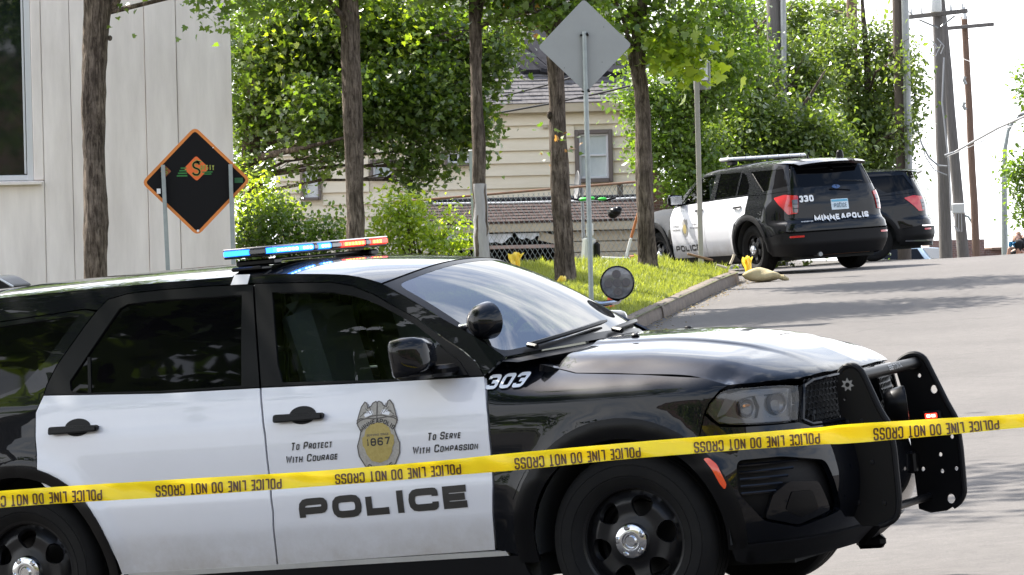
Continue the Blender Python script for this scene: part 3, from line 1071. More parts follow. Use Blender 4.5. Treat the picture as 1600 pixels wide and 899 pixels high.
# --- low garage with a brown roof in front of the house
YG = 71.0
def gxx(px, py=340): return at(px, py, YG).x
def gzz(py, px=850): return at(px, py, YG).z
GG = G(0, YG)
gar = thing('low_garage', 'low garage with a brown shingle roof and dark open bay behind the chain fence', 'garage', (1, YG, GG))
gx0, gx1 = gxx(672), gxx(1022)
zr = gzz(346); zr_top = gzz(313)
nrm = Vector((0, -.55, 1)).normalized()
rt = MB()
dy = (zr_top - zr) / .55
rt.v = [(gx0, YG - .2, zr), (gx1, YG - .2, zr), (gx1, YG - .2 + dy, zr_top), (gx0, YG - .2 + dy, zr_top), (gx0, YG - .2 + dy + 3, zr_top - .8), (gx1, YG - .2 + dy + 3, zr_top - .8), (gx0, YG - .2, zr - .03), (gx1, YG - .2, zr - .03)]
rt.f = [(0, 1, 2, 3), (3, 2, 5, 4), (0, 6, 7, 1)]
gro = rt.build('roof', M['brown_shingle'], gar, angle=0)
mb = MB()
for r in range(7):
    o_ = Vector((0, YG - .22, zr)) + Vector((0, 1, .55)).normalized() * (r * dy * 1.14 / 7)
    x = gx0 - R_.random() * .2
    while x < gx1:
        w = R_.uniform(.2, .32); h0 = .012 + R_.uniform(0, .006)
        p1 = o_ + Vector((0, 1, .55)).normalized() * (dy * 1.14 / 7)
        c_ = min(x + w, gx1)
        mb.add([Vector((x + .004, o_.y, o_.z)) + nrm * h0, Vector((c_, o_.y, o_.z)) + nrm * h0, Vector((c_, p1.y, p1.z)) + nrm * .003, Vector((x + .004, p1.y, p1.z)) + nrm * .003,
                Vector((x + .004, o_.y, o_.z)), Vector((c_, o_.y, o_.z))], [(0, 1, 2, 3), (4, 5, 1, 0)])
        x += w
mb.build('shingle_courses', M['brown_shingle'], gro, angle=0, kind='stuff')
mb = MB().bevbox(((gx0 + gx1) / 2, YG - .2 + dy, zr_top + .035), (gx1 - gx0, .14, .09), .02)
mb.build('ridge_cap', M['dark_shingle'], gro)
mb = MB().bevbox(((gx0 + gx1) / 2, YG - .15, (gzz(347) + gzz(362)) / 2), (gx1 - gx0, .06, gzz(347) - gzz(362)), .01)
mb.build('fascia', M['beige_board'], gar)
mid = gxx(872)
zf = gzz(362)
nbd = 5
for k in range(nbd):
    h_ = (zf - GG) / nbd
    mb = MB().bevbox(((mid + gx1) / 2, YG + .02 + .012 * (k % 2), GG + h_ * (k + .5)), (gx1 - mid, .08, h_ - .014), .01)
    mb.build('wall_board', M['beige_board'], gar)
mb = MB().box(((mid + gx1) / 2, YG + 1.6, (zf + GG) / 2), (gx1 - mid - .02, 3.0, zf - GG - .02))
mb.build('wall', M['beige_board'], gar)
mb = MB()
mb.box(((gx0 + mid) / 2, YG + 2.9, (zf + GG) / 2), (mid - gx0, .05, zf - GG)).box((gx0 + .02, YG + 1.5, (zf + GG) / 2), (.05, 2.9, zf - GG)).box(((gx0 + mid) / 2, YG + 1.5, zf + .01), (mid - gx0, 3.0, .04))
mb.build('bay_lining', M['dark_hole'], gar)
for px in (683, 872):
    MB().bevbox((gxx(px), YG - .02, (zf + GG) / 2), (.12, .10, zf - GG), .01).build('post', M['beige_board'], gar)
MB().bevbox(((gx0 + mid) / 2, YG - .01, gzz(385)), (mid - gx0 - .14, .06, .07), .01).build('rail', M['pale_board'], gar)
mb = MB()
mb.box((gxx(855), YG - .06, gzz(372)), (.34, .02, .16), Matrix.Rotation(rad(14), 3, 'Y'))
mb.build('loose_board', M['beige_board'], gar)
# torn white sheeting hanging under the eave
M['sheeting'] = mat('torn_white_sheeting', (.66, .68, .70), .6, var=(.50, .52, .54), scale=5)
for (p0, p1, sag) in ((690, 742, .05), (752, 800, .11), (806, 842, .05)):
    mb = MB()
    z0 = gzz(364)
    x0_, x1_ = gxx(p0), gxx(p1)
    mb.grid(lambda u, v: (x0_ + (x1_ - x0_) * u, YG - .09 - .04 * sin(u * 9) * v, z0 - v * (.03 + sag * sin(pi * u) + .05 * abs(sin(u * 7)))), 14, 4)
    mb.build('torn_sheet', M['sheeting'], gar)
# board fence pieces inside the bay
mb = MB()
for k in range(7):
    MB().bevbox((gxx(722 + 24 * k), YG + .9, (gzz(412) + GG) / 2), (.16 if k % 2 else .05, .04, gzz(412) - GG), .008).build('picket', M['pale_board'] if k % 2 else M['dark_hole'], gar)
mb = MB().tube([tuple(at(676, 318.5, YG - .6)), tuple(at(800, 317, YG - .6)), tuple(at(905, 314, YG - .6)), tuple(at(1000, 309, YG - .6))], .02, 6)
tag(mb.build('white_conduit', M['win_frame'], None), 'white pipe running along the top of the brown garage roof', 'pipe')
# brown shingled lean-to at the right end
leanx0, leanx1 = at(1016, 300, 73).x, at(1054, 300, 73).x
lean = thing('brick_shed', 'small brown brick shed with a sloping top behind the trunk', 'shed', (leanx0, 73, GG))
M['brick'] = mat('brown_brick', (.17, .10, .085), .9)
_t = M['brick'].node_tree; _b = _t.nodes['Principled BSDF']; _br = _t.nodes.new('ShaderNodeTexBrick'); _c = _t.nodes.new('ShaderNodeTexCoord'); _m = _t.nodes.new('ShaderNodeMapping')
_m.inputs['Rotation'].default_value = (rad(90), 0, 0)
_br.inputs['Color1'].default_value = (.20, .105, .085, 1); _br.inputs['Color2'].default_value = (.13, .08, .07, 1); _br.inputs['Mortar'].default_value = (.26, .22, .20, 1)
_br.inputs['Scale'].default_value = 4.5; _br.inputs['Mortar Size'].default_value = .018
_t.links.new(_c.outputs['Object'], _m.inputs['Vector']); _t.links.new(_m.outputs['Vector'], _br.inputs['Vector']); _t.links.new(_br.outputs['Color'], _b.inputs['Base Color'])
pts = [(leanx0, GG), (leanx1, GG), (leanx1, at(1054, 305, 73).z), (at(1022, 262, 73).x, at(1022, 268, 73).z), (leanx0, at(1016, 270, 73).z)]
mb = MB().prism(pts, lambda u, v, d: (u, 73 + d, v), 0, 3.0)
mb.build('wall', M['brick'], lean)
mb = MB()
a_, b_ = at(1020, 262, 73), at(1058, 304, 73)
mb.v = [(a_.x, 72.85, a_.z), (b_.x, 72.85, b_.z), (b_.x, 76.1, b_.z), (a_.x, 76.1, a_.z), (a_.x, 72.85, a_.z + .05), (b_.x, 72.85, b_.z + .05), (b_.x, 76.1, b_.z + .05), (a_.x, 76.1, a_.z + .05)]
mb.f = [(0, 3, 2, 1), (4, 5, 6, 7), (0, 1, 5, 4), (1, 2, 6, 5), (2, 3, 7, 6), (3, 0, 4, 7)]
mb.build('roof', M['brown_shingle'], lean, angle=0)

# --- chain-link fence
YF = 59.0
fen = thing('chain_link_fence', 'tall chain link fence with a rusty top rail behind the street trees', 'fence', (at(840, 420, YF).x, YF, G(.3, YF)))
fx0, fx1 = at(600, 320, YF).x, at(1003, 300, YF).x
def ftop(x): return at(680, 312, YF).z + (x - at(680, 312, YF).x) * (at(1000, 285, YF).z - at(680, 312, YF).z) / (at(1000, 285, YF).x - at(680, 312, YF).x)
def fbot(x): return G(x, YF) + .33
mb = MB()
step = .078
n = int((fx1 - fx0) / step)
H0 = 1.9
for sg in (1, -1):
    for k in range(-60, n + 60):
        pts = []
        for i in range(0, 30):
            x = fx0 + k * step + sg * i * step
            f_ = i / 29 * 1.35
            x = fx0 + k * step + sg * f_ * .58
            z = fbot(min(max(x, fx0), fx1)) + f_
            if fx0 <= x <= fx1 and z < ftop(x): pts.append((x, YF + (.006 if i % 2 else -.006) * sg, z))
        if len(pts) > 1: mb.tube([pts[0], pts[-1]], .0042, 3, False)
mb.build('chain_mesh', M['galv'], fen, kind='stuff', angle=0)
pts = [(x, YF, ftop(x) + .01) for x in np.linspace(fx0, fx1, 8)]
MB().tube(pts, .020, 8).build('top_rail', M['rust'], fen)
for px in (640, 757, 880, 1002):
    x = at(px, 350, YF).x
    MB().cyl((x, YF + .03, fbot(x) - .4), (x, YF + .03, ftop(x) + .05), .03, n=10).build('post', M['dull_metal'], fen)
q_ = at(969, 296, YF)
MB().bevbox((q_.x, YF + .05, q_.z), (.09, .05, .20), .01).build('rail_block', M['brown_trim'], fen)
MB().bevbox(((fx0 + fx1) / 2, YF, fbot(.5) - .10), (fx1 - fx0, .18, .30), .02).build('footing', M['kerb'], fen)

# --- utility poles, lamp, wires
M['pole_grey'] = mat('weathered_grey_pole', (.17, .155, .145), .9, var=(.11, .10, .092), scale=6, bump=.4, stretch=(6, 6, .5))
M['pole_brown'] = mat('brown_pole', (.20, .125, .09), .9, var=(.13, .085, .06), scale=6, bump=.4, stretch=(6, 6, .5))
M['pole_dark'] = mat('dark_pole', (.10, .075, .06), .9, var=(.14, .11, .09), scale=6, bump=.4, stretch=(6, 6, .5))
M['cable'] = mat('black_cable', (.02, .02, .022), .6)
M['grey_cable'] = mat('grey_cable', (.33, .33, .34), .6)
M['porcelain'] = mat('pale_insulator', (.60, .60, .58), .3)
def pole(label, m, D, p0, p1, w0, w1, h_up=5.0, name='utility_pole'):
    a = at(*p1, D); b = at(*p0, D)
    d = (b - a).normalized()
    g = G(a.x, D)
    a = a + d * ((g - .3 - a.z) / d.z)
    r0, r1 = w1 / F_PX * D / 2, w0 / F_PX * D / 2
    t = thing(name, label, 'utility pole', (a.x, D, g), 'utility poles up the street')
    top = b + d * h_up
    mb = MB()
    n = 9
    mb.tube([a + (top - a) * k / n + Vector((R_.uniform(-.01, .01), 0, 0)) for k in range(n + 1)], [r0 + (r1 - r0) * k / n for k in range(n + 1)], 14)
    mb.build('shaft', m, t)
    return t, a, top, d
t1, *_ = pole('grey pole rising out of the tree behind the parked police car', M['pole_grey'], 76.6, (1211, 0), (1216, 300), 26, 28)
mb = MB().cyl(at(1223, -40, 76.4), at(1227, 260, 76.4), .06, n=10); mb.build('conduit', M['dull_metal'], t1)
t2, *_ = pole('orange brown pole half hidden inside the leafy tree', M['pole_brown'], 80.6, (1331, 0), (1334, 300), 16, 18)
t3, *_ = pole('dark brown pole at the right edge of the tree with a grey conduit', M['pole_dark'], 77.6, (1403, 0), (1411, 300), 16, 22)
MB().cyl(at(1413, -40, 77.4), at(1421, 300, 77.4), .075, n=10).build('conduit', M['dull_metal'], t3)
t4, a4, top4, d4 = pole('thick grey pole with a crossarm and a white transformer on top', M['pole_grey'], 88, (1464, 8), (1478, 405), 15, 22, 1.2)
mb = MB(); c0, c1 = at(1420, 27, 87.8), at(1512, 17, 87.8)
mb.bevbox((c0 + c1) / 2, ((c1 - c0).length, .10, .10), .01, Matrix.Rotation(-atan2((c1 - c0).z, (c1 - c0).x), 3, 'Y')); mb.build('crossarm', M['pole_grey'], t4)
MB().tube([at(1436, 31, 87.7), at(1466, 44, 87.75)], .02, 6).tube([at(1492, 25, 87.7), at(1470, 42, 87.75)], .02, 6).build('brace', M['dull_metal'], t4)
for px in (1424, 1440, 1486, 1504):
    p_ = at(px, 25 - (px - 1424) * .11, 87.8)
    MB().cyl(p_, p_ + Vector((0, 0, .16)), .035, .02, 8).build('insulator', M['porcelain'], t4)
p_ = at(1462, 2, 87.6); MB().lathe([(.001, -.25), (.12, -.25), (.13, -.2), (.13, .3), (.10, .36), (.001, .37)], Matrix.Translation(p_), 14).build('transformer', M['porcelain'], t4)
mb = MB()
for k in range(5):
    q = at(1452 + 4 * k, 60 + 4 * (k % 3), 87.7); mb.tube([q, q + Vector((.10, 0, -.12)), q + Vector((.02, 0, -.3))], .012, 5)
mb.build('cable_loop', M['grey_cable'], t4)
MB().tube([at(1475, 90, 87.6), at(1472, 160, 87.6), at(1483, 260, 87.7), at(1486, 330, 87.7)], .020, 8).build('riser_cable', M['grey_cable'], t4)
t5, *_ = pole('leaning grey pole with a white meter box close beside the thick pole', M['pole_grey'], 90, (1474, 40), (1505, 405), 12, 20, 1.5)
p_ = at(1497, 326, 89.7); MB().bevbox(p_, (.30, .14, .24), .02).build('meter_box', M['porcelain'], t5)
mb = MB()
for k in range(4):
    mb.tube([at(1490 + 4 * k, 333, 89.6), at(1488 + 5 * k, 350 + 4 * k, 89.6), at(1496 + 2 * k, 362, 89.6)], .012, 5)
mb.build('cable_loop', M['grey_cable'], t5)
t6, a6, top6, d6 = pole('slim brown pole with a crossarm standing nearest the street lamp', M['pole_brown'], 94, (1507, 32), (1526, 402), 10, 13, .1)
mb = MB(); c0, c1 = at(1475, 45, 93.8), at(1553, 38, 93.8)
mb.bevbox((c0 + c1) / 2, ((c1 - c0).length, .10, .09), .01, Matrix.Rotation(-atan2((c1 - c0).z, (c1 - c0).x), 3, 'Y')); mb.build('crossarm', M['pole_grey'], t6)
p_ = at(1507, 30, 93.8); MB().cyl(p_, p_ + Vector((0, 0, .3)), .06, .03, 8).build('insulator', M['porcelain'], t6)
MB().tube([at(1508, 120, 93.7), at(1506, 125, 93.7), at(1509, 132, 93.7)], .04, 6).tube([at(1507, 160, 93.7), at(1505, 166, 93.7), at(1509, 172, 93.7)], .04, 6).build('bracket', M['dull_metal'], t6)
# street lamp
D = 92
g_ = at(1571, 395, D)
lamp = thing('street_lamp', 'grey street lamp with a curved arm beyond the crest of the road', 'street lamp', (g_.x, D, G(g_.x, D)))
pts = [(g_.x, D, G(g_.x, D) - .1), at(1570, 390, D), at(1569, 290, D), at(1570, 235, D), at(1575, 205, D), at(1584, 188, D), at(1594, 181, D)]
MB().tube(pts, [.085, .08, .07, .055, .045, .04, .035], 10).build('lamp_post', M['galv'], lamp)
p_ = at(1600, 179, D); MB().sphere(p_, (.17, .10, .06), 12, 8).build('lamp_head', M['dull_metal'], lamp)
MB().tube([at(1576, 197, D - .1), at(1574, 190, D - .1)], .03, 6).build('photocell', M['dull_metal'], lamp)
g_ = at(1524, 385, 100)
lamp2 = thing('street_lamp', 'thin far lamp with a short hooked arm beside the brown pole', 'street lamp', (g_.x, 100, G(g_.x, 100)))
MB().tube([(g_.x, 100, G(g_.x, 100)), at(1523, 370, 100), at(1520, 350, 100), at(1513, 339, 100), at(1504, 336, 100)], .03, 8).build('lamp_post', M['galv'], lamp2)
# wires
def wire(label, pts, r, m='cable', name='overhead_cable'):
    P = [Vector(p) for p in pts]
    out = []
    for i in range(len(P) - 1):
        for k in range(8): out.append(P[i].lerp(P[i + 1], k / 8))
    out.append(P[-1])
    if len(P) == 2:
        L_ = (P[1] - P[0]).length
        for k in range(len(out)):
            u = k / (len(out) - 1); out[k] = out[k] - Vector((0, 0, .02 * L_ * 4 * u * (1 - u)))
    return tag(MB().tube(out, r, 6).build(name, m if not isinstance(m, str) else M[m], None), label, 'cable')
wire('upper black cable sloping across the grey house roof', [at(740, 160, 70), at(800, 147, 70), at(862, 131, 70), at(960, 100, 70)], .018)
wire('lower black cable sloping across the grey house roof', [at(700, 192, 70), at(765, 179, 70), at(860, 162, 70), at(945, 144, 70), at(1010, 128, 70)], .020)
wire('thick pale cable bundle running from the thick grey pole to the right', [at(1476, 243, 87), at(1492, 238, 87), at(1520, 222, 86), at(1560, 200, 84), at(1640, 165, 80)], .026, 'grey_cable')
wire('thin cable just under the thick pale cable bundle', [at(1478, 246, 87), at(1520, 228, 86), at(1575, 200, 84), at(1640, 178, 80)], .011, 'grey_cable')
wire('pale cable loop hanging between the tree and the thick grey pole', [at(1432, 195, 87.5), at(1440, 225, 87.5), at(1452, 247, 87.5), at(1466, 259, 87.5), at(1480, 260, 87.5)], .022, 'grey_cable')
wire('second pale cable loop hanging lower beside the thick grey pole', [at(1434, 205, 87.5), at(1446, 245, 87.5), at(1460, 266, 87.5), at(1480, 274, 87.5)], .014, 'grey_cable')
wire('thin wire leaving the upper crossarm to the right', [at(1512, 60, 94), at(1640, 66, 90)], .010, 'grey_cable')
wire('faint wire sloping down right from the slim brown pole', [at(1474, 78, 94), at(1566, 112, 92)], .008, 'grey_cable')
wire('thin wire rising left from the crossarm of the thick pole', [at(1424, 22, 87.8), at(1380, -30, 86)], .012, 'cable')
# far brick building beyond the crest
fa, fb = at(1452, 376, 112), at(1585, 390, 112)
bw = thing('brick_wall', 'low brown brick wall beyond the crest of the road', 'wall', (fa.x, 112, G(fa.x, 112)))
mb = MB().box(((fa.x + at(1538, 380, 112).x) / 2, 113, (fa.z + G(fa.x, 112)) / 2), (at(1538, 380, 112).x - fa.x, 2, fa.z - G(fa.x, 112)))
mb.build('tall_part', M['brick'], bw)
mb = MB().box(((at(1538, 380, 112).x + fb.x) / 2 + .01, 113.05, (fb.z + G(fa.x, 112)) / 2), (fb.x - at(1538, 380, 112).x, 2, fb.z - G(fa.x, 112)))
mb.build('low_part', M['brick'], bw)
mb = MB().bevbox(((fa.x + fb.x) / 2 + 1.0, 112.95, fb.z + .03), ((fb.x - fa.x) * .36, 2.2, .10), .02)
mb.build('coping', M['pole_brown'], bw)


# ------------------------------------------------------------------ trees, shrubs
def bark_mat(name, dark, light, lichen):
    m = mat(name, dark, .95)
    t = m.node_tree; b = t.nodes['Principled BSDF']; b.inputs['Specular IOR Level'].default_value = .15
    c = t.nodes.new('ShaderNodeTexCoord'); q = t.nodes.new('ShaderNodeMapping'); q.inputs['Scale'].default_value = (1, 1, .16)
    t.links.new(c.outputs['Object'], q.inputs['Vector'])
    def nz_(sc, det, src, dist=0.0):
        n = t.nodes.new('ShaderNodeTexNoise'); n.inputs['Scale'].default_value = sc; n.inputs['Detail'].default_value = det; n.inputs['Roughness'].default_value = .7; n.inputs['Distortion'].default_value = dist
        t.links.new(src, n.inputs['Vector']); return n
    def rp_(src, a, ca, b_, cb):
        r = t.nodes.new('ShaderNodeValToRGB'); r.color_ramp.elements[0].position = a; r.color_ramp.elements[0].color = (*ca, 1); r.color_ramp.elements[1].position = b_; r.color_ramp.elements[1].color = (*cb, 1)
        t.links.new(src, r.inputs['Fac']); return r
    f1 = nz_(26, 6, q.outputs['Vector'], .8)
    col = rp_(f1.outputs['Fac'], .40, dark, .60, light)
    f2 = nz_(3.2, 5, c.outputs['Object'])
    pat = rp_(f2.outputs['Fac'], .42, (.62, .60, .58), .66, lichen)
    x = t.nodes.new('ShaderNodeMixRGB'); x.blend_type = 'MULTIPLY'; x.inputs['Fac'].default_value = 1
    t.links.new(col.outputs['Color'], x.inputs['Color1']); t.links.new(pat.outputs['Color'], x.inputs['Color2']); t.links.new(x.outputs['Color'], b.inputs['Base Color'])
    bp_ = t.nodes.new('ShaderNodeBump'); bp_.inputs['Strength'].default_value = 1.0; bp_.inputs['Distance'].default_value = .05
    t.links.new(f1.outputs['Fac'], bp_.inputs['Height']); t.links.new(bp_.outputs['Normal'], b.inputs['Normal'])
    return m
M['bark'] = bark_mat('grey_brown_bark', (.062, .048, .038), (.215, .178, .148), (1.25, 1.22, 1.18))
M['bark_pale'] = mat('pale_grey_bark', (.20, .185, .17), .95, var=(.32, .30, .285), scale=5, bump=.6, bscale=14, stretch=(2, 2, .5))
M['whitewash'] = mat('pale_painted_bark', (.30, .285, .28), .9, var=(.42, .40, .395), scale=5, bump=.5, bscale=14, stretch=(2, 2, .5))
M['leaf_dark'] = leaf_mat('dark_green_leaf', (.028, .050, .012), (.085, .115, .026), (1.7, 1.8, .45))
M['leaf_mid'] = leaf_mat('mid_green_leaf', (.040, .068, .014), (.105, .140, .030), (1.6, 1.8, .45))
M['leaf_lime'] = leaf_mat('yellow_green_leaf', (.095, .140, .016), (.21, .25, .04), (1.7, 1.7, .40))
M['leaf_grey'] = leaf_mat('olive_green_leaf', (.038, .060, .018), (.110, .135, .040), (1.6, 1.7, .5))
M['leaf_warm'] = leaf_mat('turning_orange_leaf', (.22, .10, .02), (.34, .20, .05), (1.3, 1.1, .5))

LEAF_MAPLE = np.array([(0, 0), (.28, -.05), (.50, .16), (.33, .28), (.46, .52), (.22, .50), (0, 1.0), (-.22, .50), (-.46, .52), (-.33, .28), (-.50, .16), (-.28, -.05)])
LEAF_OVAL = np.array([(0, 0), (.22, .22), (.26, .55), (0, 1.0), (-.26, .55), (-.22, .22)])

def leaf_cloud(name, blobs, m, size, seedv, parent, shape=LEAF_OVAL, shell=.55, droop=.35, clump=.16, aspect=1.0, kind='stuff', mats=None):
    """blobs: (centre, (rx, ry, rz), leaves). Leaves hang in small sprays scattered through each blob, denser towards its outside"""
    rng = np.random.default_rng(seedv)
    C = []; T_ = []
    for (c, r, n) in blobs:
        ns = max(3, n // 15)
        d = rng.normal(size=(ns, 3)); d /= np.linalg.norm(d, axis=1)[:, None]
        rad_ = shell + (1 - shell) * rng.random(ns) ** .7
        inner = rng.random(ns) < .25
        rad_[inner] *= rng.random(inner.sum())
        wob = 1 + .22 * np.sin(d[:, 0] * 5.3 + seedv) * np.cos(d[:, 2] * 4.1 + d[:, 1] * 3.3)
        ctr = np.array(c) + d * np.array(r) * (rad_ * wob)[:, None]
        k = rng.integers(0, ns, n)
        off = rng.normal(size=(n, 3)) * clump
        off[:, 2] -= np.abs(rng.normal(size=n)) * clump * .6
        C.append(ctr[k] + off)
        base = rng.normal(.45, .16, ns)
        T_.append(np.clip(base[k] + rng.normal(0, .18, n), 0, 1))
    C = np.vstack(C); T_ = np.concatenate(T_)
    N = len(C)
    # leaf frames: mostly facing up and out, tips drooping
    nrm = rng.normal(size=(N, 3)) * .75 + np.array((0, 0, .75)); nrm /= np.linalg.norm(nrm, axis=1)[:, None]
    tip = rng.normal(size=(N, 3)); tip[:, 2] -= droop * 2
    tip -= nrm * (tip * nrm).sum(1)[:, None]; tip /= np.linalg.norm(tip, axis=1)[:, None]
    sid = np.cross(tip, nrm)
    s = size * np.clip(rng.lognormal(-.05, .28, N), .45, 1.6)
    L = shape
    fold = np.abs(L[:, 0]) * .35
    vs = C[:, None, :] + s[:, None, None] * (L[None, :, 0, None] * aspect * sid[:, None, :] + L[None, :, 1, None] * tip[:, None, :] + fold[None, :, None] * nrm[:, None, :])
    K = len(L)
    vs = vs.reshape(-1, 3)
    if parent is not None: vs = to_local(vs, parent)
    loops = np.arange(N * K); starts = np.arange(N) * K
    return raw_mesh(name, vs, loops, starts, np.repeat(T_, K), m, parent, kind)

def trunk_path(pts, wob, n=18):
    c = catmull2([(p[0], p[2]) for p in pts], max(2, n // (len(pts) - 1)))
    y = np.interp(np.linspace(0, 1, len(c)), np.linspace(0, 1, len(pts)), [p[1] for p in pts])
    return [Vector((c[i][0] + R_.uniform(-wob, wob), y[i] + R_.uniform(-wob, wob), c[i][1])) for i in range(len(c))]

def bark_tube(mb, path, radii, n=20, rough=.13):
    """uneven trunk: ridges and swellings run up the bark"""
    k0 = len(mb.v)
    ph = [R_.uniform(0, 6.28) for _ in range(4)]
    ref = Vector((0.2, 1, 0.05))
    for i, p in enumerate(path):
        d = (path[min(i + 1, len(path) - 1)] - path[max(i - 1, 0)]).normalized()
        a = d.cross(ref).normalized(); b = d.cross(a)
        for k in range(n):
            t = 2 * pi * k / n
            r = radii[i] * (1 + rough * (.5 * sin(3 * t + ph[0] + i * .35) + .35 * sin(5 * t + ph[1] - i * .5) + .5 * R_.uniform(-.5, .5)))
            mb.v.append(tuple(p + (a * cos(t) + b * sin(t)) * r))
    for i in range(len(path) - 1):
        for k in range(n):
            q = (k + 1) % n
            mb.f.append((k0 + i * n + k, k0 + i * n + q, k0 + i * n + n + q, k0 + i * n + n + k))
    return mb

def tree(name, label, D, ctrl, widths, m, limbs, blobs, lm, size, seedv, shape=LEAF_MAPLE, top_h=3.0, group=None, knots=(), base=None, extra=None, clump=.16, droop=.35, shell=.55, paint=None):
    pts = [at(px, py, D) for px, py in ctrl]
    g = base if base is not None else (V(pts[0].x, D) if inpoly(pts[0].x, D, VERGE) else G(pts[0].x, D))
    t = thing(name, label, 'tree', (pts[0].x, D, g), group)
    foot = Vector((pts[0].x, D, g - .12))
    P = [foot] + pts
    top = pts[-1] + (pts[-1] - pts[-2]).normalized() * top_h
    P.append(top)
    path = trunk_path(P, .006, 40)
    ws = [w / F_PX * D / 2 for w in widths]
    zs = [P[0].z] + [p.z for p in pts] + [top.z]
    ws = [ws[0] * 1.35] + ws + [ws[-1] * .45]
    rr = [float(np.interp(p.z, zs, ws)) * (1 + .035 * sin(i * .55 + seedv) + R_.uniform(-.015, .015)) for i, p in enumerate(path)]
    mb = bark_tube(MB(), path, rr)
    for (px, py, s_) in knots:
        c = at(px, py, D) + Vector((0, -.02, 0))
        mb.sphere(c, (s_, s_ * .8, s_ * 1.2), 8, 6)
    mb.build('trunk', m, t, angle=60)
    if paint:
        zc_ = at(pts[0].x, paint, D).z
        k = [i for i in range(len(path)) if path[i].z < zc_]
        bark_tube(MB(), [path[i] for i in k], [rr[i] * 1.05 for i in k], rough=.06).build('painted_bark', M['whitewash'], t, angle=60)
    for lp, r0 in limbs:
        q = [at(a, b, D + dd) for a, b, dd in lp]
        pth = trunk_path(q, .004, 12)
        mb = bark_tube(MB(), pth, [r0 * (1 - .75 * i / (len(pth) - 1)) for i in range(len(pth))], 9, .08)
        mb.build('branch', m, t, angle=60)
    # twigs feeding every leaf mass
    rt_ = random.Random(seedv)
    for (c, r, n_) in blobs:
        if n_ < 100: continue
        k_ = min(range(len(path)), key=lambda i: abs(path[i].z - (c.z - r[2] * .8)))
        s0 = path[max(k_, 3)]
        mb = MB()
        md = s0.lerp(c, .5) + Vector((rt_.uniform(-.2, .2), rt_.uniform(-.2, .2), .12))
        mb.tube([s0, md, c], [.034, .024, .012], 6)
        for _ in range(7):
            e = c + Vector((rt_.uniform(-1, 1) * r[0], rt_.uniform(-1, 1) * r[1], rt_.uniform(-.8, .9) * r[2])) * .9
            b_ = md.lerp(c, rt_.uniform(.2, 1))
            mb.tube([b_, b_.lerp(e, .55) + Vector((rt_.uniform(-.1, .1), 0, .08)), e], [.014, .009, .004], 5, False)
        mb.build('branch', m, t, angle=60)
    leaf_cloud('crown', blobs, M[lm], size, seedv, t, shape, shell, droop, clump)
    if extra:
        for (nm, bl, lm2, sz2) in extra: leaf_cloud(nm, bl, M[lm2], sz2, seedv + 77, t, shape, .3, droop, clump)
    return t

def B_(px, py, D, rx, ry, n, dz=.8, depth=None):
    """a leaf blob seen at a photograph position, radii in photograph pixels"""
    k = D / F_PX
    return (at(px, py, D), (rx * k, (depth if depth else max(rx, ry) * k * dz), ry * k), n)

SG = 'street trees along the verge'
tree('street_tree', 'thick ridged trunk in front of the pale concrete wall', 48, [(151, 430), (149, 330), (146, 210), (148, 110), (153, 0)], [36, 37, 35, 37, 44], M['bark'],
     [([(176, 12, 0), (200, -30, -.2), (260, -70, -.5), (330, -90, -.6)], .06), ([(150, -30, 0), (60, -90, .3), (-60, -130, .6)], .06)],
     [B_(300, -95, 48, 130, 60, 1755), B_(120, -190, 48, 200, 110, 2574), B_(-80, -130, 48, 120, 80, 1404), B_(322, 6, 47.6, 32, 14, 60, .5), B_(365, -10, 47.6, 50, 22, 150, .5), B_(178, 12, 47.8, 10, 12, 12, .5)],
     'leaf_mid', .085, 21, top_h=1.6, group=SG, knots=[(136, 44, .035), (172, 60, .03), (133, 150, .03)])
tree('street_tree', 'dark trunk standing behind the roof light bar', 49, [(556, 400), (555, 330), (552, 220), (550, 110), (544, 0)], [26, 28, 29, 31, 30], M['bark'],
     [([(546, 40, 0), (530, 20, -.1), (505, -6, -.2), (450, -50, -.4)], .05), ([(545, -10, 0), (600, -70, .2), (680, -120, .3)], .05)],
     [B_(520, -230, 49, 190, 95, 3600), B_(470, -70, 49, 130, 70, 3900), B_(600, -120, 49, 140, 90, 4420), B_(420, -15, 48.8, 60, 22, 200, .6)],
     'leaf_mid', .085, 22, top_h=1.6, group=SG, knots=[(553, 255, .05), (555, 240, .04)])
tree('street_tree', 'slim trunk with a pale painted lower half', 49.5, [(753, 408), (751, 330), (748, 240), (744, 120), (742, 0)], [23, 22, 20, 18, 19], M['bark'],
     [([(748, 30, 0), (756, 0, 0), (775, -40, -.1)], .035), ([(742, -20, 0), (690, -80, .2)], .035)],
     [B_(740, -240, 49.5, 190, 95, 3600), B_(760, -70, 49.5, 120, 70, 3380), B_(840, 20, 49.3, 60, 26, 260, .6), B_(690, -40, 49.3, 80, 50, 500)],
     'leaf_mid', .085, 23, top_h=1.6, group=SG, knots=[(737, 95, .03)], paint=300)
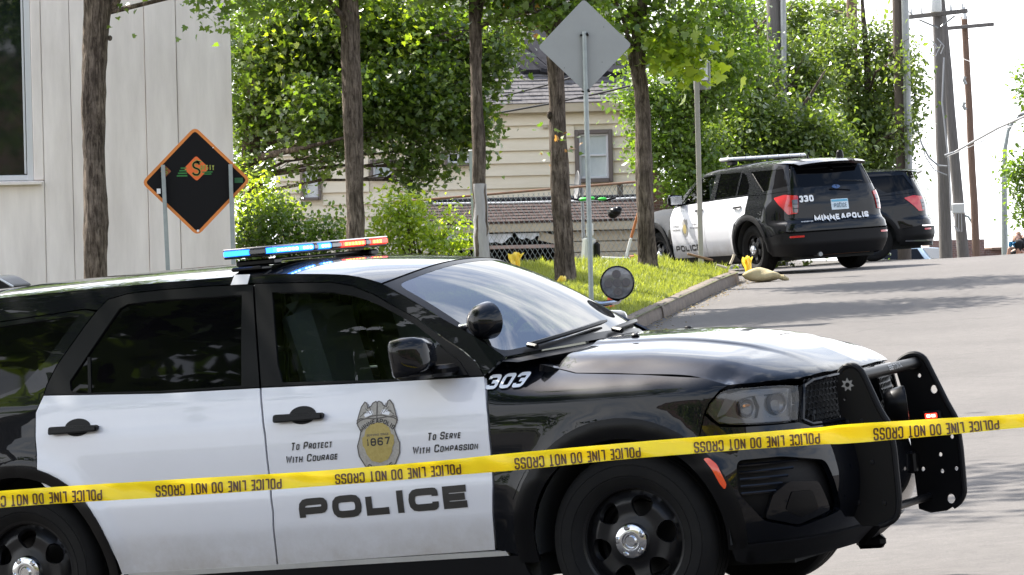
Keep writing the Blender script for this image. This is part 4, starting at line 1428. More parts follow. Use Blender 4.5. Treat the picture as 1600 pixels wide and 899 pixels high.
tree('street_tree', 'trunk with shaggy bark just left of the bare grey sign post', 50, [(885, 452), (880, 380), (875, 290), (872, 190), (868, 90), (865, 0)], [34, 31, 29, 26, 27, 28], M['bark'],
     [([(866, 60, 0), (840, 35, -.1), (810, 20, -.2), (770, 8, -.3)], .035), ([(866, 0, 0), (920, -60, .1), (980, -100, .2)], .04)],
     [B_(880, -230, 50, 190, 100, 3800), B_(850, -60, 50, 120, 70, 3380), B_(900, 10, 49.8, 60, 28, 300, .6), B_(800, 12, 49.6, 45, 18, 150, .6), B_(880, 214, 49.85, 16, 12, 14, .5)],
     'leaf_mid', .085, 24, top_h=1.6, group=SG, knots=[(860, 180, .05), (868, 172, .04), (890, 400, .03)],
     extra=[('turning_leaves', [B_(800, 14, 49.5, 30, 10, 26, .5), B_(878, 214, 49.83, 16, 10, 10, .5)], 'leaf_warm', .07)])
tree('street_tree', 'forked trunk right of the grey diamond sign with bright leaves above', 54, [(1012, 412), (1009, 330), (1006, 230), (1002, 150), (997, 100), (1003, 0)], [30, 27, 25, 23, 24, 20], M['bark'],
     [([(1000, 120, 0), (988, 100, -.05), (984, 70, -.1), (970, 20, -.2), (940, -40, -.3)], .06), ([(1003, 10, 0), (1050, -50, .1), (1120, -90, .2)], .04)],
     [B_(1010, -200, 54, 180, 90, 3600), B_(1010, 30, 54, 70, 50, 700), B_(1070, 50, 53.6, 60, 45, 380), B_(1020, -60, 54, 140, 70, 3380), B_(950, 10, 54, 40, 40, 220)],
     'leaf_mid', .09, 25, top_h=1.4, group=SG, knots=[(1002, 165, .05), (1006, 205, .04)],
     extra=[('low_sprays', [B_(1075, 90, 53.5, 50, 26, 130, .5), B_(1040, 70, 53.5, 40, 30, 120, .5)], 'leaf_lime', .15)])
# the big dark tree over the yard
tree('dark_maple', 'big dark spreading tree over the yard beside the concrete building', 63, [(402, 420), (398, 330), (392, 250), (400, 150), (430, 40)], [30, 30, 30, 26, 20], M['bark'],
     [([(395, 250, 0), (430, 240, -1.0), (480, 230, -1.6), (540, 215, -1.9)], .075), ([(398, 180, 0), (470, 120, .2), (560, 70, .4), (660, 40, .5)], .10), ([(398, 200, 0), (340, 150, .4), (300, 90, .8)], .08), ([(540, 215, -.8), (600, 225, -.9), (650, 250, -1)], .05)],
     [B_(420, 60, 63, 90, 90, 3600), B_(540, 40, 63, 120, 80, 4500), B_(660, 60, 63, 110, 70, 3900), B_(760, 90, 62.5, 55, 60, 1500), B_(430, 160, 63, 80, 62, 2850), B_(520, 170, 62, 90, 60, 3300), B_(620, 155, 62, 90, 64, 3300),
      B_(700, 160, 62, 70, 70, 2250), B_(650, 235, 61.8, 50, 34, 620), B_(560, 225, 61.8, 60, 24, 200), B_(470, 250, 62.2, 60, 24, 160), B_(390, 245, 62.8, 36, 44, 380), B_(735, 200, 62, 40, 45, 630), B_(648, 282, 61.6, 22, 22, 165, .6), B_(690, 262, 61.6, 26, 12, 105, .6), B_(780, 60, 62, 40, 36, 450), B_(600, -50, 63, 200, 50, 2250)],
     'leaf_dark', .092, 31, top_h=1.5, shape=LEAF_MAPLE, clump=.15,
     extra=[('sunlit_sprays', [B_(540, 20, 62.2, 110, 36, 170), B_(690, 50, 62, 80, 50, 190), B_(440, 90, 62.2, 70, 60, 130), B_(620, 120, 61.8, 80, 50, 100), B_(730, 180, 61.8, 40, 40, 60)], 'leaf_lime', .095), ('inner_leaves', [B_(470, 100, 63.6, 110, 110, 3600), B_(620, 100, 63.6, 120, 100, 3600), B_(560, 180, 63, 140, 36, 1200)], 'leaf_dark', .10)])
# bright shrubs under it
def shrub(label, D, stems, blobs, lm, size, seedv, group='shrubs by the fence', shape=LEAF_OVAL):
    c = blobs[0][0]
    g = G(c.x, D)
    t = thing('shrub', label, 'shrub', (c.x, D, g), group)
    mb = MB()
    for _ in range(stems):
        b0 = random.Random(seedv + _)
        bl = b0.choice(blobs)
        e = Vector(bl[0]) + Vector((b0.uniform(-.4, .4) * bl[1][0], 0, b0.uniform(-.3, .6) * bl[1][2]))
        s0 = Vector((c.x + b0.uniform(-.2, .2), D + b0.uniform(-.2, .2), g - .1))
        mb.tube([s0, s0.lerp(e, .5) + Vector((b0.uniform(-.1, .1), 0, .1)), e], [.025, .016, .006], 5)
    mb.build('stem', M['bark'], t)
    leaf_cloud('foliage', blobs, M[lm], size, seedv, t, shape, .35, .2, .12)
    return t
shrub('sunlit yellow green shrub just above the car roof beside the pale trunk', 57, 14, [B_(650, 355, 57, 70, 45, 1500), B_(610, 330, 57, 40, 36, 700), B_(640, 315, 57, 22, 24, 250), B_(700, 380, 57, 45, 34, 600), B_(590, 385, 57, 60, 40, 700), B_(720, 350, 57, 16, 30, 120)], 'leaf_lime', .075, 41)
shrub('mid green shrub between the concrete wall and the dark trunk', 58, 12, [B_(470, 360, 58, 70, 46, 1700), B_(420, 340, 58, 45, 40, 800), B_(400, 380, 58, 50, 40, 800), B_(520, 370, 58, 50, 44, 900)], 'leaf_mid', .075, 42)
shrub('pale sunlit shrub at the corner of the concrete building', 61, 8, [B_(405, 300, 61, 40, 36, 500), B_(440, 318, 61, 40, 26, 400), B_(380, 340, 61, 26, 40, 400)], 'leaf_lime', .075, 43)
tree('leafy_tree', 'background tree filling the gap between the concrete building and the clapboard house', 90, [(392, 420), (392, 300), (396, 200), (400, 80)], [20, 18, 15, 10], M['bark'],
     [([(394, 250, 0), (360, 190, .3), (340, 130, .4)], .06)],
     [B_(380, 60, 90, 70, 80, 1500), B_(400, 180, 90, 70, 80, 1700), B_(390, 290, 90, 60, 60, 1100), B_(470, 20, 90, 60, 60, 900), B_(360, 370, 90, 60, 50, 700)],
     'leaf_mid', .13, 55, shape=LEAF_OVAL, top_h=1.0, shell=.2)
tree('leafy_tree', 'pale distant tree showing through the gaps behind the parked police car', 98, [(1180, 420), (1180, 300), (1185, 200), (1190, 80)], [20, 18, 15, 10], M['bark'],
     [([(1182, 250, 0), (1120, 190, .3), (1080, 130, .4)], .06), ([(1183, 220, 0), (1260, 160, .3), (1320, 110, .4)], .06)],
     [B_(1060, 150, 98, 60, 110, 1500), B_(1180, 80, 98, 90, 90, 2200), B_(1180, 230, 98, 110, 80, 2600), B_(1290, 110, 98, 80, 90, 2000), B_(1310, 250, 98, 80, 70, 1800), B_(1100, 320, 98, 90, 60, 1500), B_(1350, 340, 98, 60, 50, 900), B_(1370, 180, 98, 30, 90, 500)],
     'leaf_mid', .14, 56, shape=LEAF_OVAL, top_h=1.0, shell=.2)
# trees behind the parked police car
RG = 'trees behind the parked police car'
tree('leafy_tree', 'light feathery tree left of the parked police car roof', 72, [(1075, 430), (1080, 330), (1085, 220), (1090, 120), (1095, 40)], [20, 18, 15, 12, 8], M['bark'],
     [([(1085, 230, 0), (1040, 190, -.2), (990, 150, -.4)], .05), ([(1088, 180, 0), (1120, 120, .2), (1140, 60, .2)], .05)],
     [B_(1010, 150, 72, 55, 60, 2065), B_(1060, 200, 72, 60, 70, 2983), B_(1020, 230, 71.8, 40, 45, 1032), B_(1060, 290, 71.5, 34, 40, 872), B_(1100, 100, 72, 60, 70, 2754), B_(1060, 60, 72, 60, 60, 2065), B_(1090, 250, 72, 50, 50, 1836), B_(1130, 10, 72, 60, 50, 1606), B_(1150, 90, 72.5, 60, 80, 1890), B_(1080, 150, 72.5, 60, 60, 1755)],
     'leaf_mid', .10, 51, shape=LEAF_OVAL, group=RG, top_h=1.0, shell=.15)
tree('leafy_tree', 'dense dark tree directly behind the parked police car', 75, [(1190, 430), (1190, 330), (1185, 200), (1180, 100), (1175, 0)], [26, 24, 20, 16, 10], M['bark'],
     [([(1187, 240, 0), (1140, 180, -.2), (1110, 110, -.3)], .07), ([(1186, 220, 0), (1250, 170, .1), (1290, 110, .2)], .07)],
     [B_(1150, 130, 75, 70, 80, 5049), B_(1200, 210, 74.5, 90, 60, 5967), B_(1130, 230, 74, 60, 50, 2983), B_(1250, 120, 77, 70, 80, 4590), B_(1160, 40, 77.5, 60, 50, 2295), B_(1240, 30, 79, 40, 50, 1606), B_(1280, 220, 74.5, 60, 50, 3442), B_(1170, 270, 74, 110, 40, 4131), B_(1260, 280, 74, 80, 40, 2983), B_(1190, 350, 74.5, 110, 60, 3442)],
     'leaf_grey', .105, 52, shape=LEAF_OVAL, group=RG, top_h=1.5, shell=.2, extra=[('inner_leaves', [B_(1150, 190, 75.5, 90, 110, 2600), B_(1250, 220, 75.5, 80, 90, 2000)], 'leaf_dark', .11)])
tree('leafy_tree', 'airy tree around the brown poles right of the parked police car', 79, [(1345, 430), (1345, 330), (1350, 220), (1355, 120), (1350, 40)], [20, 18, 15, 11, 8], M['bark'],
     [([(1348, 240, 0), (1390, 180, .1), (1420, 120, .2)], .05), ([(1350, 200, 0), (1310, 130, .1), (1290, 60, .2)], .05)],
     [B_(1310, 90, 79, 60, 80, 2983), B_(1350, 180, 79, 70, 70, 3901), B_(1300, 20, 82, 45, 40, 1147), B_(1390, 120, 79, 40, 60, 1193), B_(1380, 60, 79, 40, 40, 780), B_(1420, 100, 79, 22, 60, 436), B_(1400, 190, 78.5, 46, 40, 1193), B_(1310, 250, 78.5, 70, 40, 2754), B_(1380, 260, 78.5, 50, 34, 1193), B_(1410, 290, 78.5, 28, 16, 275), B_(1408, 90, 77.2, 34, 70, 260), B_(1412, 200, 77.2, 30, 60, 300), B_(1330, 200, 80, 90, 120, 2600), B_(1430, 150, 79, 18, 40, 206), B_(1340, 340, 78.5, 60, 50, 1377)],
     'leaf_grey', .105, 53, shape=LEAF_OVAL, group=RG, top_h=.8, shell=.15)
tree('leafy_tree', 'tree cut off by the right edge beyond the street lamp', 86, [(1640, 420), (1640, 300), (1640, 200), (1640, 100)], [24, 22, 18, 12], M['bark'],
     [([(1640, 300, 0), (1605, 280, 0), (1580, 265, 0)], .05), ([(1640, 180, 0), (1610, 140, 0)], .04)],
     [B_(1598, 268, 86, 28, 36, 900), B_(1602, 325, 86, 20, 26, 380), B_(1606, 130, 86, 18, 42, 420), B_(1640, 200, 86, 40, 100, 1200), B_(1590, 300, 86, 16, 16, 60)],
     'leaf_mid', .11, 54, shape=LEAF_OVAL, group=RG, top_h=.8)


# ------------------------------------------------------------------ car body surfaces
def catmull(P, n=24):
    P = np.array(P, float)
    Q = np.vstack([2 * P[0] - P[1], P, [P[-1][0], -P[-2][1]]])
    out = []
    d = np.linalg.norm
    for i in range(1, len(Q) - 2):
        p0, p1, p2, p3 = Q[i - 1:i + 3]
        t0 = 0; t1 = d(p1 - p0) ** .5; t2 = t1 + d(p2 - p1) ** .5; t3 = t2 + d(p3 - p2) ** .5
        for k in range(n):
            t = t1 + (t2 - t1) * k / n
            A1 = (t1 - t) / (t1 - t0) * p0 + (t - t0) / (t1 - t0) * p1
            A2 = (t2 - t) / (t2 - t1) * p1 + (t - t1) / (t2 - t1) * p2
            A3 = (t3 - t) / (t3 - t2) * p2 + (t - t2) / (t3 - t2) * p3
            B1 = (t2 - t) / (t2 - t0) * A1 + (t - t0) / (t2 - t0) * A2
            B2 = (t3 - t) / (t3 - t1) * A2 + (t - t1) / (t3 - t1) * A3
            out.append((t2 - t) / (t2 - t1) * B1 + (t - t1) / (t2 - t1) * B2)
    out.append(P[-1])
    return np.array(out)


class Wrap:
    """the side of a car body that runs straight along the flank and wraps round its end: wrap(s, z) -> point on the right side"""
    def __init__(w, ctrl, side, end, ends, arches, rad_, shoulder=None):
        w.C = catmull(ctrl)
        L = np.concatenate([[0], np.cumsum(np.linalg.norm(np.diff(w.C, axis=0), axis=1))])
        i0 = int(np.argmin(abs(w.C[:, 0])))
        w.L = L - (L[i0] - w.C[i0, 0])
        T = np.gradient(w.C, axis=0)
        w.T = T / np.linalg.norm(T, axis=1)[:, None]
        w.smax = float(w.L[-1])
        w.side = pchip(*side); w.end = pchip(*end); w.e0, w.e1 = ends
        w.arches = arches; w.rad = rad_; w.shoulder = shoulder

    def inset(w, s, z, fend=False):
        k = ss(w.e0, w.e1, s)
        i = w.side(z) * (1 - k) + w.end(z) * k
        if z > .25 and z < 1.1:
            for wx in w.arches:
                r = hypot(s - wx, z - w.rad)
                i -= .020 * exp(-((r - .50) / .055) ** 2)
        if fend and w.shoulder:
            a, b, z0, h, amt = w.shoulder
            q = ss(a, b, s) * (1 - k)
            if z > z0: i += q * amt * min((z - z0) / h, 1.6) ** 2.0
        return i

    def __call__(w, s, z, fend=False):
        if s > w.smax:
            return w(2 * w.smax - s, z, fend) * np.array([1, -1, 1])
        x = np.interp(s, w.L, w.C[:, 0]); y = np.interp(s, w.L, w.C[:, 1])
        tx = np.interp(s, w.L, w.T[:, 0]); ty = np.interp(s, w.L, w.T[:, 1])
        n = hypot(tx, ty); tx /= n; ty /= n
        i = w.inset(s, z, fend)
        return np.array([x + ty * i, -(y - tx * i), z])

    def f(w, s, z): return w(s, z, True)


WD = Wrap([(-4.2, .90), (-3.9, .93), (-3.4, .952), (-3.0, .955), (.10, .955), (.25, .951), (.42, .932), (.58, .885), (.70, .80),
           (.79, .66), (.85, .48), (.885, .25), (.90, 0)],
          ([.2, .38, .45, .55, .66, .72, .85, .97, 1.05, 1.13, 1.2, 1.4, 1.6, 1.67, 1.76],
           [.10, .055, .035, .008, .0, .007, .004, .010, .028, .05, .078, .155, .24, .275, .34]),
          ([.2, .30, .38, .48, .58, .70, .80, .90, 1.0, 1.06, 1.10, 1.14, 1.2],
           [.25, .12, .05, .01, 0, .015, .05, .075, .095, .12, .16, .24, .4]),
          (.30, .85), (0, -3.042), .38, (-.78, -.30, 1.0, .12, .15))

# the parked police SUV: measured from its rear axle towards its tail, left flank towards the camera
WE = Wrap([(-3.95, 0), (-3.93, .30), (-3.86, .60), (-3.72, .83), (-3.45, .96), (-3.2, .998), (.30, .998), (.55, .985), (.80, .945), (.98, .86), (1.09, .70), (1.14, .48), (1.165, .24), (1.175, 0)],
          ([.2, .35, .45, .60, .75, .95, 1.05, 1.12, 1.3, 1.5, 1.62, 1.70, 1.78], [.14, .06, .035, .008, 0, .012, .03, .06, .12, .195, .245, .29, .36]),
          ([.2, .35, .45, .60, .72, .80, 1.0, 1.10, 1.25, 1.45, 1.60, 1.68, 1.78], [.12, .04, 0, 0, .02, .08, .095, .115, .17, .26, .335, .38, .45]),
          (.40, 1.02), (0, -3.025), .385, None)


# ------------------------------------------------------------------ the police car in the foreground
def arc(cx, cz, r, a0, a1, n=16):
    return [(cx + r * cos(rad(a0 + (a1 - a0) * i / n)), cz + r * sin(rad(a0 + (a1 - a0) * i / n))) for i in range(n + 1)]


def build_wheel(car, x, y, right, r=.38, rim=.232, width=.255, cap_r=.078, spin=0.0):
    """wheel = steel disc, with the tyre and the chrome cap as its own pieces"""
    sgn = 1 if right else -1
    Mx = Matrix.Translation((x, y, r)) @ Matrix.Rotation(rad(90 * sgn), 4, 'X') @ Matrix.Rotation(spin, 4, 'Z')
    dep = pchip([0, .05, .085, .12, .17, .20, .215, rim + .02], [-.012, -.012, -.02, -.030, -.026, -.050, -.062, -.066])
    def fn(u, v):
        p = Mx @ Vector((u, v, dep(hypot(u, v))))
        return np.array(p)
    out = [(.218 * cos(2 * pi * i / 48), .218 * sin(2 * pi * i / 48)) for i in range(48)]
    holes = []
    for k in range(6):
        a = 2 * pi * k / 6
        h = []
        for i in range(14):
            t = 2 * pi * i / 14
            rr = .155 + .046 * cos(t); w = .042 * sin(t) * (1.15 + .35 * cos(t))
            h.append((rr * cos(a) - w * sin(a), rr * sin(a) + w * cos(a)))
        holes.append(h)
    pm = PM().panel(out, fn, g=.016, holes=holes, flange=.02)
    wh = pm.build('wheel', M['steel_black'], car)
    mb = MB()
    mb.lathe([(.218, -.066), (.222, -.055), (rim - .004, -.028), (rim + .006, -.022), (rim + .010, -.03), (rim + .006, -.045), (rim - .012, -.06), (rim - .016, -width + .02)], Mx, 48)
    mb.lathe([(.001, -.14), (.16, -.14), (.17, -.12), (.19, -.12)], Mx, 32)
    mb.build('rim', M['steel_black'], wh, local=True)
    ty = MB()
    w = width
    prof = [(rim - .01, -.035), (rim + .012, -.018), (rim + .03, -.006), (rim + .045, .001), (rim + .048, -.002), (rim + .052, .002), (rim + .07, 0.004), (rim + .093, .0035), (rim + .096, .0), (rim + .10, .002), (rim + .125, -.008), (r - .010, -.022), (r, -.045)]
    for gx in (.075, .125, .175):
        prof += [(r, -gx + .006), (r - .008, -gx + .004), (r - .008, -gx - .004), (r, -gx - .006)]
    prof += [(r, -w + .045), (r - .012, -w + .02), (rim + .10, -w), (rim, -w + .03)]
    ty.lathe(prof, Mx, 64)
    ty.build('tyre', M['tyre'], wh, local=True)
    hc = MB()
    hc.lathe([(.001, .012), (.022, .012), (.026, .008), (.030, .004), (.036, .004), (.040, .010), (.060, .010), (.072, .004), (cap_r, -.008), (cap_r + .001, -.02)], Mx, 40)
    for k in range(5):
        a = 2 * pi * k / 5 + .3
        c = Mx @ Vector((.060 * cos(a), .060 * sin(a), .007))
        R3 = Mx.to_3x3() @ Matrix.Rotation(a, 3, 'Z')
        hc.bevbox(c, (.022, .030, .014), .005, R3)
    hc.build('hub_cap', M['chrome'], wh, local=True)
    return wh


def print_part(mb, name, m, parent, label=None):
    o = mb.build(name, m, parent, local=True, angle=0)
    if label: o['label'] = label
    return o


DM = Matrix(((0.90895321, 0.411925, -0.0642017, 0.88341322), (-0.4135205, 0.91039732, -0.01332326, 17.33666345),
             (0.05296087, 0.03865894, 0.997848, -1.4473776 + 1.5), (0, 0, 0, 1)))
car = thing('police_car', 'black and white police SUV with lit light bar standing across the street behind the yellow tape', 'police car', mtx=DM)
car['label'] = 'near black and white police SUV numbered 303 with lit light bar'

W_, WF = WD, WD.f
# outlines measured along the flank (distance ahead of the front axle, height)
DOORTOP = [(-1.824, 1.622), (-1.428, 1.598), (-1.315, 1.573), (-1.203, 1.528), (-1.068, 1.454), (-.981, 1.409), (-.821, 1.301), (-.742, 1.254), (-.669, 1.197), (-.624, 1.134)]
DITCH = [(-1.83, 1.66), (-1.522, 1.642), (-1.347, 1.624), (-1.257, 1.603), (-1.167, 1.574), (-.991, 1.477), (-.828, 1.387), (-.701, 1.32), (-.59, 1.252), (-.53, 1.212)]
FGLASS = [(-1.725, 1.575), (-1.422, 1.556), (-1.31, 1.533), (-1.246, 1.512), (-1.156, 1.472), (-1.065, 1.426), (-.985, 1.382), (-.85, 1.285), (-.775, 1.215), (-.715, 1.142), (-1.115, 1.150), (-1.627, 1.171), (-1.66, 1.25)]
SPLIT = [(-1.823, 1.618), (-1.786, 1.432), (-1.74, 1.186), (-1.733, 1.155)]
SPLIT_LOW = [(-1.733, 1.155), (-1.704, .944), (-1.701, .772), (-1.696, .599), (-1.73, .355)]
RTOP = [(-2.047, 1.627), (-2.316, 1.629), (-2.486, 1.625), (-2.589, 1.606), (-2.640, 1.560), (-2.695, 1.495), (-2.758, 1.41), (-2.823, 1.324), (-2.867, 1.237), (-2.878, 1.192)]
RGLASS = [(-1.88, 1.575), (-2.039, 1.577), (-2.309, 1.583), (-2.478, 1.578), (-2.520, 1.560), (-2.608, 1.437), (-2.745, 1.247), (-2.735, 1.205), (-2.690, 1.190), (-2.257, 1.174), (-1.836, 1.170)]
RREAR = [(-2.878, 1.192), (-2.911, 1.116), (-2.907, 1.015), (-2.896, .898), (-2.892, .80), (-2.870, .772), (-2.824, .76), (-2.760, .728), (-2.699, .69), (-2.617, .613), (-2.565, .509), (-2.538, .414), (-2.529, .347)]
BELT = [(-2.256, 1.163), (-1.733, 1.155)]

# black body: pillars and roof rail, fenders, quarter panels, rear
pm = PM()
roofside = [(-3.95, 1.60), (-3.70, 1.637), (-3.185, 1.655), (-2.33, 1.662)] + DITCH + list(reversed(DOORTOP)) + RTOP[:5] + \
    [(-2.707, 1.571), (-3.165, 1.545), (-3.5, 1.52), (-3.9, 1.47)]
pm.panel(roofside, W_, .05, gap=.002)
quarter = list(reversed(RREAR[:5])) + [(-2.867, 1.237), (-2.823, 1.324), (-2.758, 1.41), (-2.695, 1.495), (-2.645, 1.556), (-2.707, 1.571), (-3.165, 1.545), (-3.5, 1.52), (-3.9, 1.47), (-4.1, 1.0), (-4.1, .45), (-3.6, .38)] + \
    [p for p in arc(-3.042, .38, .47, 178, 72, 14)]
QWIN = [(-2.735, 1.545), (-3.165, 1.522), (-3.45, 1.49), (-3.45, 1.24), (-3.116, 1.207), (-3.006, 1.237), (-2.95, 1.292), (-2.882, 1.354), (-2.809, 1.451)]
pm.panel(quarter, W_, .05, gap=.003, holes=[QWIN])
fender = [(-.617, 1.134), (-.585, 1.205), (-.50, 1.206), (-.440, 1.180), (-.403, 1.164), (-.342, 1.134), (-.245, 1.114), (.079, 1.091), (.398, 1.059), (.515, 1.020), (.470, .999), (.424, .953), (.401, .915), (.365, .80)] + \
    arc(0, .38, .462, 42, 187, 24) + [(-.50, .335), (-.641, .371), (-.600, .656), (-.598, .823), (-.599, .963)]
pm.panel(fender, WF, .04, gap=.002)
body = pm.build('body', M['black'], car)
pm.build('body', M['black'], car, mirror=True)
# wheel arch lips and lower trims
for cx in (0, -3.042):
    pm = PM()
    ring = arc(cx, .38, .535, -6, 187, 30) + list(reversed(arc(cx, .38, .448, -8, 189, 30)))
    if cx < -1: ring = arc(cx, .38, .500, -4, 187, 30) + list(reversed(arc(cx, .38, .448, -6, 189, 30)))
    pm.panel(ring, W_, .03, off=.006, flange=.05)
    pm.build('wheel_arch', M['satin'], car); pm.build('wheel_arch', M['satin'], car, mirror=True)

pm = PM().panel([(-2.50, .352), (-.60, .366), (-.585, .345), (-2.50, .328)], W_, .05, off=.002)
sl = pm.build('rocker_panel', mat('grey_rocker_strip', (.50, .49, .46), .45, var=(.40, .39, .37), scale=8), car)
pm = PM().panel([(-2.50, .325), (-.52, .342), (-.50, .24), (-2.5, .22)], W_, .06)
pm.build('sill', M['plastic'], car)

# doors
def door(name, low, frame, glass, gm, mirror=False):
    p = PM().panel(low, W_, .035, gap=.0022, flange=.03)
    d = p.build(name, M['white'], car, mirror)
    p = PM().panel(frame, W_, .04, gap=.0022, holes=[glass], flange=.02)
    p.build('window_frame', M['satin'], d, mirror)
    p = PM().panel(shrink(glass, -.008), W_, .06, off=-.010, flange=0)
    p.build('window', gm, d, mirror)
    return d
flow = list(reversed(SPLIT_LOW[1:])) + [SPLIT_LOW[0], (-1.115, 1.141), (-.624, 1.134), (-.606, .963), (-.605, .823), (-.607, .656), (-.648, .371)]
fframe = [(-1.733, 1.157), (-1.115, 1.143), (-.624, 1.136)] + list(reversed(DOORTOP)) + SPLIT[1:3]
rlow = [(-1.736, .345)] + [(a - .006, b) for a, b in reversed(SPLIT_LOW[1:-1])] + [(-1.739, 1.155), (-2.256, 1.163)] + RREAR
rframe = [(-1.739, 1.157), (-1.746, 1.186), (-1.792, 1.432), (-1.829, 1.618)] + RTOP + [(-2.256, 1.165)]
fd = door('front_door', flow, fframe, FGLASS, M['door_glass'])
rd = door('rear_door', rlow, rframe, RGLASS, M['privacy'])
door('front_door', flow, fframe, FGLASS, M['door_glass'], True)
door('rear_door', rlow, rframe, RGLASS, M['privacy'], True)
pm = PM().panel(shrink(QWIN, -.006), W_, .06, off=-.008, flange=0)
pm.build('quarter_window', M['privacy'], car); pm.build('quarter_window', M['privacy'], car, mirror=True)
# fixed divider bar of the rear door glass
pm = PM().panel([(-2.666, 1.352), (-2.650, 1.352), (-2.625, 1.190), (-2.641, 1.190)], W_, .05, off=-.004, flange=.004)
pm.build('divider_bar', M['satin'], rd)

def handle(parent, s0, s1, z, mx=False):
    mb = MB()
    c = (s0 + s1) / 2 + .012
    ring = [(c + .068 * cos(2 * pi * i / 28), z + .006 + .040 * sin(2 * pi * i / 28)) for i in range(28)]
    fn = lambda u, v, d: tuple(W_(u, v) + np.array((0, -d, 0)))
    mb.prism(ring, fn, .001, .004)
    bar = rounded([(s0, z - .019), (s1, z - .016), (s1, z + .012), (s0, z + .017)], .012, 4)
    for d0, d1, k in ((.012, .030, 0), (.030, .038, .006)):
        mb.prism(shrink(bar, k), fn, d0, d1)
    mb.prism(rounded([(s0 + .005, z - .012), (s0 + .05, z - .012), (s0 + .05, z + .010), (s0 + .005, z + .010)], .006), fn, 0, .014)
    mb.prism(rounded([(s1 - .05, z - .012), (s1 - .005, z - .012), (s1 - .005, z + .008), (s1 - .05, z + .008)], .006), fn, 0, .014)
    return mb.build('door_handle', M['satin'], parent, local=True)
handle(fd, -1.651, -1.402, 1.015)
handle(rd, -2.822, -2.563, 1.030)

# roof
zr = pchip([-4.1, -3.95, -3.7, -3.185, -2.33, -1.83, -1.522, -1.347, -1.257, -1.167, -1.0], [1.56, 1.60, 1.637, 1.655, 1.662, 1.66, 1.642, 1.624, 1.603, 1.574, 1.50])
zc = pchip([-4.1, -3.6, -3.2, -2.5, -2.0, -1.6, -1.1, -.95], [1.63, 1.68, 1.708, 1.716, 1.712, 1.70, 1.652, 1.628])
def yr(x): return float(-WD(x, zr(x))[1])
def roof_f(x, q):
    t = q / .7
    z = zr(x) + (zc(x) - zr(x)) * (1 - abs(t) ** 2.4)
    return np.array([x, t * yr(x), z])
def header(u):                                   # top edge of the windshield, u in -1..1
    x = -1.167 + .095 * (1 - abs(u) ** 2.2)
    return x
hdr = [(header(u / 10) - .004, u * .07) for u in range(-10, 11)]
pm = PM().panel(hdr + [(-4.0, .7), (-4.0, -.7)], roof_f, .06, flange=.01)
pm.build('roof', M['black'], car)
# windshield
def ws_f(u, v):
    t = u / .75
    b = np.array([-.575 + .19 * (1 - abs(t) ** 2.2), t * .848, 1.207 + .028 * (1 - t * t)])
    x = header(t) + .004
    p = roof_f(x, t * .7)
    h = np.array([p[0], p[1] * .995, p[2] - .004])
    w = v / .7
    q = b * (1 - w) + h * w
    bul = .035 * (1 - t * t) * 4 * w * (1 - w) + .012 * 4 * w * (1 - w)
    return q + np.array([.45, 0, .9]) * bul
pm = PM().panel([(-.75, 0), (.75, 0), (.75, .7), (-.75, .7)], ws_f, .07, flange=0)
pm.build('windshield', M['wind_glass'], car)
pm = PM().panel([(-.75, 0), (.75, 0), (.75, .7), (-.75, .7)], ws_f, .07, off=.001, flange=0, holes=[rounded([(-.72, .035), (.72, .035), (.70, .665), (-.70, .665)], .06)])
pm.build('windshield_seal', M['satin'], car)

# hood
GAPL = [(-.403, 1.164), (-.342, 1.134), (-.245, 1.114), (.079, 1.091), (.398, 1.059), (.515, 1.020)]
gp = [WF(s, z) for s, z in GAPL]
yE = pchip([-.6] + [p[0] for p in gp], [-gp[0][1]] + [-p[1] for p in gp])
zE = pchip([-.6] + [p[0] for p in gp], [gp[0][2] + .02] + [p[2] for p in gp])
zC = pchip([-.6, -.4, 0, .4, .7, .83], [1.235, 1.238, 1.232, 1.178, 1.095, 1.05])
FRONT = [(.515, 1.020), (.60, 1.016), (.677, 1.012), (.80, 1.008), (.929, 1.004), (1.034, 1.012), (1.222, 1.018), (WD.smax, 1.020)]
fp = [WF(s, z) for s, z in FRONT]
_o = sorted([(-p[1], p[0], p[2]) for p in fp])
xF = pchip([q[0] for q in _o], [q[1] for q in _o])
zF = pchip([q[0] for q in _o], [q[2] for q in _o])
prof_h = pchip([0, .3, .6, .80, .87, .94, 1.0], [1, .955, .78, .60, .45, .20, 0])
def hood_f(x, y):
    a = abs(y)
    t = min(a / yE(x), 1.0)
    zb = zE(x) + (zC(x) - zE(x)) * prof_h(t)
    zb += .012 * (ss(.42, .36, a)) * ss(.75, .3, x)
    d = max(xF(min(a, _o[-1][0])) - x, 0.0)
    w = sqrt(max(1 - (1 - min(d / .22, 1.0)) ** 2, 0.0))
    zf = zF(min(a, _o[-1][0]))
    return np.array([x, y, zf + (zb - zf) * w])
rear_edge = [(-.405 + .12 * (1 - (u / .80) ** 2), u) for u in np.linspace(.80, -.80, 17)]
edge_r = [(p[0], p[1]) for p in gp[1:]] + [(p[0], p[1]) for p in fp[1:]]
edge_l = [(a, -b) for a, b in reversed(edge_r[:-1])]
hood_poly = edge_r + edge_l + rear_edge
pm = PM().panel(hood_poly, hood_f, .035, gap=.002, flange=.03)
hood = pm.build('hood', M['black'], car)
mb = MB()
for x, y in ((-.15, -.30), (-.15, .34)):
    p = hood_f(x, y)
    mb.bevbox(tuple(p + np.array((0, 0, .006))), (.035, .03, .016), .006)
mb.build('washer_nozzle', M['satin'], hood, local=True)
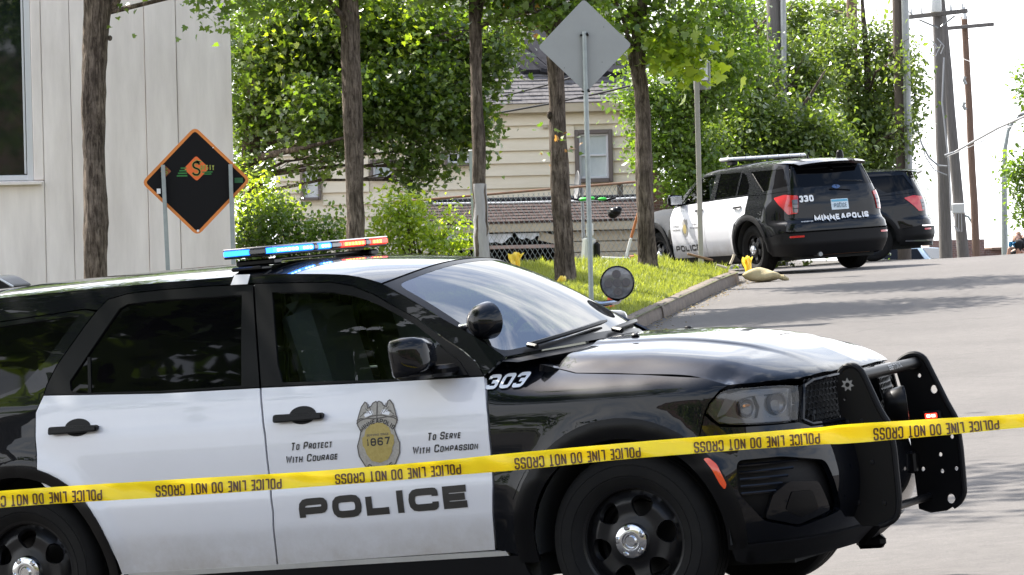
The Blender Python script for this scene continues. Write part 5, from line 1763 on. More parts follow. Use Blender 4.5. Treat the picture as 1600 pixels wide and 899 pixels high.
# cowl and wipers
mb = MB()
mb.grid(lambda u, v: np.array([-.59 + .05 * v + (.20 + .0 * v) * (1 - abs(u) ** 2.2) + .06 * v, u * .855, 1.195 + .03 * (1 - u * u) - .012 * v]), 24, 3, -1, 1)
mb.build('cowl', M['plastic'], car, local=True)
for u0, u1, v1 in ((-.60, .05, .050), (.02, .66, .055)):
    mb = MB()
    pts = [tuple(ws_f(u0 + (u1 - u0) * k / 8, .02 + (v1) * (k / 8)) + np.array((.012, 0, .018))) for k in range(9)]
    mb.tube(pts, [.011] * 8 + [.006], 6)
    mb.tube([pts[0], tuple(np.array(pts[0]) + np.array((.05, -.02, -.01)))], .013, 6)
    mb.build('wiper', M['satin'], car, local=True)

# front: bumper, grille, lamps
HEAD = [(.406, .915), (.428, .951), (.475, .993), (.515, 1.003), (.677, 1.0), (.80, .996), (.918, .985), (.905, .927), (.865, .842), (.72, .844), (.53, .850), (.459, .860), (.429, .886)]
BUMP = [(.399, .905), (.425, .876), (.458, .850), (.53, .840), (.72, .834), (.87, .832), (.94, .808), (WD.smax, .80), (WD.smax, .345), (.85, .337), (.53, .339), (.470, .355)] + arc(0, .38, .462, 0, 42, 10) + [(.365, .80)]
FOG = rounded([(.515, .560), (.520, .700), (.72, .700), (.96, .660), (1.06, .43), (.80, .385), (.62, .430)], .03)
INTAKE = rounded([(1.02, .47), (1.02, .62), (WD.smax, .62), (WD.smax, .47)], [.03, .03, 0, 0])
pm = PM().panel(BUMP, W_, .035, gap=.002, holes=[FOG], flange=.03)
bump = pm.build('front_bumper', M['black'], car)
pm.build('front_bumper', M['black'], car, mirror=True)
pm = PM().panel(shrink(FOG, -.01), W_, .05, off=-.055, flange=0)
pm.build('fog_recess', M['plastic'], bump)
for k in range(5):
    z = .675 - .030 * k
    mb = MB().tube([tuple(W_(s, z) + np.array((-.010, .022, 0))) for s in np.linspace(.530, .80 - .030 * k, 8)], .007, 6)
    mb.build('vent_slat', M['black'], bump, local=True)
pm = PM().panel(rounded([(.625, .440), (.668, .545), (.745, .590), (.90, .575), (.985, .440), (.80, .396)], .02), W_, .03, off=-.004, flange=.06)
pm.build('fog_lamp_cover', M['black'], bump)
pm = PM().panel(rounded([(.72, .47), (.75, .545), (.86, .54), (.90, .455), (.80, .43)], .012), W_, .03, off=.001, flange=.0)
pm.build('fog_lamp_lens', M['satin'], bump)
pm = PM().panel([(.455, .350), (.53, .336), (.85, .334), (WD.smax, .342), (WD.smax, .25), (.85, .245), (.53, .25), (.47, .27)], W_, .05, off=.006, flange=.03)
pm.build('front_valance', M['plastic'], car); pm.build('front_valance', M['plastic'], car, mirror=True)
pm = PM().panel(rounded([(.382, .719), (.404, .720), (.437, .687), (.472, .603), (.464, .582), (.447, .606), (.418, .668)], .01), W_, .03, off=.012, flange=.012)
pm.build('side_marker', M['orange_lens'], car)

GRILLE = [(.895, .838), (.935, .930), (.962, .982), (1.034, .999), (1.222, 1.006), (WD.smax, 1.008), (WD.smax, .812), (.948, .816)]
pm = PM().panel(GRILLE, W_, .05, off=-.05, flange=0)
gr = pm.build('grille', M['plastic'], car); pm.build('grille', M['plastic'], car, mirror=True)
mb2 = MB()
hr = .0185                                                # honeycomb: one ring per cell
for row in range(0, 9):
    for c_ in range(0, 34):
        s0 = .885 + c_ * hr * 1.80 + (hr * .90 if row % 2 else 0); z0 = .815 + row * hr * 1.35
        if s0 > WD.smax or not inpoly(s0, z0, GRILLE): continue
        ring = []
        for k in range(7):
            a = rad(60 * k + 30)
            ring.append(tuple(W_(s0 + hr * .98 * cos(a), z0 + hr * .90 * sin(a)) + np.array((-.016, .006, 0))))
        mb2.tube(ring, .0036, 4, False)
mb2.build('grille_mesh', M['satin'], gr, local=True, kind='stuff')
mb2.build('grille_mesh', M['satin'], gr, local=True, mirror=True, kind='stuff')
fr = [tuple(W_(s, z) + np.array((.002, -.004, 0))) for s, z in densify(GRILLE[:6], .04, False)]
fr2 = [tuple(W_(s, z) + np.array((.002, -.004, 0))) for s, z in densify(GRILLE[6:] + [GRILLE[0]], .04, False)]
mb = MB().tube(fr, .009, 6).tube(fr2, .009, 6)
mb.build('grille_frame', M['black'], gr, local=True); mb.build('grille_frame', M['black'], gr, local=True, mirror=True)

def headlight(mirror=False):
    p = PM().panel(shrink(HEAD, .002), W_, .03, off=-.045, flange=0)
    h = p.build('headlight', M['lamp_dark'], car, mirror)
    p = PM()
    p.panel(rounded([(.447, .885), (.50, .977), (.63, .985), (.86, .985), (.855, .968), (.62, .966), (.54, .955), (.49, .90)], .012), W_, .025, off=-.02, flange=.02)
    p.panel(rounded([(.45, .872), (.485, .892), (.55, .874), (.70, .868), (.84, .864), (.832, .848), (.66, .852), (.50, .858)], .01), W_, .025, off=-.02, flange=.02)
    p.panel(rounded([(.64, .868), (.665, .915), (.645, .966), (.705, .966), (.685, .915), (.71, .868)], .01), W_, .025, off=-.024, flange=.02)
    p.build('lamp_trim', M['silver'], h, mirror)
    mb = MB()
    for s, z, r_ in ((.595, .915, .036), (.775, .920, .042)):
        c = W_(s, z); c = c + (np.array((-.03, .03, 0)))
        d = Vector((.85, -.5, 0))
        R3 = d.to_track_quat('Z', 'Y').to_matrix().to_4x4()
        Mx = Matrix.Translation(c) @ R3
        mb.lathe([(.002, -.01), (r_ * .5, -.006), (r_ * .9, .006), (r_, .018), (r_ * 1.1, .02), (r_ * 1.12, .0)], Mx, 20)
    mb.build('projector', M['smoke_lens'], h, local=True, mirror=mirror)
    p = PM().panel(HEAD, W_, .03, off=-.002, flange=.01)
    p.build('lens', M['lens'], h, mirror)
    return h
headlight(); headlight(True)
mb = MB().bevbox(tuple(W_(.60, .925) + np.array((-.02, .03, 0))), (.012, .09, .012), .003)
mb.build('turn_lamp', mat('amber_lens', (.65, .30, .12), .4), car, local=True)

# underbody, wheel wells and cabin
mb = MB()
mb.box((-1.53, 0, .38), (2.10, 1.62, .30)).box((-3.85, 0, .62), (.40, 1.5, .60)).box((-.02, 0, .52), (1.25, 1.10, .60))
mb.box((-1.50, 0, .80), (1.95, 1.66, .62)).box((-3.04, 0, .62), (1.1, 1.12, .5)).box((.60, 0, .62), (.30, 1.1, .50))
for cx in (0, -3.042):
    for sg in (1, -1):
        mb.grid(lambda u, v, cx=cx, sg=sg: (cx + .455 * cos(u), sg * (.60 + .30 * v), .38 + .455 * sin(u)), 20, 1, rad(-5), rad(185))
mb.box((0, 0, .36), (.12, 1.5, .10)).box((-3.04, 0, .36), (.12, 1.5, .12))
mb.build('underbody', M['cabin'], car, local=True)
mb = MB()
mb.box((-2.3, 0, 1.0), (3.2, 1.60, .02)).box((-3.9, 0, 1.25), (.04, 1.3, .5)).box((-2.02, 0, 1.30), (.03, 1.34, .58))
mb.bevbox((-.66, 0, 1.10), (.42, 1.48, .18), .06)
mb.build('cabin', M['cabin'], car, local=True)
for y in (-.40, .40):
    mb = MB()
    Rt = Matrix.Rotation(rad(-14), 3, 'Y')
    mb.bevbox((-1.62, y, 1.22), (.16, .52, .62), .06, Rt)
    mb.bevbox((-1.70, y, 1.52), (.10, .27, .16), .04, Rt)
    mb.tube([(-1.67, y - .06, 1.42), (-1.69, y - .06, 1.50)], .008, 6).tube([(-1.67, y + .06, 1.42), (-1.69, y + .06, 1.50)], .008, 6)
    mb.build('front_seat', M['seat'], car, local=True)
mb = MB()
st = [(-1.02 + .07 * cos(2 * pi * i / 24) * .5, .40 + .18 * sin(2 * pi * i / 24), 1.17 + .17 * cos(2 * pi * i / 24)) for i in range(25)]
mb.tube(st, .014, 6, False); mb.tube([(-1.02, .40, 1.17), (-.82, .40, 1.10)], .03, 8); mb.tube([st[6], (-1.02, .40, 1.17), st[18]], .014, 6)
mb.build('steering_wheel', M['cabin'], car, local=True)
mb = MB()
for k in range(9): mb.tube([(-2.0, -.56 + .14 * k, 1.05), (-1.98, -.56 + .14 * k, 1.56)], .010, 6)
mb.tube([(-2.0, -.62, 1.30), (-2.0, .62, 1.30)], .012, 6)
mb.build('partition_cage', M['dull_metal'], car, local=True)
mb = MB()
mb.bevbox((-3.98, 0, .70), (.25, 1.72, .62), .06).bevbox((-3.96, 0, 1.25), (.14, 1.5, .62), .05)
mb.build('rear_hatch', M['black'], car, local=True)

for x in (0, -3.042):
    for y, rt in ((-.905, True), (.905, False)):
        build_wheel(car, x, y, rt, spin=.2 if x == 0 else .5)

# door mirror
def mirror_(sg):
    mb = MB()
    c = Vector((-.865, 1.085 * sg, 1.252))
    R3 = Matrix.Rotation(rad(-8 * sg), 3, 'Z') @ Matrix.Rotation(rad(-6), 3, 'Y')
    prof = [(.055, .10), (.085, .70), (.088, .92), (.075, 1.0), (.0, 1.0)]
    ring = []
    vs = []; fs = []
    secs = [(-.085, .86, .88), (-.07, .98, .98), (-.02, 1.0, 1.0), (.03, .93, .93), (.065, .74, .76), (.082, .45, .5)]
    base = rounded([(-.115, -.090), (.112, -.078), (.118, .046), (.098, .080), (-.092, .087), (-.115, .050)], .033, 4)
    n = len(base)
    for x, a, b in secs:
        for (y, z) in base: vs.append(c + R3 @ Vector((x, y * a, z * b)))
    for i in range(len(secs) - 1):
        for k in range(n):
            q = (k + 1) % n
            fs.append((i * n + k, i * n + q, (i + 1) * n + q, (i + 1) * n + k))
    fs.append(tuple(range(n - 1, -1, -1))); fs.append(tuple(range(len(vs) - n, len(vs))))
    mb.add(vs, fs)
    m_ = mb.build('door_mirror', M['black'], car, local=True, angle=50)
    mb = MB()
    q = [c + R3 @ Vector((-.088, y * .80, z * .80)) for y, z in base]
    mb.add(q, [tuple(range(len(q) - 1, -1, -1))])
    mb.build('mirror_glass', M['chrome'], m_, local=True)
    mb = MB()
    mb.bevbox((-.80, .965 * sg, 1.175), (.11, .16, .05), .015)
    mb.bevbox((-.865, 1.08 * sg, 1.168), (.125, .21, .040), .016)
    f2 = lambda u, v, d: tuple((W_(u, v) + np.array((0, -d, 0))) * np.array((1, -sg, 1)))
    mb.prism([(-.90, 1.148), (-.70, 1.146), (-.745, 1.205), (-.86, 1.285)], f2, -.004, .014)
    mb.build('mirror_arm', M['satin'], m_, local=True)
mirror_(-1); mirror_(1)

# spotlights on the windshield pillars
def spot(c, d, arm, lens_to_cam):
    c = Vector(c); d = Vector(d).normalized()
    Mx = Matrix.Translation(c) @ d.to_track_quat('Z', 'Y').to_matrix().to_4x4()
    mb = MB()
    mb.lathe([(.002, -.075), (.03, -.072), (.055, -.058), (.073, -.03), (.080, .0), (.083, .018), (.083, .03), (.077, .034), (.074, .028)], Mx, 28)
    s = mb.build('spotlight', M['black'], car, local=True)
    mb = MB()
    mb.lathe([(.0755, .028), (.076, .03), (.05, .036), (.001, .038)], Mx, 28)
    mb.build('spotlight_lens', mat('spotlight_glass', (.10, .10, .105), .2, coat=1.0, var=(.26, .26, .27), scale=32), s, local=True)
    for a in range(-1, 2):                               # ring of lamp cells behind the glass
        for b_ in range(-1, 2):
            if abs(a) + abs(b_) == 2: continue
            MB().lathe([(.019, .036), (.021, .0395), (.017, .040), (.001, .0385)], Mx @ Matrix.Translation((a * .043, b_ * .043, 0)), 12).build('lamp_cell', M['smoke_lens'], s, local=True)
    mb = MB()
    mb.tube(arm, [.020, .014, .013, .016, .012][:len(arm)], 10)
    mb.sphere(arm[0], .026, 10, 8).sphere(arm[-1], .020, 10, 8)
    mb.build('spotlight_arm', M['chrome'], s, local=True)
spot((-.649, -.80, 1.371), (.35, .93, .06), [(-.815, -.735, 1.352), (-.77, -.78, 1.352), (-.72, -.79, 1.36), (-.70, -.79, 1.372)], False)
spot((-.697, .85, 1.465), (.33, -.94, -.01), [(-.80, .73, 1.375), (-.76, .78, 1.372), (-.70, .84, 1.375), (-.690, .865, 1.40)], True)

# light bar
LBX0, LBX1, LBZ = -2.03, -1.775, 1.742
mb = MB()
mb.bevbox(((LBX0 + LBX1) / 2, 0, LBZ + .004), (.25, 1.20, .012), .004)
for y in (-.50, .50):
    mb.bevbox((-1.90, y, 1.715), (.20, .09, .03), .008)
    mb.bevbox((-1.90, y * 1.16, 1.690), (.16, .10, .02), .006)
mb.bevbox((-1.90, 0, 1.722), (.10, 1.0, .014), .004)
lb = mb.build('light_bar', M['satin'], car, local=True)
mb = MB()
mb.bevbox(((LBX0 + LBX1) / 2, 0, LBZ + .040), (.258, 1.205, .010), .004)
mb.build('light_bar_cover', M['smoke_lens'], lb, local=True)
def pod(y0, y1, kind):
    mm = {'b': M['blue_led'], 'r': M['red_led'], 'g': M['smoke_lens']}[kind]
    nm = {'b': 'blue_lamp', 'r': 'red_lamp', 'g': 'clear_lamp'}[kind]
    mb = MB().bevbox((LBX1 - .02, (y0 + y1) / 2, LBZ + .0225), (.045, y1 - y0 - .003, .024), .004)
    mb.build(nm, mm, lb, local=True)
def hot(y0, y1, n, kind):
    mb = MB()
    for k in range(n):
        y = y0 + (y1 - y0) * (k + .5) / n
        mb.bevbox((LBX1 + .0035, y, LBZ + .0225), (.004, (y1 - y0) / n * .62, .013), .0015)
    mb.build('lit_led', M['blue_hot' if kind == 'b' else 'red_hot'], lb, local=True)
pod(-.60, -.33, 'b'); pod(-.33, -.18, 'b'); pod(-.18, -.13, 'g'); pod(-.13, .00, 'b'); pod(.0, .11, 'g')
pod(.11, .36, 'r'); pod(.36, .42, 'g'); pod(.42, .60, 'r')
hot(-.56, -.34, 6, 'b'); hot(-.30, -.20, 3, 'b'); hot(-.11, -.02, 3, 'b'); hot(.13, .34, 6, 'r'); hot(.43, .53, 3, 'r')
for sg, kd, mm in ((-1, 'blue_lamp', 'blue_led'), (1, 'red_lamp', 'red_led')):
    mb = MB().bevbox((-1.962, .583 * sg, LBZ + .0225), (.13, .04, .024), .004)
    mb.build(kd, M[mm], lb, local=True)
    mb = MB().bevbox((-1.85, .583 * sg, LBZ + .0225), (.09, .04, .024), .004)
    mb.build('clear_lamp', M['smoke_lens'], lb, local=True)
pm = PM().panel([(-1.943, 1.622), (-1.855, 1.620), (-1.850, 1.662), (-1.930, 1.666)], W_, .03, off=.005, flange=.004)
pm.build('roof_clip', mat('pale_grey_clip', (.62, .62, .62), .5), car)
mb = MB()
fin = rounded([(-3.86, 1.69), (-3.48, 1.70), (-3.57, 1.755), (-3.63, 1.765), (-3.80, 1.755)], .03)
mb.prism(fin, lambda u, v, d: (u, d, v), -.10, .10)
mb.build('roof_antenna', M['satin'], car, local=True)
mb = MB().tube([(-3.47, -.103, 1.703), (-3.56, -.103, 1.757)], .005, 6)
mb.build('antenna_edge', M['white_ink'], car, local=True)

# push bumper
NEAR = [(.811, 1.000), (.825, 1.032), (.857, 1.046), (.892, 1.040), (.914, 1.022), (.931, .988), (.985, .846), (1.023, .774), (1.034, .676), (1.037, .454), (1.025, .385), (.999, .359), (.939, .342), (.86, .345), (.815, .40), (.811, .549), (.812, .773), (.802, .857), (.798, .960)]
HOLES = [(.937, .946, .008), (1.065, .663, .008), (1.004, .586, .008), (1.073, .519, .008), (1.006, .511, .008), (.917, .525, .008), (1.036, .385, .018), (1.000, .880, .016)]
pb = MB()
FAR = [(.828, .98), (.842, 1.012), (.869, 1.034), (.905, 1.046), (.940, 1.042), (.968, 1.021), (.993, .962), (1.055, .814), (1.092, .739), (1.100, .609), (1.100, .408), (1.074, .366), (1.011, .332), (.935, .326), (.880, .347), (.868, .652), (.850, .884)]
def plate(poly, y, holes):
    hl = [[(cx + r_ * cos(2 * pi * i / 12), cz + r_ * sin(2 * pi * i / 12) * 1.2) for i in range(12)] for cx, cz, r_ in holes]
    mb = MB().prism(densify(poly, .05), lambda u, v, d: (u, y + d, v), -.005, .005, hl)
    pl = mb.build('upright_plate', M['satin'], pbo, local=True)
    mb = MB()
    path = [(a, y, b) for a, b in densify(rounded(poly, .02, 3), .03)[2:]]
    k = int(len(path) * .60)
    mb.tube(path[:k], .0135, 8)
    mb.build('edge_tube', M['plastic'], pl if False else pbo, local=True)
    return pl
mb = MB()
mb.tube([(.880, -.36, .992), (.925, .36, 1.004)], .026, 16)
pbo = mb.build('push_bumper', M['satin'], car, local=True)
tx, tw = text_mesh('SETINA', lambda u, v: (.90 + .0285 * cos((v - .012) / .027 + .35) + u * .06, -.02 + u, .998 + .0285 * sin((v - .012) / .027 + .35) + u * .016), .024, .022, .005, width=.15)
print_part(tx, 'bar_lettering', mat('grey_print', (.35, .35, .33), .5), pbo)
plate(NEAR, -.36, [(.83, .90, .005)])
plate(FAR, .36, HOLES)
star = []
for i in range(14):
    r_ = .030 if i % 2 == 0 else .017
    star.append((.850 + r_ * sin(pi * i / 7), .962 + r_ * cos(pi * i / 7)))
mb = MB().prism(star, lambda u, v, d: (u, -.36 - d, v), .005, .008)
mb.build('star_emblem', mat('grey_emblem', (.28, .27, .25), .6), pbo, local=True)
mb = MB().prism([(.850 + .010 * cos(i * pi / 6), .962 + .010 * sin(i * pi / 6)) for i in range(12)], lambda u, v, d: (u, -.36 - d, v), .008, .010)
mb.build('star_emblem', M['satin'], pbo, local=True)
for bx_, bz_ in ((.835, .80), (.90, .80), (.84, .62), (.93, .62), (.85, .45), (.97, .44)):
    MB().lathe([(.001, .012), (.010, .011), (.0115, .006), (.012, .005)], Matrix.Translation((bx_, -.36, bz_)) @ Matrix.Rotation(rad(90), 4, 'X'), 8).build('bolt', M['plastic'], pbo, local=True)
mb = MB()
for y in (-.33, .33): mb.bevbox((.80, y, .56), (.20, .05, .10), .01)
mb.tube([(.93, -.36, .40), (.93, .36, .40)], .018, 10).tube([(.90, -.36, .70), (.92, .36, .70)], .016, 10)
mb.bevbox((.86, 0, .70), (.03, .68, .05), .01)
mb.build('mount_bracket', M['satin'], pbo, local=True)
mb = MB()
Mx = Matrix.Translation((.90, .10, .835)) @ Vector((.90, .35, .05)).to_track_quat('Z', 'Y').to_matrix().to_4x4()
mb.lathe([(.001, -.05), (.055, -.05), (.066, -.035), (.075, .0), (.082, .035), (.080, .048), (.070, .05), (.066, .035), (.030, .02), (.028, .04), (.001, .042)], Mx, 32)
mb.build('siren_speaker', M['satin'], pbo, local=True)
mb = MB().bevbox((.86, .02, .76), (.05, .10, .05), .008).bevbox((.88, .06, .60), (.02, .03, .09), .004)
mb.build('speaker_bracket', M['silver'], pbo, local=True)
mb = MB().bevbox((.985, .335, .762), (.09, .03, .045), .006)
pl_ = mb.build('grille_lamp', M['satin'], pbo, local=True)
mb = MB().bevbox((.988, .317, .764), (.055, .004, .022), .001)
mb.build('grille_lamp', M['red_led'], pbo, local=True)
mb = MB().bevbox((.977, .3135, .764), (.016, .004, .012), .001).bevbox((1.0, .3135, .764), (.016, .004, .012), .001)
mb.build('lit_led', mat('red_led_core', (1, .5, .4), .2, emit=(1, .35, .25), estr=4.0), pbo, local=True)
mb = MB().bevbox((.985, -.22, .76), (.05, .03, .04), .006)
mb.build('grille_lamp', mat('blue_lamp_glass', (.05, .12, .30), .2, coat=1.0), pbo, local=True)
mb = MB().bevbox((.66, .30, .215), (.14, .05, .06), .02)
mb.build('tow_hook', M['satin'], car, local=True)

# ---- lettering and badge
mb, w = text_mesh('POLICE', lambda u, v: tuple(W_(-1.566 + u, .549 + .026 * u + v) + np.array((0, -.0030, 0))), .100, .13, .031, gap=.020, width=.845, sq=.30, sub=.02)
print_part(mb, 'door_lettering', M['ink'], fd)
mb, w = text_mesh('303', lambda u, v: tuple(WF(-.622 + u, 1.072 + v - .004 * u) + np.array((0, -.006, .004))), .060, .05, .0135, gap=.009, width=.165, slant=.16, sq=.22, sub=.012)
print_part(mb, 'number_lettering', M['white_ink'], body)
for txt, s0, s1, z in (('To Protect', -1.582, -1.376, .868), ('With Courage', -1.613, -1.353, .812), ('To Serve', -.905, -.743, .872), ('With Compassion', -.982, -.665, .817)):
    mb, w = text_mesh(txt, lambda u, v, s0=s0, z=z: tuple(W_(s0 + u, z + .012 * u + v) + np.array((0, -.0030, 0))), .034, .022, .0058, gap=.0055, width=s1 - s0, slant=.2, sq=.25)
    print_part(mb, 'motto_lettering', M['ink'], fd)
# badge: pewter shield with an eagle, a gold seal and the year
bc = -1.143
def bfn(off): return lambda u, v, d=0: tuple(W_(bc + u, .90 + v + .02 * u) + np.array((0, -off - d, 0)))
half = [(0, -.165), (.035, -.150), (.075, -.120), (.100, -.075), (.104, -.03), (.090, .005), (.082, .035), (.096, .060), (.098, .082), (.080, .090), (.060, .086), (.030, .096), (0, .098)]
shield = half + [(-a, b) for a, b in reversed(half[1:-1])]
mb = MB()
def flat(mb, poly, off, sub=.03):
    vs, tr = cdt([densify(poly, sub)])
    f = bfn(off)
    return mb.add([f(a, b) for a, b in vs], tr)
flat(mb, shield, .0025)
wing = [(.012, .085), (.055, .088), (.082, .082), (.100, .070), (.090, .105), (.078, .140), (.062, .160), (.052, .155), (.046, .132), (.030, .140), (.022, .152), (.008, .158), (0, .155), (0, .085)]
flat(mb, wing, .0025); flat(mb, [(-a, b) for a, b in reversed(wing)], .0025)
print_part(mb, 'badge', M['badge'], fd)
mb = MB()
dk = mat('badge_dark', (.10, .09, .08), .6)
for poly in (shield, wing, [(-a, b) for a, b in wing]):
    c_ = densify(poly, .02)
    Ls, Rs = stroke_quads(c_, .005, True)
    f = bfn(.0032); n = len(c_)
    mb.add([f(*p) for ab in zip(Ls, Rs) for p in ab], [(2 * i, 2 * i + 1, 2 * ((i + 1) % n) + 1, 2 * ((i + 1) % n)) for i in range(n)])
for sg in (1, -1):
    for k in range(4):
        q = [(sg * (.020 + .012 * k), .100 + .006 * k), (sg * (.045 + .013 * k), .150 - .018 * k)]
        Ls, Rs = stroke_quads(q, .003, False); f = bfn(.0034)
        mb.add([f(*p) for ab in zip(Ls, Rs) for p in ab], [(0, 1, 3, 2)])
print_part(mb, 'badge_outline', dk, fd)
mb = MB()
for sg in (1, -1):
    flat(mb, [(sg * a, b) for a, b in ([(.018, .104), (.058, .094), (.064, .104), (.050, .118), (.026, .122)] if sg > 0 else [(.018, .104), (.026, .122), (.050, .118), (.064, .104), (.058, .094)])], .0030)
print_part(mb, 'badge_gap', M['white'], fd)
mb = MB()
gold = [(0, -.112), (.040, -.100), (.062, -.070), (.068, -.045), (.078, -.03), (.078, .005), (.066, .012), (.058, .040), (.030, .062), (0, .066)]
flat(mb, gold + [(-a, b) for a, b in reversed(gold[1:-1])], .0036)
print_part(mb, 'badge_seal', M['gold'], fd)
mb, w = text_mesh('1867', lambda u, v: bfn(.0042)(-.058 + u, -.036 + v), .036, .024, .007, width=.116, sq=.4)
print_part(mb, 'badge_lettering', M['ink'], fd)
mb, w = text_mesh('SERVING SINCE', lambda u, v: bfn(.0042)(-.055 + u, .008 + v), .010, .007, .002, width=.11)
print_part(mb, 'badge_lettering', dk, fd)
def arc_text(txt, cy, r, a0, a1, h, w, inward=False):
    span = rad(a1 - a0) * r
    def f(u, v):
        a = rad(a0) + u / r
        rr = r + v if not inward else r - v
        return bfn(.0042)(rr * sin(a), cy + (rr * cos(a) if not inward else -rr * cos(a)))
    mb, _ = text_mesh(txt, f, h, w, .0036, width=abs(span))
    print_part(mb, 'badge_lettering', M['ink'], fd)
arc_text('MINNEAPOLIS', -.035, .098, -50, 50, .020, .013)
arc_text('POLICE', -.020, .128, -32, 32, .020, .014, True)


# ------------------------------------------------------------------ the two SUVs parked up the street
def ground_frame(cx, cy, yaw_deg, wb=3.025, tr=.85):
    """matrix of a car standing on the road: local X points from the rear axle to the tail"""
    xd = np.array([sin(rad(yaw_deg)), -cos(rad(yaw_deg))]); yd = np.array([cos(rad(yaw_deg)), sin(rad(yaw_deg))])
    def pt(a, b):
        q = np.array((cx, cy)) + xd * a + yd * b
        return np.array([q[0], q[1], G(q[0], q[1])])
    P = [pt(0, -tr), pt(0, tr), pt(-wb, -tr), pt(-wb, tr)]
    X = (P[0] + P[1] - P[2] - P[3]); Y = (P[1] + P[3] - P[0] - P[2])
    X /= np.linalg.norm(X); Z = np.cross(X, Y); Z /= np.linalg.norm(Z); Y = np.cross(Z, X)
    o = (P[0] + P[1]) / 2
    m = Matrix.Identity(4)
    for i in range(3):
        m[i][0], m[i][1], m[i][2], m[i][3] = X[i], Y[i], Z[i], o[i] + .004
    return m

def rear_suv(mtx, label, police):
    B = WE; SM = WE.smax
    t = thing('police_car' if police else 'parked_car', label, 'police car' if police else 'car', mtx=mtx)
    side_m = M['white'] if police else M['black']
    mir = lambda poly: [(2 * SM - a, b) for a, b in reversed(poly)]
    FW = [(-2.19, 1.165), (-1.95, 1.37), (-1.792, 1.51), (-1.60, 1.570), (-1.266, 1.600), (-1.277, 1.20)]
    RW = [(-1.13, 1.597), (-.496, 1.594), (-.484, 1.238), (-1.12, 1.213)]
    RQ = [(-.447, 1.584), (-.30, 1.54), (-.129, 1.38), (-.115, 1.243), (-.434, 1.24)]
    DW = [(-.20, 1.588), (.70, 1.582), (.925, 1.32), (.33, 1.262)]
    TOP = [(-2.42, 1.12), (-2.2, 1.27), (-1.95, 1.47), (-1.75, 1.57), (-1.55, 1.635), (-1.2, 1.668), (-.3, 1.685), (.5, 1.675), (.80, 1.655)]
    pm = PM()
    # greenhouse frame with its windows
    gh = [(-2.42, 1.122), (-2.124, 1.157), (-1.30, 1.187), (-1.017, 1.197), (-.095, 1.222), (.30, 1.215), (.99, 1.24), (.98, 1.30), (.80, 1.655)] + list(reversed(TOP[:-1]))[:-1]
    pm.panel(gh, B, .06, gap=.002, holes=[FW, RW, RQ, DW])
    # quarter panel, front fender
    q = [(-.090, 1.218), (-.088, .945), (-.30, .88), (-.43, .80)] + arc(0, .385, .48, 125, 12, 12) + [(.60, .57), (.95, .62), (.97, .88), (.85, .99), (.66, 1.15), (.86, 1.188), (.98, 1.19), (.985, 1.238), (.30, 1.212)]
    pm.panel(q, B, .05, gap=.002)
    fz = [(-2.495, .33), (-2.455, .58), (-2.49, .95), (-2.41, 1.117), (-2.75, 1.115), (-3.2, 1.08), (-3.6, 1.03), (-4.0, .98), (-4.3, .94), (-4.55, .92), (-4.55, .30), (-3.6, .30)] + arc(-3.025, .385, .48, 190, -4, 14)
    pm.panel(fz, B, .06, gap=.002)
    body = pm.build('body', M['black'], t)
    pm.build('body', M['black'], t, mirror=True)
    for cx in (0, -3.025):
        pm = PM()
        ring = arc(cx, .385, .535, -4, 184, 26) + list(reversed(arc(cx, .385, .455, -6, 186, 26)))
        pm.panel(ring, B, .04, off=.008, flange=.05)
        pm.build('wheel_arch', M['plastic'], t); pm.build('wheel_arch', M['plastic'], t, mirror=True)
    pm = PM().panel([(-2.50, .318), (-.50, .318), (-.48, .22), (-2.52, .22)], B, .1, off=.004)
    pm.build('rocker_panel', M['plastic'], t)
    fdp = [(-2.485, .32), (-2.445, .58), (-2.48, .95), (-2.40, 1.118), (-2.124, 1.153), (-1.302, 1.183), (-1.322, 1.043), (-1.391, .40), (-1.393, .32)]
    rdp = [(-1.385, .32), (-1.383, .40), (-1.314, 1.043), (-1.294, 1.184), (-1.017, 1.193), (-.098, 1.218), (-.095, .945), (-.30, .885), (-.44, .80), (-.530, .62), (-.545, .45), (-.548, .32)]
    for mi in (False, True):
        for nm, pl in (('front_door', fdp), ('rear_door', rdp)):
            d = PM().panel(pl, B, .06, gap=.003, flange=.02).build(nm, side_m, t, mi)
            if not mi: (fdo, rdo)[0:0] if False else None
            if nm == 'front_door' and not mi: fdo = d
            if nm == 'rear_door' and not mi: rdo = d
        for pl, gm in ((FW, M['door_glass']), (RW, M['privacy']), (RQ, M['privacy']), (DW, M['privacy'])):
            PM().panel(shrink(pl, -.004), B, .08, off=-.010, flange=0).build('window', gm, t, mi)
    for (s, par) in ((-1.52, fdo), (-.33, rdo)):
        mb = MB().tube([tuple(B(s - .11, 1.05) + np.array((0, -.015, 0))), tuple(B(s, 1.055) + np.array((0, -.035, 0))), tuple(B(s + .11, 1.06) + np.array((0, -.015, 0)))], .016, 8)
        mb.build('door_handle', M['satin'], par, local=True)
    # roof, hood, windshield
    zr_ = pchip([a for a, b in TOP] + [.98], [b for a, b in TOP] + [1.62])
    zc_ = pchip([-1.9, -1.5, -.8, 0, .6, .9], [1.60, 1.70, 1.745, 1.745, 1.72, 1.69])
    yr_ = lambda x: float(-B(x, zr_(x))[1])
    def rf(x, q):
        u = q / .7
        return np.array([x, u * yr_(x), zr_(x) + (zc_(x) - zr_(x)) * (1 - abs(u) ** 2.6)])
    tail = [(.80 + .10 * (1 - (u / 6) ** 2), u / 6 * .7) for u in range(-6, 7)]
    head = [(-1.62 - .16 * (1 - (u / 6) ** 2), u / 6 * .7) for u in range(6, -7, -1)]
    PM().panel(tail + head, rf, .08, flange=.01).build('roof', M['black'], t)
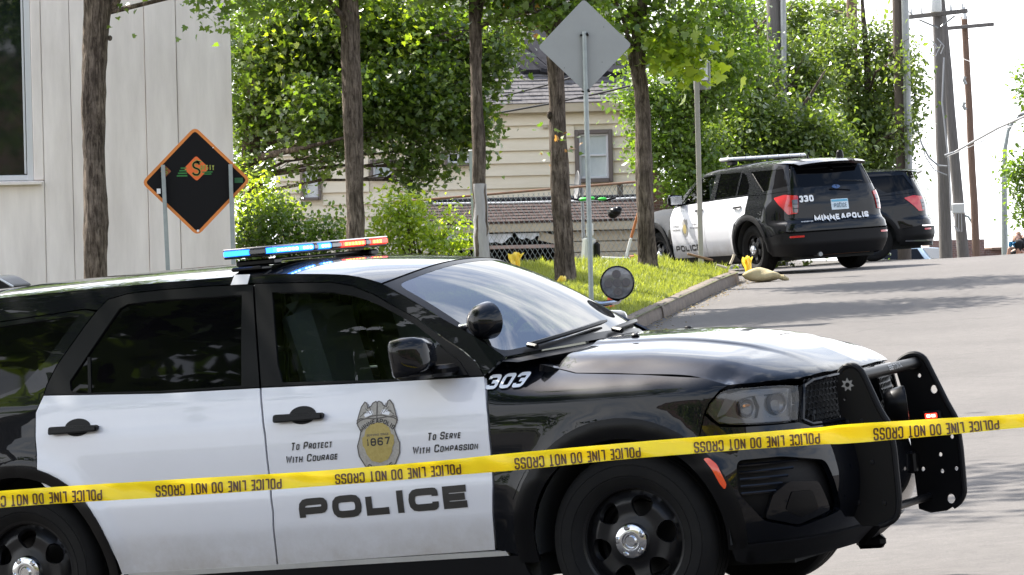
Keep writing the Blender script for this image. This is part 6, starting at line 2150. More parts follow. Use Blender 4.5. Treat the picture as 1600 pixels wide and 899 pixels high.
    def wsf(u, v):
        k = v / .7; tt = u / .75
        a = np.array([-2.46 - .14 * (1 - tt * tt), tt * .78, 1.13]); h = rf(-1.62 - .16 * (1 - tt * tt), tt * .7)
        return a * (1 - k) + h * k
    PM().panel([(-.75, 0), (-.75, .7), (.75, .7), (.75, 0)], lambda u, v: wsf(-u, v), .1, flange=0).build('windshield', M['wind_glass'], t)
    def hf(x, y):
        a = abs(y) / .86
        return np.array([x, y, (1.16 - .16 * ss(-2.5, -3.9, x) - .06 * a ** 2.5 - .10 * ss(-3.45, -3.9, x) * 1.0)])
    PM().panel([(-2.46, -.80), (-2.46, .80), (-3.1, .85), (-3.55, .80), (-3.80, .55), (-3.86, 0), (-3.80, -.55), (-3.55, -.80), (-3.1, -.85)], hf, .1).build('hood', M['black'], t)
    # tail: gate with window, lamps, bumper
    GL = [(1.03, 1.285), (.97, 1.42), (.90, 1.565), (2 * SM - .90, 1.565), (2 * SM - .97, 1.42), (2 * SM - 1.03, 1.285)]
    gate = [(.975, .885), (.90, .64), (1.02, .62), (2 * SM - 1.02, .62), (2 * SM - .90, .64), (2 * SM - .975, .885), (2 * SM - 1.16, .892), (2 * SM - 1.19, 1.165), (2 * SM - .98, 1.19), (2 * SM - .86, 1.645), (.86, 1.645), (.98, 1.19), (1.19, 1.165), (1.16, .892)]
    g = PM().panel(gate, B, .06, gap=.002, holes=[GL]).build('tailgate', M['black'], t)
    PM().panel(shrink(GL, -.004), B, .08, off=-.008, flange=0).build('rear_window', M['privacy'], g)
    mb = MB()
    sp = [tuple(rf(.80 + .10 * (1 - (u / 6) ** 2), u / 6 * .68)) for u in range(-6, 7)]
    sp2 = [(p[0] + .14, p[1] * .97, p[2] - .035) for p in sp]
    sp3 = [(p[0] + .10, p[1] * .97, p[2] - .075) for p in sp]
    n = len(sp)
    mb.add(sp + sp2 + sp3, [(i, i + 1, n + i + 1, n + i) for i in range(n - 1)] + [(n + i, n + i + 1, 2 * n + i + 1, 2 * n + i) for i in range(n - 1)])
    mb.build('spoiler', M['black'], g, local=True)
    LP = rounded([(.645, 1.150), (.86, 1.186), (1.19, 1.163), (1.162, .895), (.96, .885), (.85, .985)], .03)
    CL = [(1.06, 1.10), (1.175, 1.105), (1.155, .905), (1.075, .915)]
    for f_ in (lambda p: p, mir):
        lm = PM().panel(f_(LP), B, .04, off=.012, flange=.03).build('tail_lamp', M['red_lens'], t)
        PM().panel(f_(CL), B, .04, off=.016, flange=.004).build('clear_lens', M['smoke_lens'], lm)
        mb = MB()
        cl = f_(CL)
        for k in range(1, 3):
            z = .905 + .20 * k / 3
            mb.tube([tuple(B(cl[0][0] * .5 + cl[3][0] * .5, z) * np.array((1, 1, 1)) + np.array((.018, 0, 0))), tuple(B(cl[1][0] * .5 + cl[2][0] * .5, z) + np.array((.018, 0, 0)))], .006, 5)
        mb.build('lens_rib', M['plastic'], lm, local=True)
    bp = [(.46, .42)] + arc(0, .385, .48, 8, 22, 3) + [(.60, .565), (.90, .615), (1.02, .60), (2 * SM - 1.02, .60), (2 * SM - .90, .615), (2 * SM - .60, .565), (2 * SM - .47, .42), (2 * SM - .52, .27), (2 * SM - 1.0, .25), (1.0, .25), (.52, .27)]
    PM().panel(bp, B, .06, off=.006, gap=.002, flange=.03).build('rear_bumper', M['plastic'], t)
    for a in (1.12, 2 * SM - 1.12):
        PM().panel(rounded([(a - .11, .53), (a + .11, .53), (a + .11, .56), (a - .11, .56)], .01), B, .05, off=.012, flange=.006).build('reflector', M['red_lens'], t)
    mb = MB()
    mb.box((-1.4, 0, .36), (4.6, 1.3, .34)).box((-3.75, 0, .32), (.2, 1.5, .24)).box((-1.5, 0, .26), (2.0, 1.5, .16)).box((-1.55, 0, .62), (1.9, 1.66, .60)).box((-2.5, 0, .7), (2.2, 1.1, .5)).box((.6, 0, .60), (.7, 1.5, .4))
    mb.box((0, 0, .385), (.14, 1.6, .12)).box((-3.025, 0, .385), (.12, 1.6, .1))
    for cx in (0, -3.025):
        for sg in (1, -1):
            mb.grid(lambda u, v, cx=cx, sg=sg: (cx + .47 * cos(u), sg * (.62 + .33 * v), .385 + .47 * sin(u)), 18, 1, rad(-5), rad(185))
    mb.build('underbody', M['cabin'], t, local=True)
    mb = MB().bevbox((-1.7, .42, 1.2), (.16, .5, .7), .05).bevbox((-1.7, -.42, 1.2), (.16, .5, .7), .05).bevbox((-1.7, -.42, 1.58), (.1, .26, .14), .04).bevbox((-1.7, .42, 1.58), (.1, .26, .14), .04)
    mb.build('front_seat', M['seat'], t, local=True)
    mb = MB().tube([(.55, -.35, .27), (1.12, -.42, .26)], .035, 8)
    mb.build('exhaust_pipe', M['dull_metal'], t, local=True)
    mb = MB().tube([(-.05, .0, .30), (.9, .0, .30)], .07, 10).bevbox((.85, .15, .29), (.3, .9, .10), .04)
    mb.build('silencer', M['rust'], t, local=True)
    for x in (0, -3.025):
        for y, r_ in ((-.945, True), (.945, False)): build_wheel(t, x, y, r_, r=.385, spin=.3)
    for sg in (-1, 1):
        mb = MB()
        R3 = Matrix.Rotation(rad(8 * sg), 3, 'Z')
        mb.bevbox((-2.16, 1.07 * sg, 1.24), (.13, .24, .18), .045, R3).bevbox((-2.19, .95 * sg, 1.17), (.07, .16, .05), .015)
        dm = mb.build('door_mirror', M['black'], t, local=True)
        mb = MB().bevbox((-2.092, 1.075 * sg, 1.24), (.006, .19, .13), .002, R3)
        mb.build('mirror_glass', M['chrome'], dm, local=True)
    if not police:
        PM().panel([(.62, .335), (1.0, .32), (2 * SM - 1.0, .32), (2 * SM - .62, .335), (2 * SM - .62, .36), (2 * SM - 1.0, .35), (1.0, .35), (.62, .36)], B, .08, off=.02, flange=.01).build('bumper_trim', M['chrome'], t)
        return t
    # markings
    yS = lambda y: float(np.interp(-y if y < 0 else y, B.C[::-1, 1][:len(B.C) // 2], B.L[::-1][:len(B.C) // 2]))
    def tailpt(y, z, off=.020):
        s = yS(y)
        if y > 0: s = 2 * SM - s
        e = .004
        p = B(s, z); du = B(s + e, z) - B(s - e, z); dv = B(s, z + e) - B(s, z - e)
        n = np.cross(du, dv); n /= np.linalg.norm(n)
        return tuple(p + n * off)
    mb, w = text_mesh('MINNEAPOLIS', lambda u, v: tailpt(-.475 + u, .745 + .018 * u + v), .098, .084, .026, gap=.016, width=.98, sq=.25, sub=.02)
    print_part(mb, 'gate_lettering', M['white_ink'], g)
    mb, w = text_mesh('330', lambda u, v: tailpt(-.695 + u, 1.055 + .01 * u + v), .098, .075, .026, gap=.014, width=.245, sq=.25)
    print_part(mb, 'number_lettering', M['white_ink'], g)
    mb, w = text_mesh('INTERCEPTOR', lambda u, v: tailpt(-.70 + u, .745 + v), .014, .013, .004, width=.19)
    print_part(mb, 'small_lettering', M['white_ink'], g)
    mb = MB().prism(rounded([(-.155, .915), (.155, .915), (.155, 1.075), (-.155, 1.075)], .015), lambda u, v, d: tailpt(u, v, d), .0, .008)
    pl = mb.build('licence_plate', M['plate'], g, local=True)
    mb = MB().prism([(-.145, 1.035), (.145, 1.035), (.145, 1.066), (-.145, 1.066)], lambda u, v, d: tailpt(u, v, d), .010, .0105)
    mb.build('plate_band', M['plate_blue'], pl, local=True)
    mb, w = text_mesh('POLICE', lambda u, v: tailpt(-.115 + u, .945 + v, .020), .065, .03, .010, gap=.010, width=.23)
    print_part(mb, 'plate_lettering', mat('plate_print', (.10, .16, .20), .5), pl)
    mb = MB().prism([(.075 * cos(k * pi / 12), 1.265 + .030 * sin(k * pi / 12)) for k in range(24)], lambda u, v, d: tailpt(u, v, d), .0, .006)
    mb.build('oval_badge', mat('blue_oval', (.03, .08, .22), .3, coat=1.0), g, local=True)
    mb = MB().bevbox((1.145, .17, 1.34), (.03, .42, .02), .006, Matrix.Rotation(rad(-4), 3, 'X'))
    mb.build('rear_wiper', M['satin'], g, local=True)
    mb, w = text_mesh('POLICE', lambda u, v: tuple(B(-2.36 + u, .42 + .010 * u + v) + np.array((0, -.004, 0))), .100, .13, .028, gap=.022, width=.80)
    print_part(mb, 'door_lettering', M['ink'], fdo)
    bc_ = -1.98
    half2 = [(a * .85, b * .85) for a, b in half]
    sh2 = half2 + [(-a, b) for a, b in reversed(half2[1:-1])]
    vs, tr = cdt([sh2]); mb = MB().add([tuple(B(bc_ + a, .80 + b) + np.array((0, -.004, 0))) for a, b in vs], tr)
    for wg in ([(a * .85, b * .85) for a, b in wing], [(-a * .85, b * .85) for a, b in reversed(wing)]):
        vs, tr = cdt([wg]); mb.add([tuple(B(bc_ + a, .80 + b) + np.array((0, -.004, 0))) for a, b in vs], tr)
    print_part(mb, 'badge', M['badge'], fdo)
    vs, tr = cdt([[(.055 * cos(k * pi / 8), -.02 + .075 * sin(k * pi / 8)) for k in range(16)]])
    mb = MB().add([tuple(B(bc_ + a, .80 + b) + np.array((0, -.006, 0))) for a, b in vs], tr)
    print_part(mb, 'badge_seal', M['gold'], fdo)
    for txt, s0, s1, z in (('To Protect', -2.37, -2.17, .81), ('With Courage', -2.39, -2.14, .755), ('To Serve', -1.75, -1.60, .83), ('With Compassion', -1.82, -1.52, .775)):
        mb, w = text_mesh(txt, lambda u, v, s0=s0, z=z: tuple(B(s0 + u, z + v) + np.array((0, -.004, 0))), .034, .022, .006, width=s1 - s0, slant=.2)
        print_part(mb, 'motto_lettering', M['ink'], fdo)
    mb = MB()
    mb.bevbox((-1.15, 0, 1.815), (.30, 1.42, .055), .018)
    lbar = mb.build('light_bar', mat('clear_light_bar', (.62, .63, .64), .2, coat=1.0), t, local=True)
    mb = MB().bevbox((-1.15, 0, 1.785), (.26, 1.36, .014), .004)
    for y in (-.55, .55): mb.bevbox((-1.15, y, 1.75), (.18, .10, .06), .01)
    mb.build('bar_base', M['satin'], lbar, local=True)
    for k in range(7):
        mb = MB().bevbox((-1.15, -.60 + .2 * k, 1.816), (.304, .012, .050), .004)
        mb.build('bar_divider', M['dull_metal'], lbar, local=True)
    mb = MB().cyl((.35, .50, 1.72), (.35, .50, 1.80), .06, .05, 14).cyl((.35, .50, 1.80), (.35, .50, 1.83), .05, .03, 14)
    mb.build('roof_antenna', M['satin'], t, local=True)
    mb = MB().cyl((.05, .10, 1.745), (.05, .10, 1.79), .025, .008, 8).tube([(.05, .10, 1.78), (.10, .10, 1.82)], .008, 6)
    mb.build('roof_antenna', M['satin'], t, local=True)
    return t

EM = ground_frame(4.565, 59.2, 26.2)
rear_suv(EM, 'black and white police SUV numbered 330 seen from behind, parked at the verge end', True)
_c3 = at(1402, 402, 73)
rear_suv(ground_frame(_c3.x - .42, 73.2, 84), 'plain black SUV half hidden behind the parked police car numbered 330', False)


# ------------------------------------------------------------------ signs and posts
M['sign_back'] = mat('bare_aluminium_sign_back', (.30, .31, .30), .5, .2, var=(.275, .285, .275), scale=4)
M['sign_black'] = mat('black_sign_back', (.005, .005, .006), .45, spec=.15)
M['sign_orange'] = mat('orange_sign_edge', (.62, .20, .035), .5)
M['green_print'] = mat('green_print', (.02, .16, .03), .5)
M['cream_print'] = mat('yellow_green_print', (.30, .33, .06), .5)
def diamond(cx, cz, s, r=.06):
    return rounded([(cx, cz - s), (cx + s, cz), (cx, cz + s), (cx - s, cz)], r, 5)
# grey diamond sign on a round post, seen from behind
D = 46.0
foot = at(924, 472, D); top = at(913, 52, D)
g = V(foot.x, D)
sg_ = thing('road_sign', 'back of a bare grey diamond road sign on a round steel post', 'road sign', (foot.x, D, g))
d = (top - foot).normalized()
foot = foot + d * ((g - .1 - foot.z) / d.z)
MB().cyl(foot, top + d * .02, .030, n=14).build('post', M['galv'], sg_)
c = at(914, 71.5, D)
hs = 73.5 / F_PX * D
mb = MB().prism(diamond(c.x, c.z, hs, .05), lambda u, v, dd: (u, D + .045 + dd, v), -.003, .003)
mb.build('sign_panel', M['sign_back'], sg_)
for py in (55, 143):
    q = at(913 + (py - 55) * .027, py, D)
    mb = MB().bevbox((q.x, D + .018, q.z), (.105, .075, .022), .006).bevbox((q.x + .035, D - .015, q.z + .012), (.018, .05, .03), .004)
    mb.build('clamp', M['satin'], sg_)
for px, py in ((882, 106), (943, 42), (941, 97)):
    q = at(px, py, D); MB().sphere((q.x, D + .041, q.z), .006, 8, 5).build('rivet', M['silver'], sg_)
# black backed roadwork diamond with an orange rim on two perforated posts
D = 45.5
c = at(306.5, 283.5, D); hs = 85 / F_PX * D
rw = thing('roadwork_sign', 'black backed diamond roadwork sign with an orange rim on two perforated posts', 'road sign', (c.x, D, G(c.x, D)))
mb = MB().prism(diamond(c.x, c.z, hs, .07), lambda u, v, dd: (u, D + dd, v), 0, .004)
pn = mb.build('sign_panel', M['sign_black'], rw)
rim = diamond(c.x, c.z, hs - .020, .06)
Ls, Rs = stroke_quads(densify(rim, .05), .036, True)
n = len(Ls)
mb = MB().add([(p[0], D - .002, p[1]) for ab in zip(Ls, Rs) for p in ab], [(2 * i, 2 * i + 1, 2 * ((i + 1) % n) + 1, 2 * ((i + 1) % n)) for i in range(n)])
mb.build('orange_rim', M['sign_orange'], pn)
lc = at(307, 263.5, D); lh = 20 / F_PX * D
mb = MB().prism(diamond(lc.x, lc.z, lh, .03), lambda u, v, dd: (u, D + dd, v), -.004, -.002); mb.build('logo_diamond', mat('red_orange_logo', (.72, .13, .02), .5), pn)
k_ = D / F_PX
def sfn(x0, z0, y): return lambda u, v: (x0 + u, y, z0 + v)
def logo_s(cx, cz, h, w, th, y):
    pts = [(w * .95, h * .80), (w * .75, h), (w * .25, h), (0, h * .78), (w * .15, h * .58), (w * .85, h * .42), (w, h * .22), (w * .75, 0), (w * .2, 0), (-w * .05, h * .18)]
    Ls, Rs = stroke_quads(rounded(pts, h * .12, 4, False), th, False)
    mb = MB().add([(cx - w / 2 + p[0], y, cz - h / 2 + p[1]) for ab in zip(Ls, Rs) for p in ab], [(2 * i, 2 * i + 1, 2 * i + 3, 2 * i + 2) for i in range(len(Ls) - 1)])
    ax, az = cx + w * .30, cz + h * .52
    mb.add([(ax - th, y, az + th * .9), (ax + th * 1.6, y, az), (ax - th, y, az - th * .9)], [(0, 2, 1)])
    return mb
logo_s(lc.x, lc.z, 20 * k_, 11 * k_, 4.2 * k_, D - .0075).build('logo_letter', M['cream_print'], pn)
logo_s(lc.x, lc.z, 20 * k_, 11 * k_, 2.6 * k_, D - .009).build('logo_letter', M['sign_black'], pn)
mb, w = text_mesh('AFETY', sfn(lc.x + 6 * k_, lc.z - 3 * k_, D - .0095), 8 * k_, 4 * k_, 1.5 * k_, width=22 * k_); print_part(MB().add([tuple(to_local(np.array([q]), rw)[0]) for q in mb.v], mb.f), 'logo_lettering', M['cream_print'], pn)
for k in range(4):
    w = (9 + 2.5 * k) * k_; z = lc.z - (-1 + 4 * k) * k_
    mb = MB().box((lc.x - 17 * k_ - w * .35, D - .004, z), (w, .002, 2.2 * k_)); mb.build('green_stripe', M['green_print'], pn)
    if k < 2:
        mb = MB().box((lc.x + 17 * k_, D - .006, lc.z - (6 + 3.2 * k) * k_), ((16 - 4 * k) * k_, .002, 1.8 * k_)); mb.build('green_stripe', M['green_print'], pn)
q = at(259, 268, D); MB().prism(diamond(q.x, q.z, 8.5 * k_, .01), lambda u, v, dd: (u, D + dd, v), -.004, -.002).build('logo_diamond', mat('dull_orange_logo', (.30, .08, .02), .5), pn)
logo_s(q.x, q.z, 8 * k_, 5 * k_, 1.6 * k_, D - .006).build('logo_letter', M['cream_print'], pn)
q = at(373, 282, D); MB().box((q.x, D - .003, q.z), (13 * k_, .002, 8 * k_)).build('green_sticker', mat('dark_green_sticker', (.01, .10, .03), .5), pn)
q = at(248, 299, D); MB().box((q.x, D - .003, q.z), (6 * k_, .002, 8 * k_)).build('white_sticker', M['white_ink'], pn)
for px, py, s in ((309.5, 361, .016), (333, 231, .007)):
    q = at(px, py, D); MB().sphere((q.x, D - .006, q.z), (s, .006, s), 10, 6).build('bolt', M['white_ink'], pn)
for (px, py, qx, qy) in ((252, 258, 262, 470), (357.5, 257, 363, 450)):
    a, b = at(px, py, D - .05), at(qx, qy, D - .05)
    d = (a - b).normalized(); b = b + d * ((G(b.x, D) - .2 - b.z) / d.z)
    R3 = d.to_track_quat('Z', 'Y').to_matrix()
    L_ = (a - b).length
    mb = MB()
    w_ = .050
    hl = []
    nh = int(L_ / .0254 / 2)
    for k in range(nh):
        z = L_ - .03 - k * .05
        if z < .8: break
        hl.append([(.008 * cos(i * pi / 4), z + .008 * sin(i * pi / 4)) for i in range(8)])
    mb.prism([(-w_ / 2, 0), (w_ / 2, 0), (w_ / 2, L_), (-w_ / 2, L_)], lambda u, v, dd: b + R3 @ Vector((u, dd, v)), -.002, .002, hl)
    for sx in (-1, 1): mb.box(b + R3 @ Vector((sx * w_ / 2, .02 , L_ / 2)), (.004, .045, L_), R3)
    mb.build('post', M['galv'], rw)
# pole with a narrow sign seen edge-on
D = 56.3
foot = at(1092, 404, D); top = at(1091, 92, D)
g = V(foot.x, D) if inpoly(foot.x, D, VERGE) else G(foot.x, D)
p2 = thing('parking_sign', 'tall square post with a narrow sign box standing in front of the parked police car', 'road sign', (foot.x, D, g))
MB().bevbox(((foot.x + top.x) / 2, D, (g - .1 + top.z) / 2), (.072, .072, top.z - g + .1), .008).build('post', mat('tan_grey_post', (.30, .285, .25), .6, .3, var=(.38, .36, .33), scale=5), p2)
q = at(1097, 118, D)
MB().bevbox((q.x, D + .06, q.z), (.255, .03, .42), .01, Matrix.Rotation(rad(-12), 3, 'Z')).build('sign_panel', M['sign_back'], p2)
MB().bevbox((at(1099, 130, D).x, D - .02, at(1099, 110, D).z), (.20, .02, .30), .006, Matrix.Rotation(rad(40), 3, 'Z')).build('sign_panel', M['win_frame'], p2)
# leaning white post by the shrub
D = 57.5
a, b = at(744, 405, D), at(737, 236, D)
wp = thing('white_post', 'leaning pale square post just left of the slim pale trunk', 'post', (a.x, D, G(a.x, D)))
R3 = (b - a).to_track_quat('Z', 'Y').to_matrix()
bot = a + (a - b).normalized() * .5
MB().bevbox((bot + b) / 2, (.085, .085, (b - bot).length), .008, R3).build('shaft', mat('pale_post_paint', (.42, .46, .45), .6), wp)
MB().bevbox(b, (.10, .10, .03), .008, R3).build('cap', M['win_frame'], wp)

# ------------------------------------------------------------------ the police tape
DT = 14.4
tp = [(-90, 789), (0, 780.5), (250, 764), (500, 748), (800, 722), (1000, 703), (1300, 680), (1600, 657.5), (1720, 648)]
_tx = [p[0] for p in tp]
ty = pchip(_tx, [-p[1] for p in tp])
hw = pchip([-90, 0, 250, 500, 700, 800, 1000, 1280, 1320, 1450, 1600, 1720], [13, 13, 13.3, 12, 12.5, 13.5, 12.5, 13.2, 15, 13.5, 10.5, 10])
tilt = pchip([-90, 200, 480, 760, 1040, 1320, 1600, 1720], [.25, .05, .30, -.1, .25, 0, .35, .3])
def tape_pt(px, k, off=0.0):
    """k from -1 (lower edge) to 1 (upper edge)"""
    sl_ = (ty(px + 1) - ty(px - 1)) / 2
    w_ = hw(px)
    p = at(px - k * w_ * sl_, -ty(px) - k * w_, DT)
    return np.array((p.x, DT + .012 * k * tilt(px) * 2 + .006 * sin(px / 60.) + .004 * cos(k * 2.2 + px / 35.) + .0034 * sin(px / 6.5 + k * 1.4 + 2 * sin(px / 47.)) * (.3 + .7 * (sin(px / 90.) ** 2)) - off, p.z))
tape_o = MB().grid(lambda u, v: tape_pt(u, v), 300, 8, -90, 1720, -1, 1).build('police_tape', M['tape'], None, angle=80)
tag(tape_o, 'yellow police tape stretched across in front of the nearest police car', 'barrier tape')
back = MB().grid(lambda u, v: tape_pt(u, v * .96 - .02, -.006), 150, 4, -90, 1720, -1, 1)
lay = back.build('back_fold', M['tape'], tape_o, local=True, angle=80)
KP = 1.0
for k in range(-1, 7):
    x1_ = 440 + 280.3 * (k - 1)                         # right end of the words: they hang upside down
    mb, w = text_mesh('POLICE LINE DO NOT CROSS', lambda u, v: tape_pt(x1_ - u, .42 - v / 13.0, .005), 17.5, 7.4, 2.5, gap=1.3, width=197, sq=.3, sub=2.0)
    print_part(mb, 'tape_lettering', M['tape_ink'], tape_o)

# ------------------------------------------------------------------ litter and objects on the verge
M['yellow_film'] = leaf_mat('yellow_plastic_film', (.60, .46, .06), (.72, .57, .12), (.5, .5, .35), .4)
M['sand_bag'] = mat('tan_sandbag_cloth', (.38, .31, .16), .9, var=(.50, .42, .25), scale=10, bump=.4, bscale=60)
def crumple(name, label, c, sx, sz, seedv, cat='tape scrap', flare=0.0, group=None):
    rng = random.Random(seedv)
    ph = [rng.uniform(0, 6.3) for _ in range(6)]
    mb = MB()
    for f_ in range(3):
        a0 = f_ * 2.1 + ph[0]
        def fn(u, v, a0=a0):
            wv = (.5 + flare * (v + 1) / 2 * 1.3 - (.25 if flare else 0)) if flare else .8 + .2 * cos(v * 2 + ph[1])
            x = u * sx * wv + .15 * sx * sin(3 * v + ph[2] + a0)
            y = .5 * sx * (sin(4.2 * u + ph[3] + a0) * .5 + .35 * cos(5 * v + ph[4] * u)) + (f_ - 1) * .25 * sx
            z = v * sz * (1 - .12 * u * u) + .12 * sz * sin(6 * u + ph[5] + a0)
            return (c[0] + x * cos(a0 * .3), c[1] + y, c[2] + z)
        mb.grid(fn, 10, 10, -1, 1, -1, 1)
    o = mb.build(name, M['yellow_film'], None, angle=40)
    at_ = o.data.attributes.new('tint', 'FLOAT', 'POINT'); at_.data.foreach_set('value', [rng.random() for _ in o.data.vertices])
    tag(o, label, cat, group)
    return o
q = at(806, 410, 53); crumple('yellow_tape_scrap', 'bunched yellow tape tied on the fence between two trunks, flaring upwards', q, .11, .13, 3, flare=.7)
q = at(878, 444, 49.6); crumple('yellow_tape_scrap', 'crumpled yellow tape at the foot of the shaggy barked trunk', (q.x, 49.6, q.z), .09, .10, 4)
q = at(1168, 413, 55.0); crumple('yellow_tape_scrap', 'crumpled yellow tape lying against the tan sandbag at the kerb end', (q.x, 55.0, q.z - .03), .10, .14, 5)
q = at(1188, 428, 54.8)
gz = G(q.x, 54.8)
mb = MB()
def bagf(u, v):
    a = 2 * pi * u; t_ = v
    r = (sin(pi * min(max(t_, .0), 1)) ** .55) * (1 - .25 * t_)
    L_ = .56
    x = -.26 + L_ * t_
    wob = 1 + .10 * sin(3 * a + 7 * t_) + .06 * sin(11 * t_ + 2 * a)
    return (q.x + x, 54.8 + .16 * r * cos(a) * wob, gz + .105 + .115 * r * sin(a) * wob - .02 * t_)
mb.grid(bagf, 20, 14, 0, 1, .001, .999)
sb = mb.build('sandbag', M['sand_bag'], None, angle=60); tag(sb, 'tan sandbag lying on the road at the end of the kerb', 'sandbag')
mb = MB().tube([(q.x + .24, 54.8, gz + .08), (q.x + .32, 54.78, gz + .06), (q.x + .40, 54.82, gz + .03)], [.03, .045, .02], 8)
mb.build('tied_neck', M['sand_bag'], sb)
# sticks and boards on the grass
def stick(label, pts, r, m, name='stick', cat='stick', flat=None):
    mb = MB().tube(pts, r, 6)
    return tag(mb.build(name, m, None), label, cat)
M['wood'] = mat('weathered_brown_wood', (.16, .09, .05), .9, var=(.24, .15, .09), scale=8)
M['pale_wood'] = mat('pale_split_wood', (.52, .46, .36), .8)
a, b = at(1074, 397, 55.2), at(1114, 407, 55.2)
mb = MB().bevbox((a + b) / 2, ((b - a).length, .10, .035), .006, Matrix.Rotation(-atan2((b - a).z, (b - a).x), 3, 'Y')); tag(mb.build('board', M['wood'], None), 'brown board lying in the grass at the foot of the square post', 'board')
stick('pale stick poking up near the yellow tape at the kerb end', [at(1141, 413, 54.8), at(1145, 404, 54.8), at(1147, 398, 54.8)], .018, M['pale_wood'])
stick('short pale stick lying on the grass left of the kerb end', [at(1120, 414, 54.6), at(1130, 417, 54.6), at(1136, 419, 54.6)], .018, M['pale_wood'])
# barricade pieces: leaning orange and white leg, white board, red board
D = 57.3
M['barr_orange'] = mat('faded_orange_board', (.42, .12, .03), .7, var=(.36, .14, .05), scale=6)
M['barr_red'] = mat('faded_red_board', (.55, .12, .10), .7)
a, b, c = at(1001, 320, D), at(986, 372, D), at(972, 425, D)
bt = thing('barricade_leg', 'leaning stake with an orange upper half and a white lower half', 'stake', (c.x, D, c.z))
for (p, r, m_) in ((a, b, 'barr_orange'), (b, c, 'win_frame')):
    dd = (r - p); R3 = dd.to_track_quat('Z', 'Y').to_matrix()
    MB().bevbox((p + r) / 2, (.085 if m_ == 'barr_orange' else .11, .04, dd.length - .004), .006, R3).build('upper_half' if m_ == 'barr_orange' else 'lower_half', M[m_], bt)
q = at(962, 408, 57.0); tag(MB().bevbox(q, (.42, .05, .12), .008, Matrix.Rotation(rad(3), 3, 'Y')).build('board', M['win_frame'], None), 'white board lying across the grass beside the orange and white stake', 'board')
q = at(1003, 405, 57.6); tag(MB().bevbox(q, (.36, .05, .14), .008, Matrix.Rotation(rad(-4), 3, 'Y')).build('board', M['barr_red'], None), 'faded red board lying behind the grass left of the forked trunk', 'board')
# small orange and white cone by the kerb
q = at(953, 474, 46.5); gz = V(q.x, 46.5) + .02
cn = MB().lathe([(.065, 0), (.065, .015), (.042, .018), (.022, .16), (.014, .165), (.001, .165)], Matrix.Translation((q.x, 46.5, gz)), 16).build('small_cone', mat('orange_cone', (.75, .10, .03), .5), None)
tag(cn, 'little orange and white cone in the grass behind the far spotlight', 'cone')
MB().lathe([(.0345, .07), (.0275, .115)], Matrix.Translation((q.x, 46.5, gz)), 16).build('white_band', M['win_frame'], cn)
# electric scooter standing by the fence
D = 57.8
f_ = at(922.5, 428, D); h_ = at(920.5, 310, D)
scg = thing('electric_scooter', 'electric rental scooter with green handlebar centre standing behind the bare grey sign post', 'scooter', (f_.x, D, f_.z))
M['green_plastic'] = mat('bright_green_plastic', (.04, .48, .05), .4)
M['white_plastic'] = mat('white_plastic', (.60, .61, .60), .4)
bz = f_.z
MB().tube([(f_.x, D - .25, bz + .10), (f_.x + .01, D - .15, bz + .45), (h_.x, D + .02, h_.z - .02)], [.024, .022, .020], 10).build('stem', M['satin'], scg)
MB().tube([at(890, 310, D), at(905, 313, D), at(928, 311, D), at(948, 313, D), at(962, 309, D)], .016, 8).build('handlebar', M['satin'], scg)
mb = MB().bevbox(at(917, 311, D - .02), (.24, .07, .055), .02, Matrix.Rotation(rad(-4), 3, 'Y')).bevbox(at(941, 311, D - .02), (.14, .06, .05), .02)
mb.build('handlebar_shell', M['green_plastic'], scg)
MB().bevbox((f_.x, D + .25, bz + .14), (.16, .95, .07), .02).build('deck', M['satin'], scg)
for yy in (-.30, .75):
    Mx = Matrix.Translation((f_.x, D + yy, bz + .11)) @ Matrix.Rotation(rad(90), 4, 'Y')
    MB().lathe([(.05, -.03), (.10, -.03), (.115, -.01), (.115, .01), (.10, .03), (.05, .03)], Mx, 20, True).build('wheel', M['tyre'], scg)
mb = MB()
mb.bevbox((f_.x - .03, D - .34, bz + .34), (.20, .10, .44), .05, Matrix.Rotation(rad(6), 3, 'Y')).bevbox((f_.x, D - .33, bz + .66), (.11, .09, .25), .04)
mb.build('front_shield', M['white_plastic'], scg)
MB().bevbox((f_.x + .10, D - .38, bz + .30), (.09, .09, .34), .03).build('lock_box', M['satin'], scg)
q = at(961, 331, D + .1)
hb = MB().sphere(q, (.10, .12, .070), 14, 8).sphere(q + Vector((-.03, 0, -.03)), (.085, .11, .075), 12, 8).sphere(q + Vector((.05, 0, .035)), (.06, .09, .05), 12, 8); tag(hb.build('black_bag', M['satin'], None), 'small dark bag hanging on the chain fence right of the scooter handlebar', 'bag')
# grey dish behind the fence
q = at(906, 290, 66)
dish = thing('satellite_dish', 'narrow grey dish seen from the side under the tall house window', 'dish', (q.x, 66, G(q.x, 66)))
Mx = Matrix.Translation(q) @ Vector((-1, -.16, .08)).to_track_quat('Z', 'Y').to_matrix().to_4x4()
MB().lathe([(.001, 0), (.12, .012), (.20, .035), (.25, .06), (.255, .055), (.20, .025), (.12, 0), (.001, -.01)], Mx, 24).build('dish_bowl', mat('grey_dish_paint', (.17, .17, .17), .6), dish)
MB().tube([q + Vector((.03, .05, -.02)), q + Vector((.04, .1, -.5)), (q.x + .04, 66.1, G(q.x, 66))], .03, 8).build('mast', M['dull_metal'], dish)
MB().tube([q, q + Vector((-.25, -.15, .02))], .012, 6).build('feed_arm', M['dull_metal'], dish)
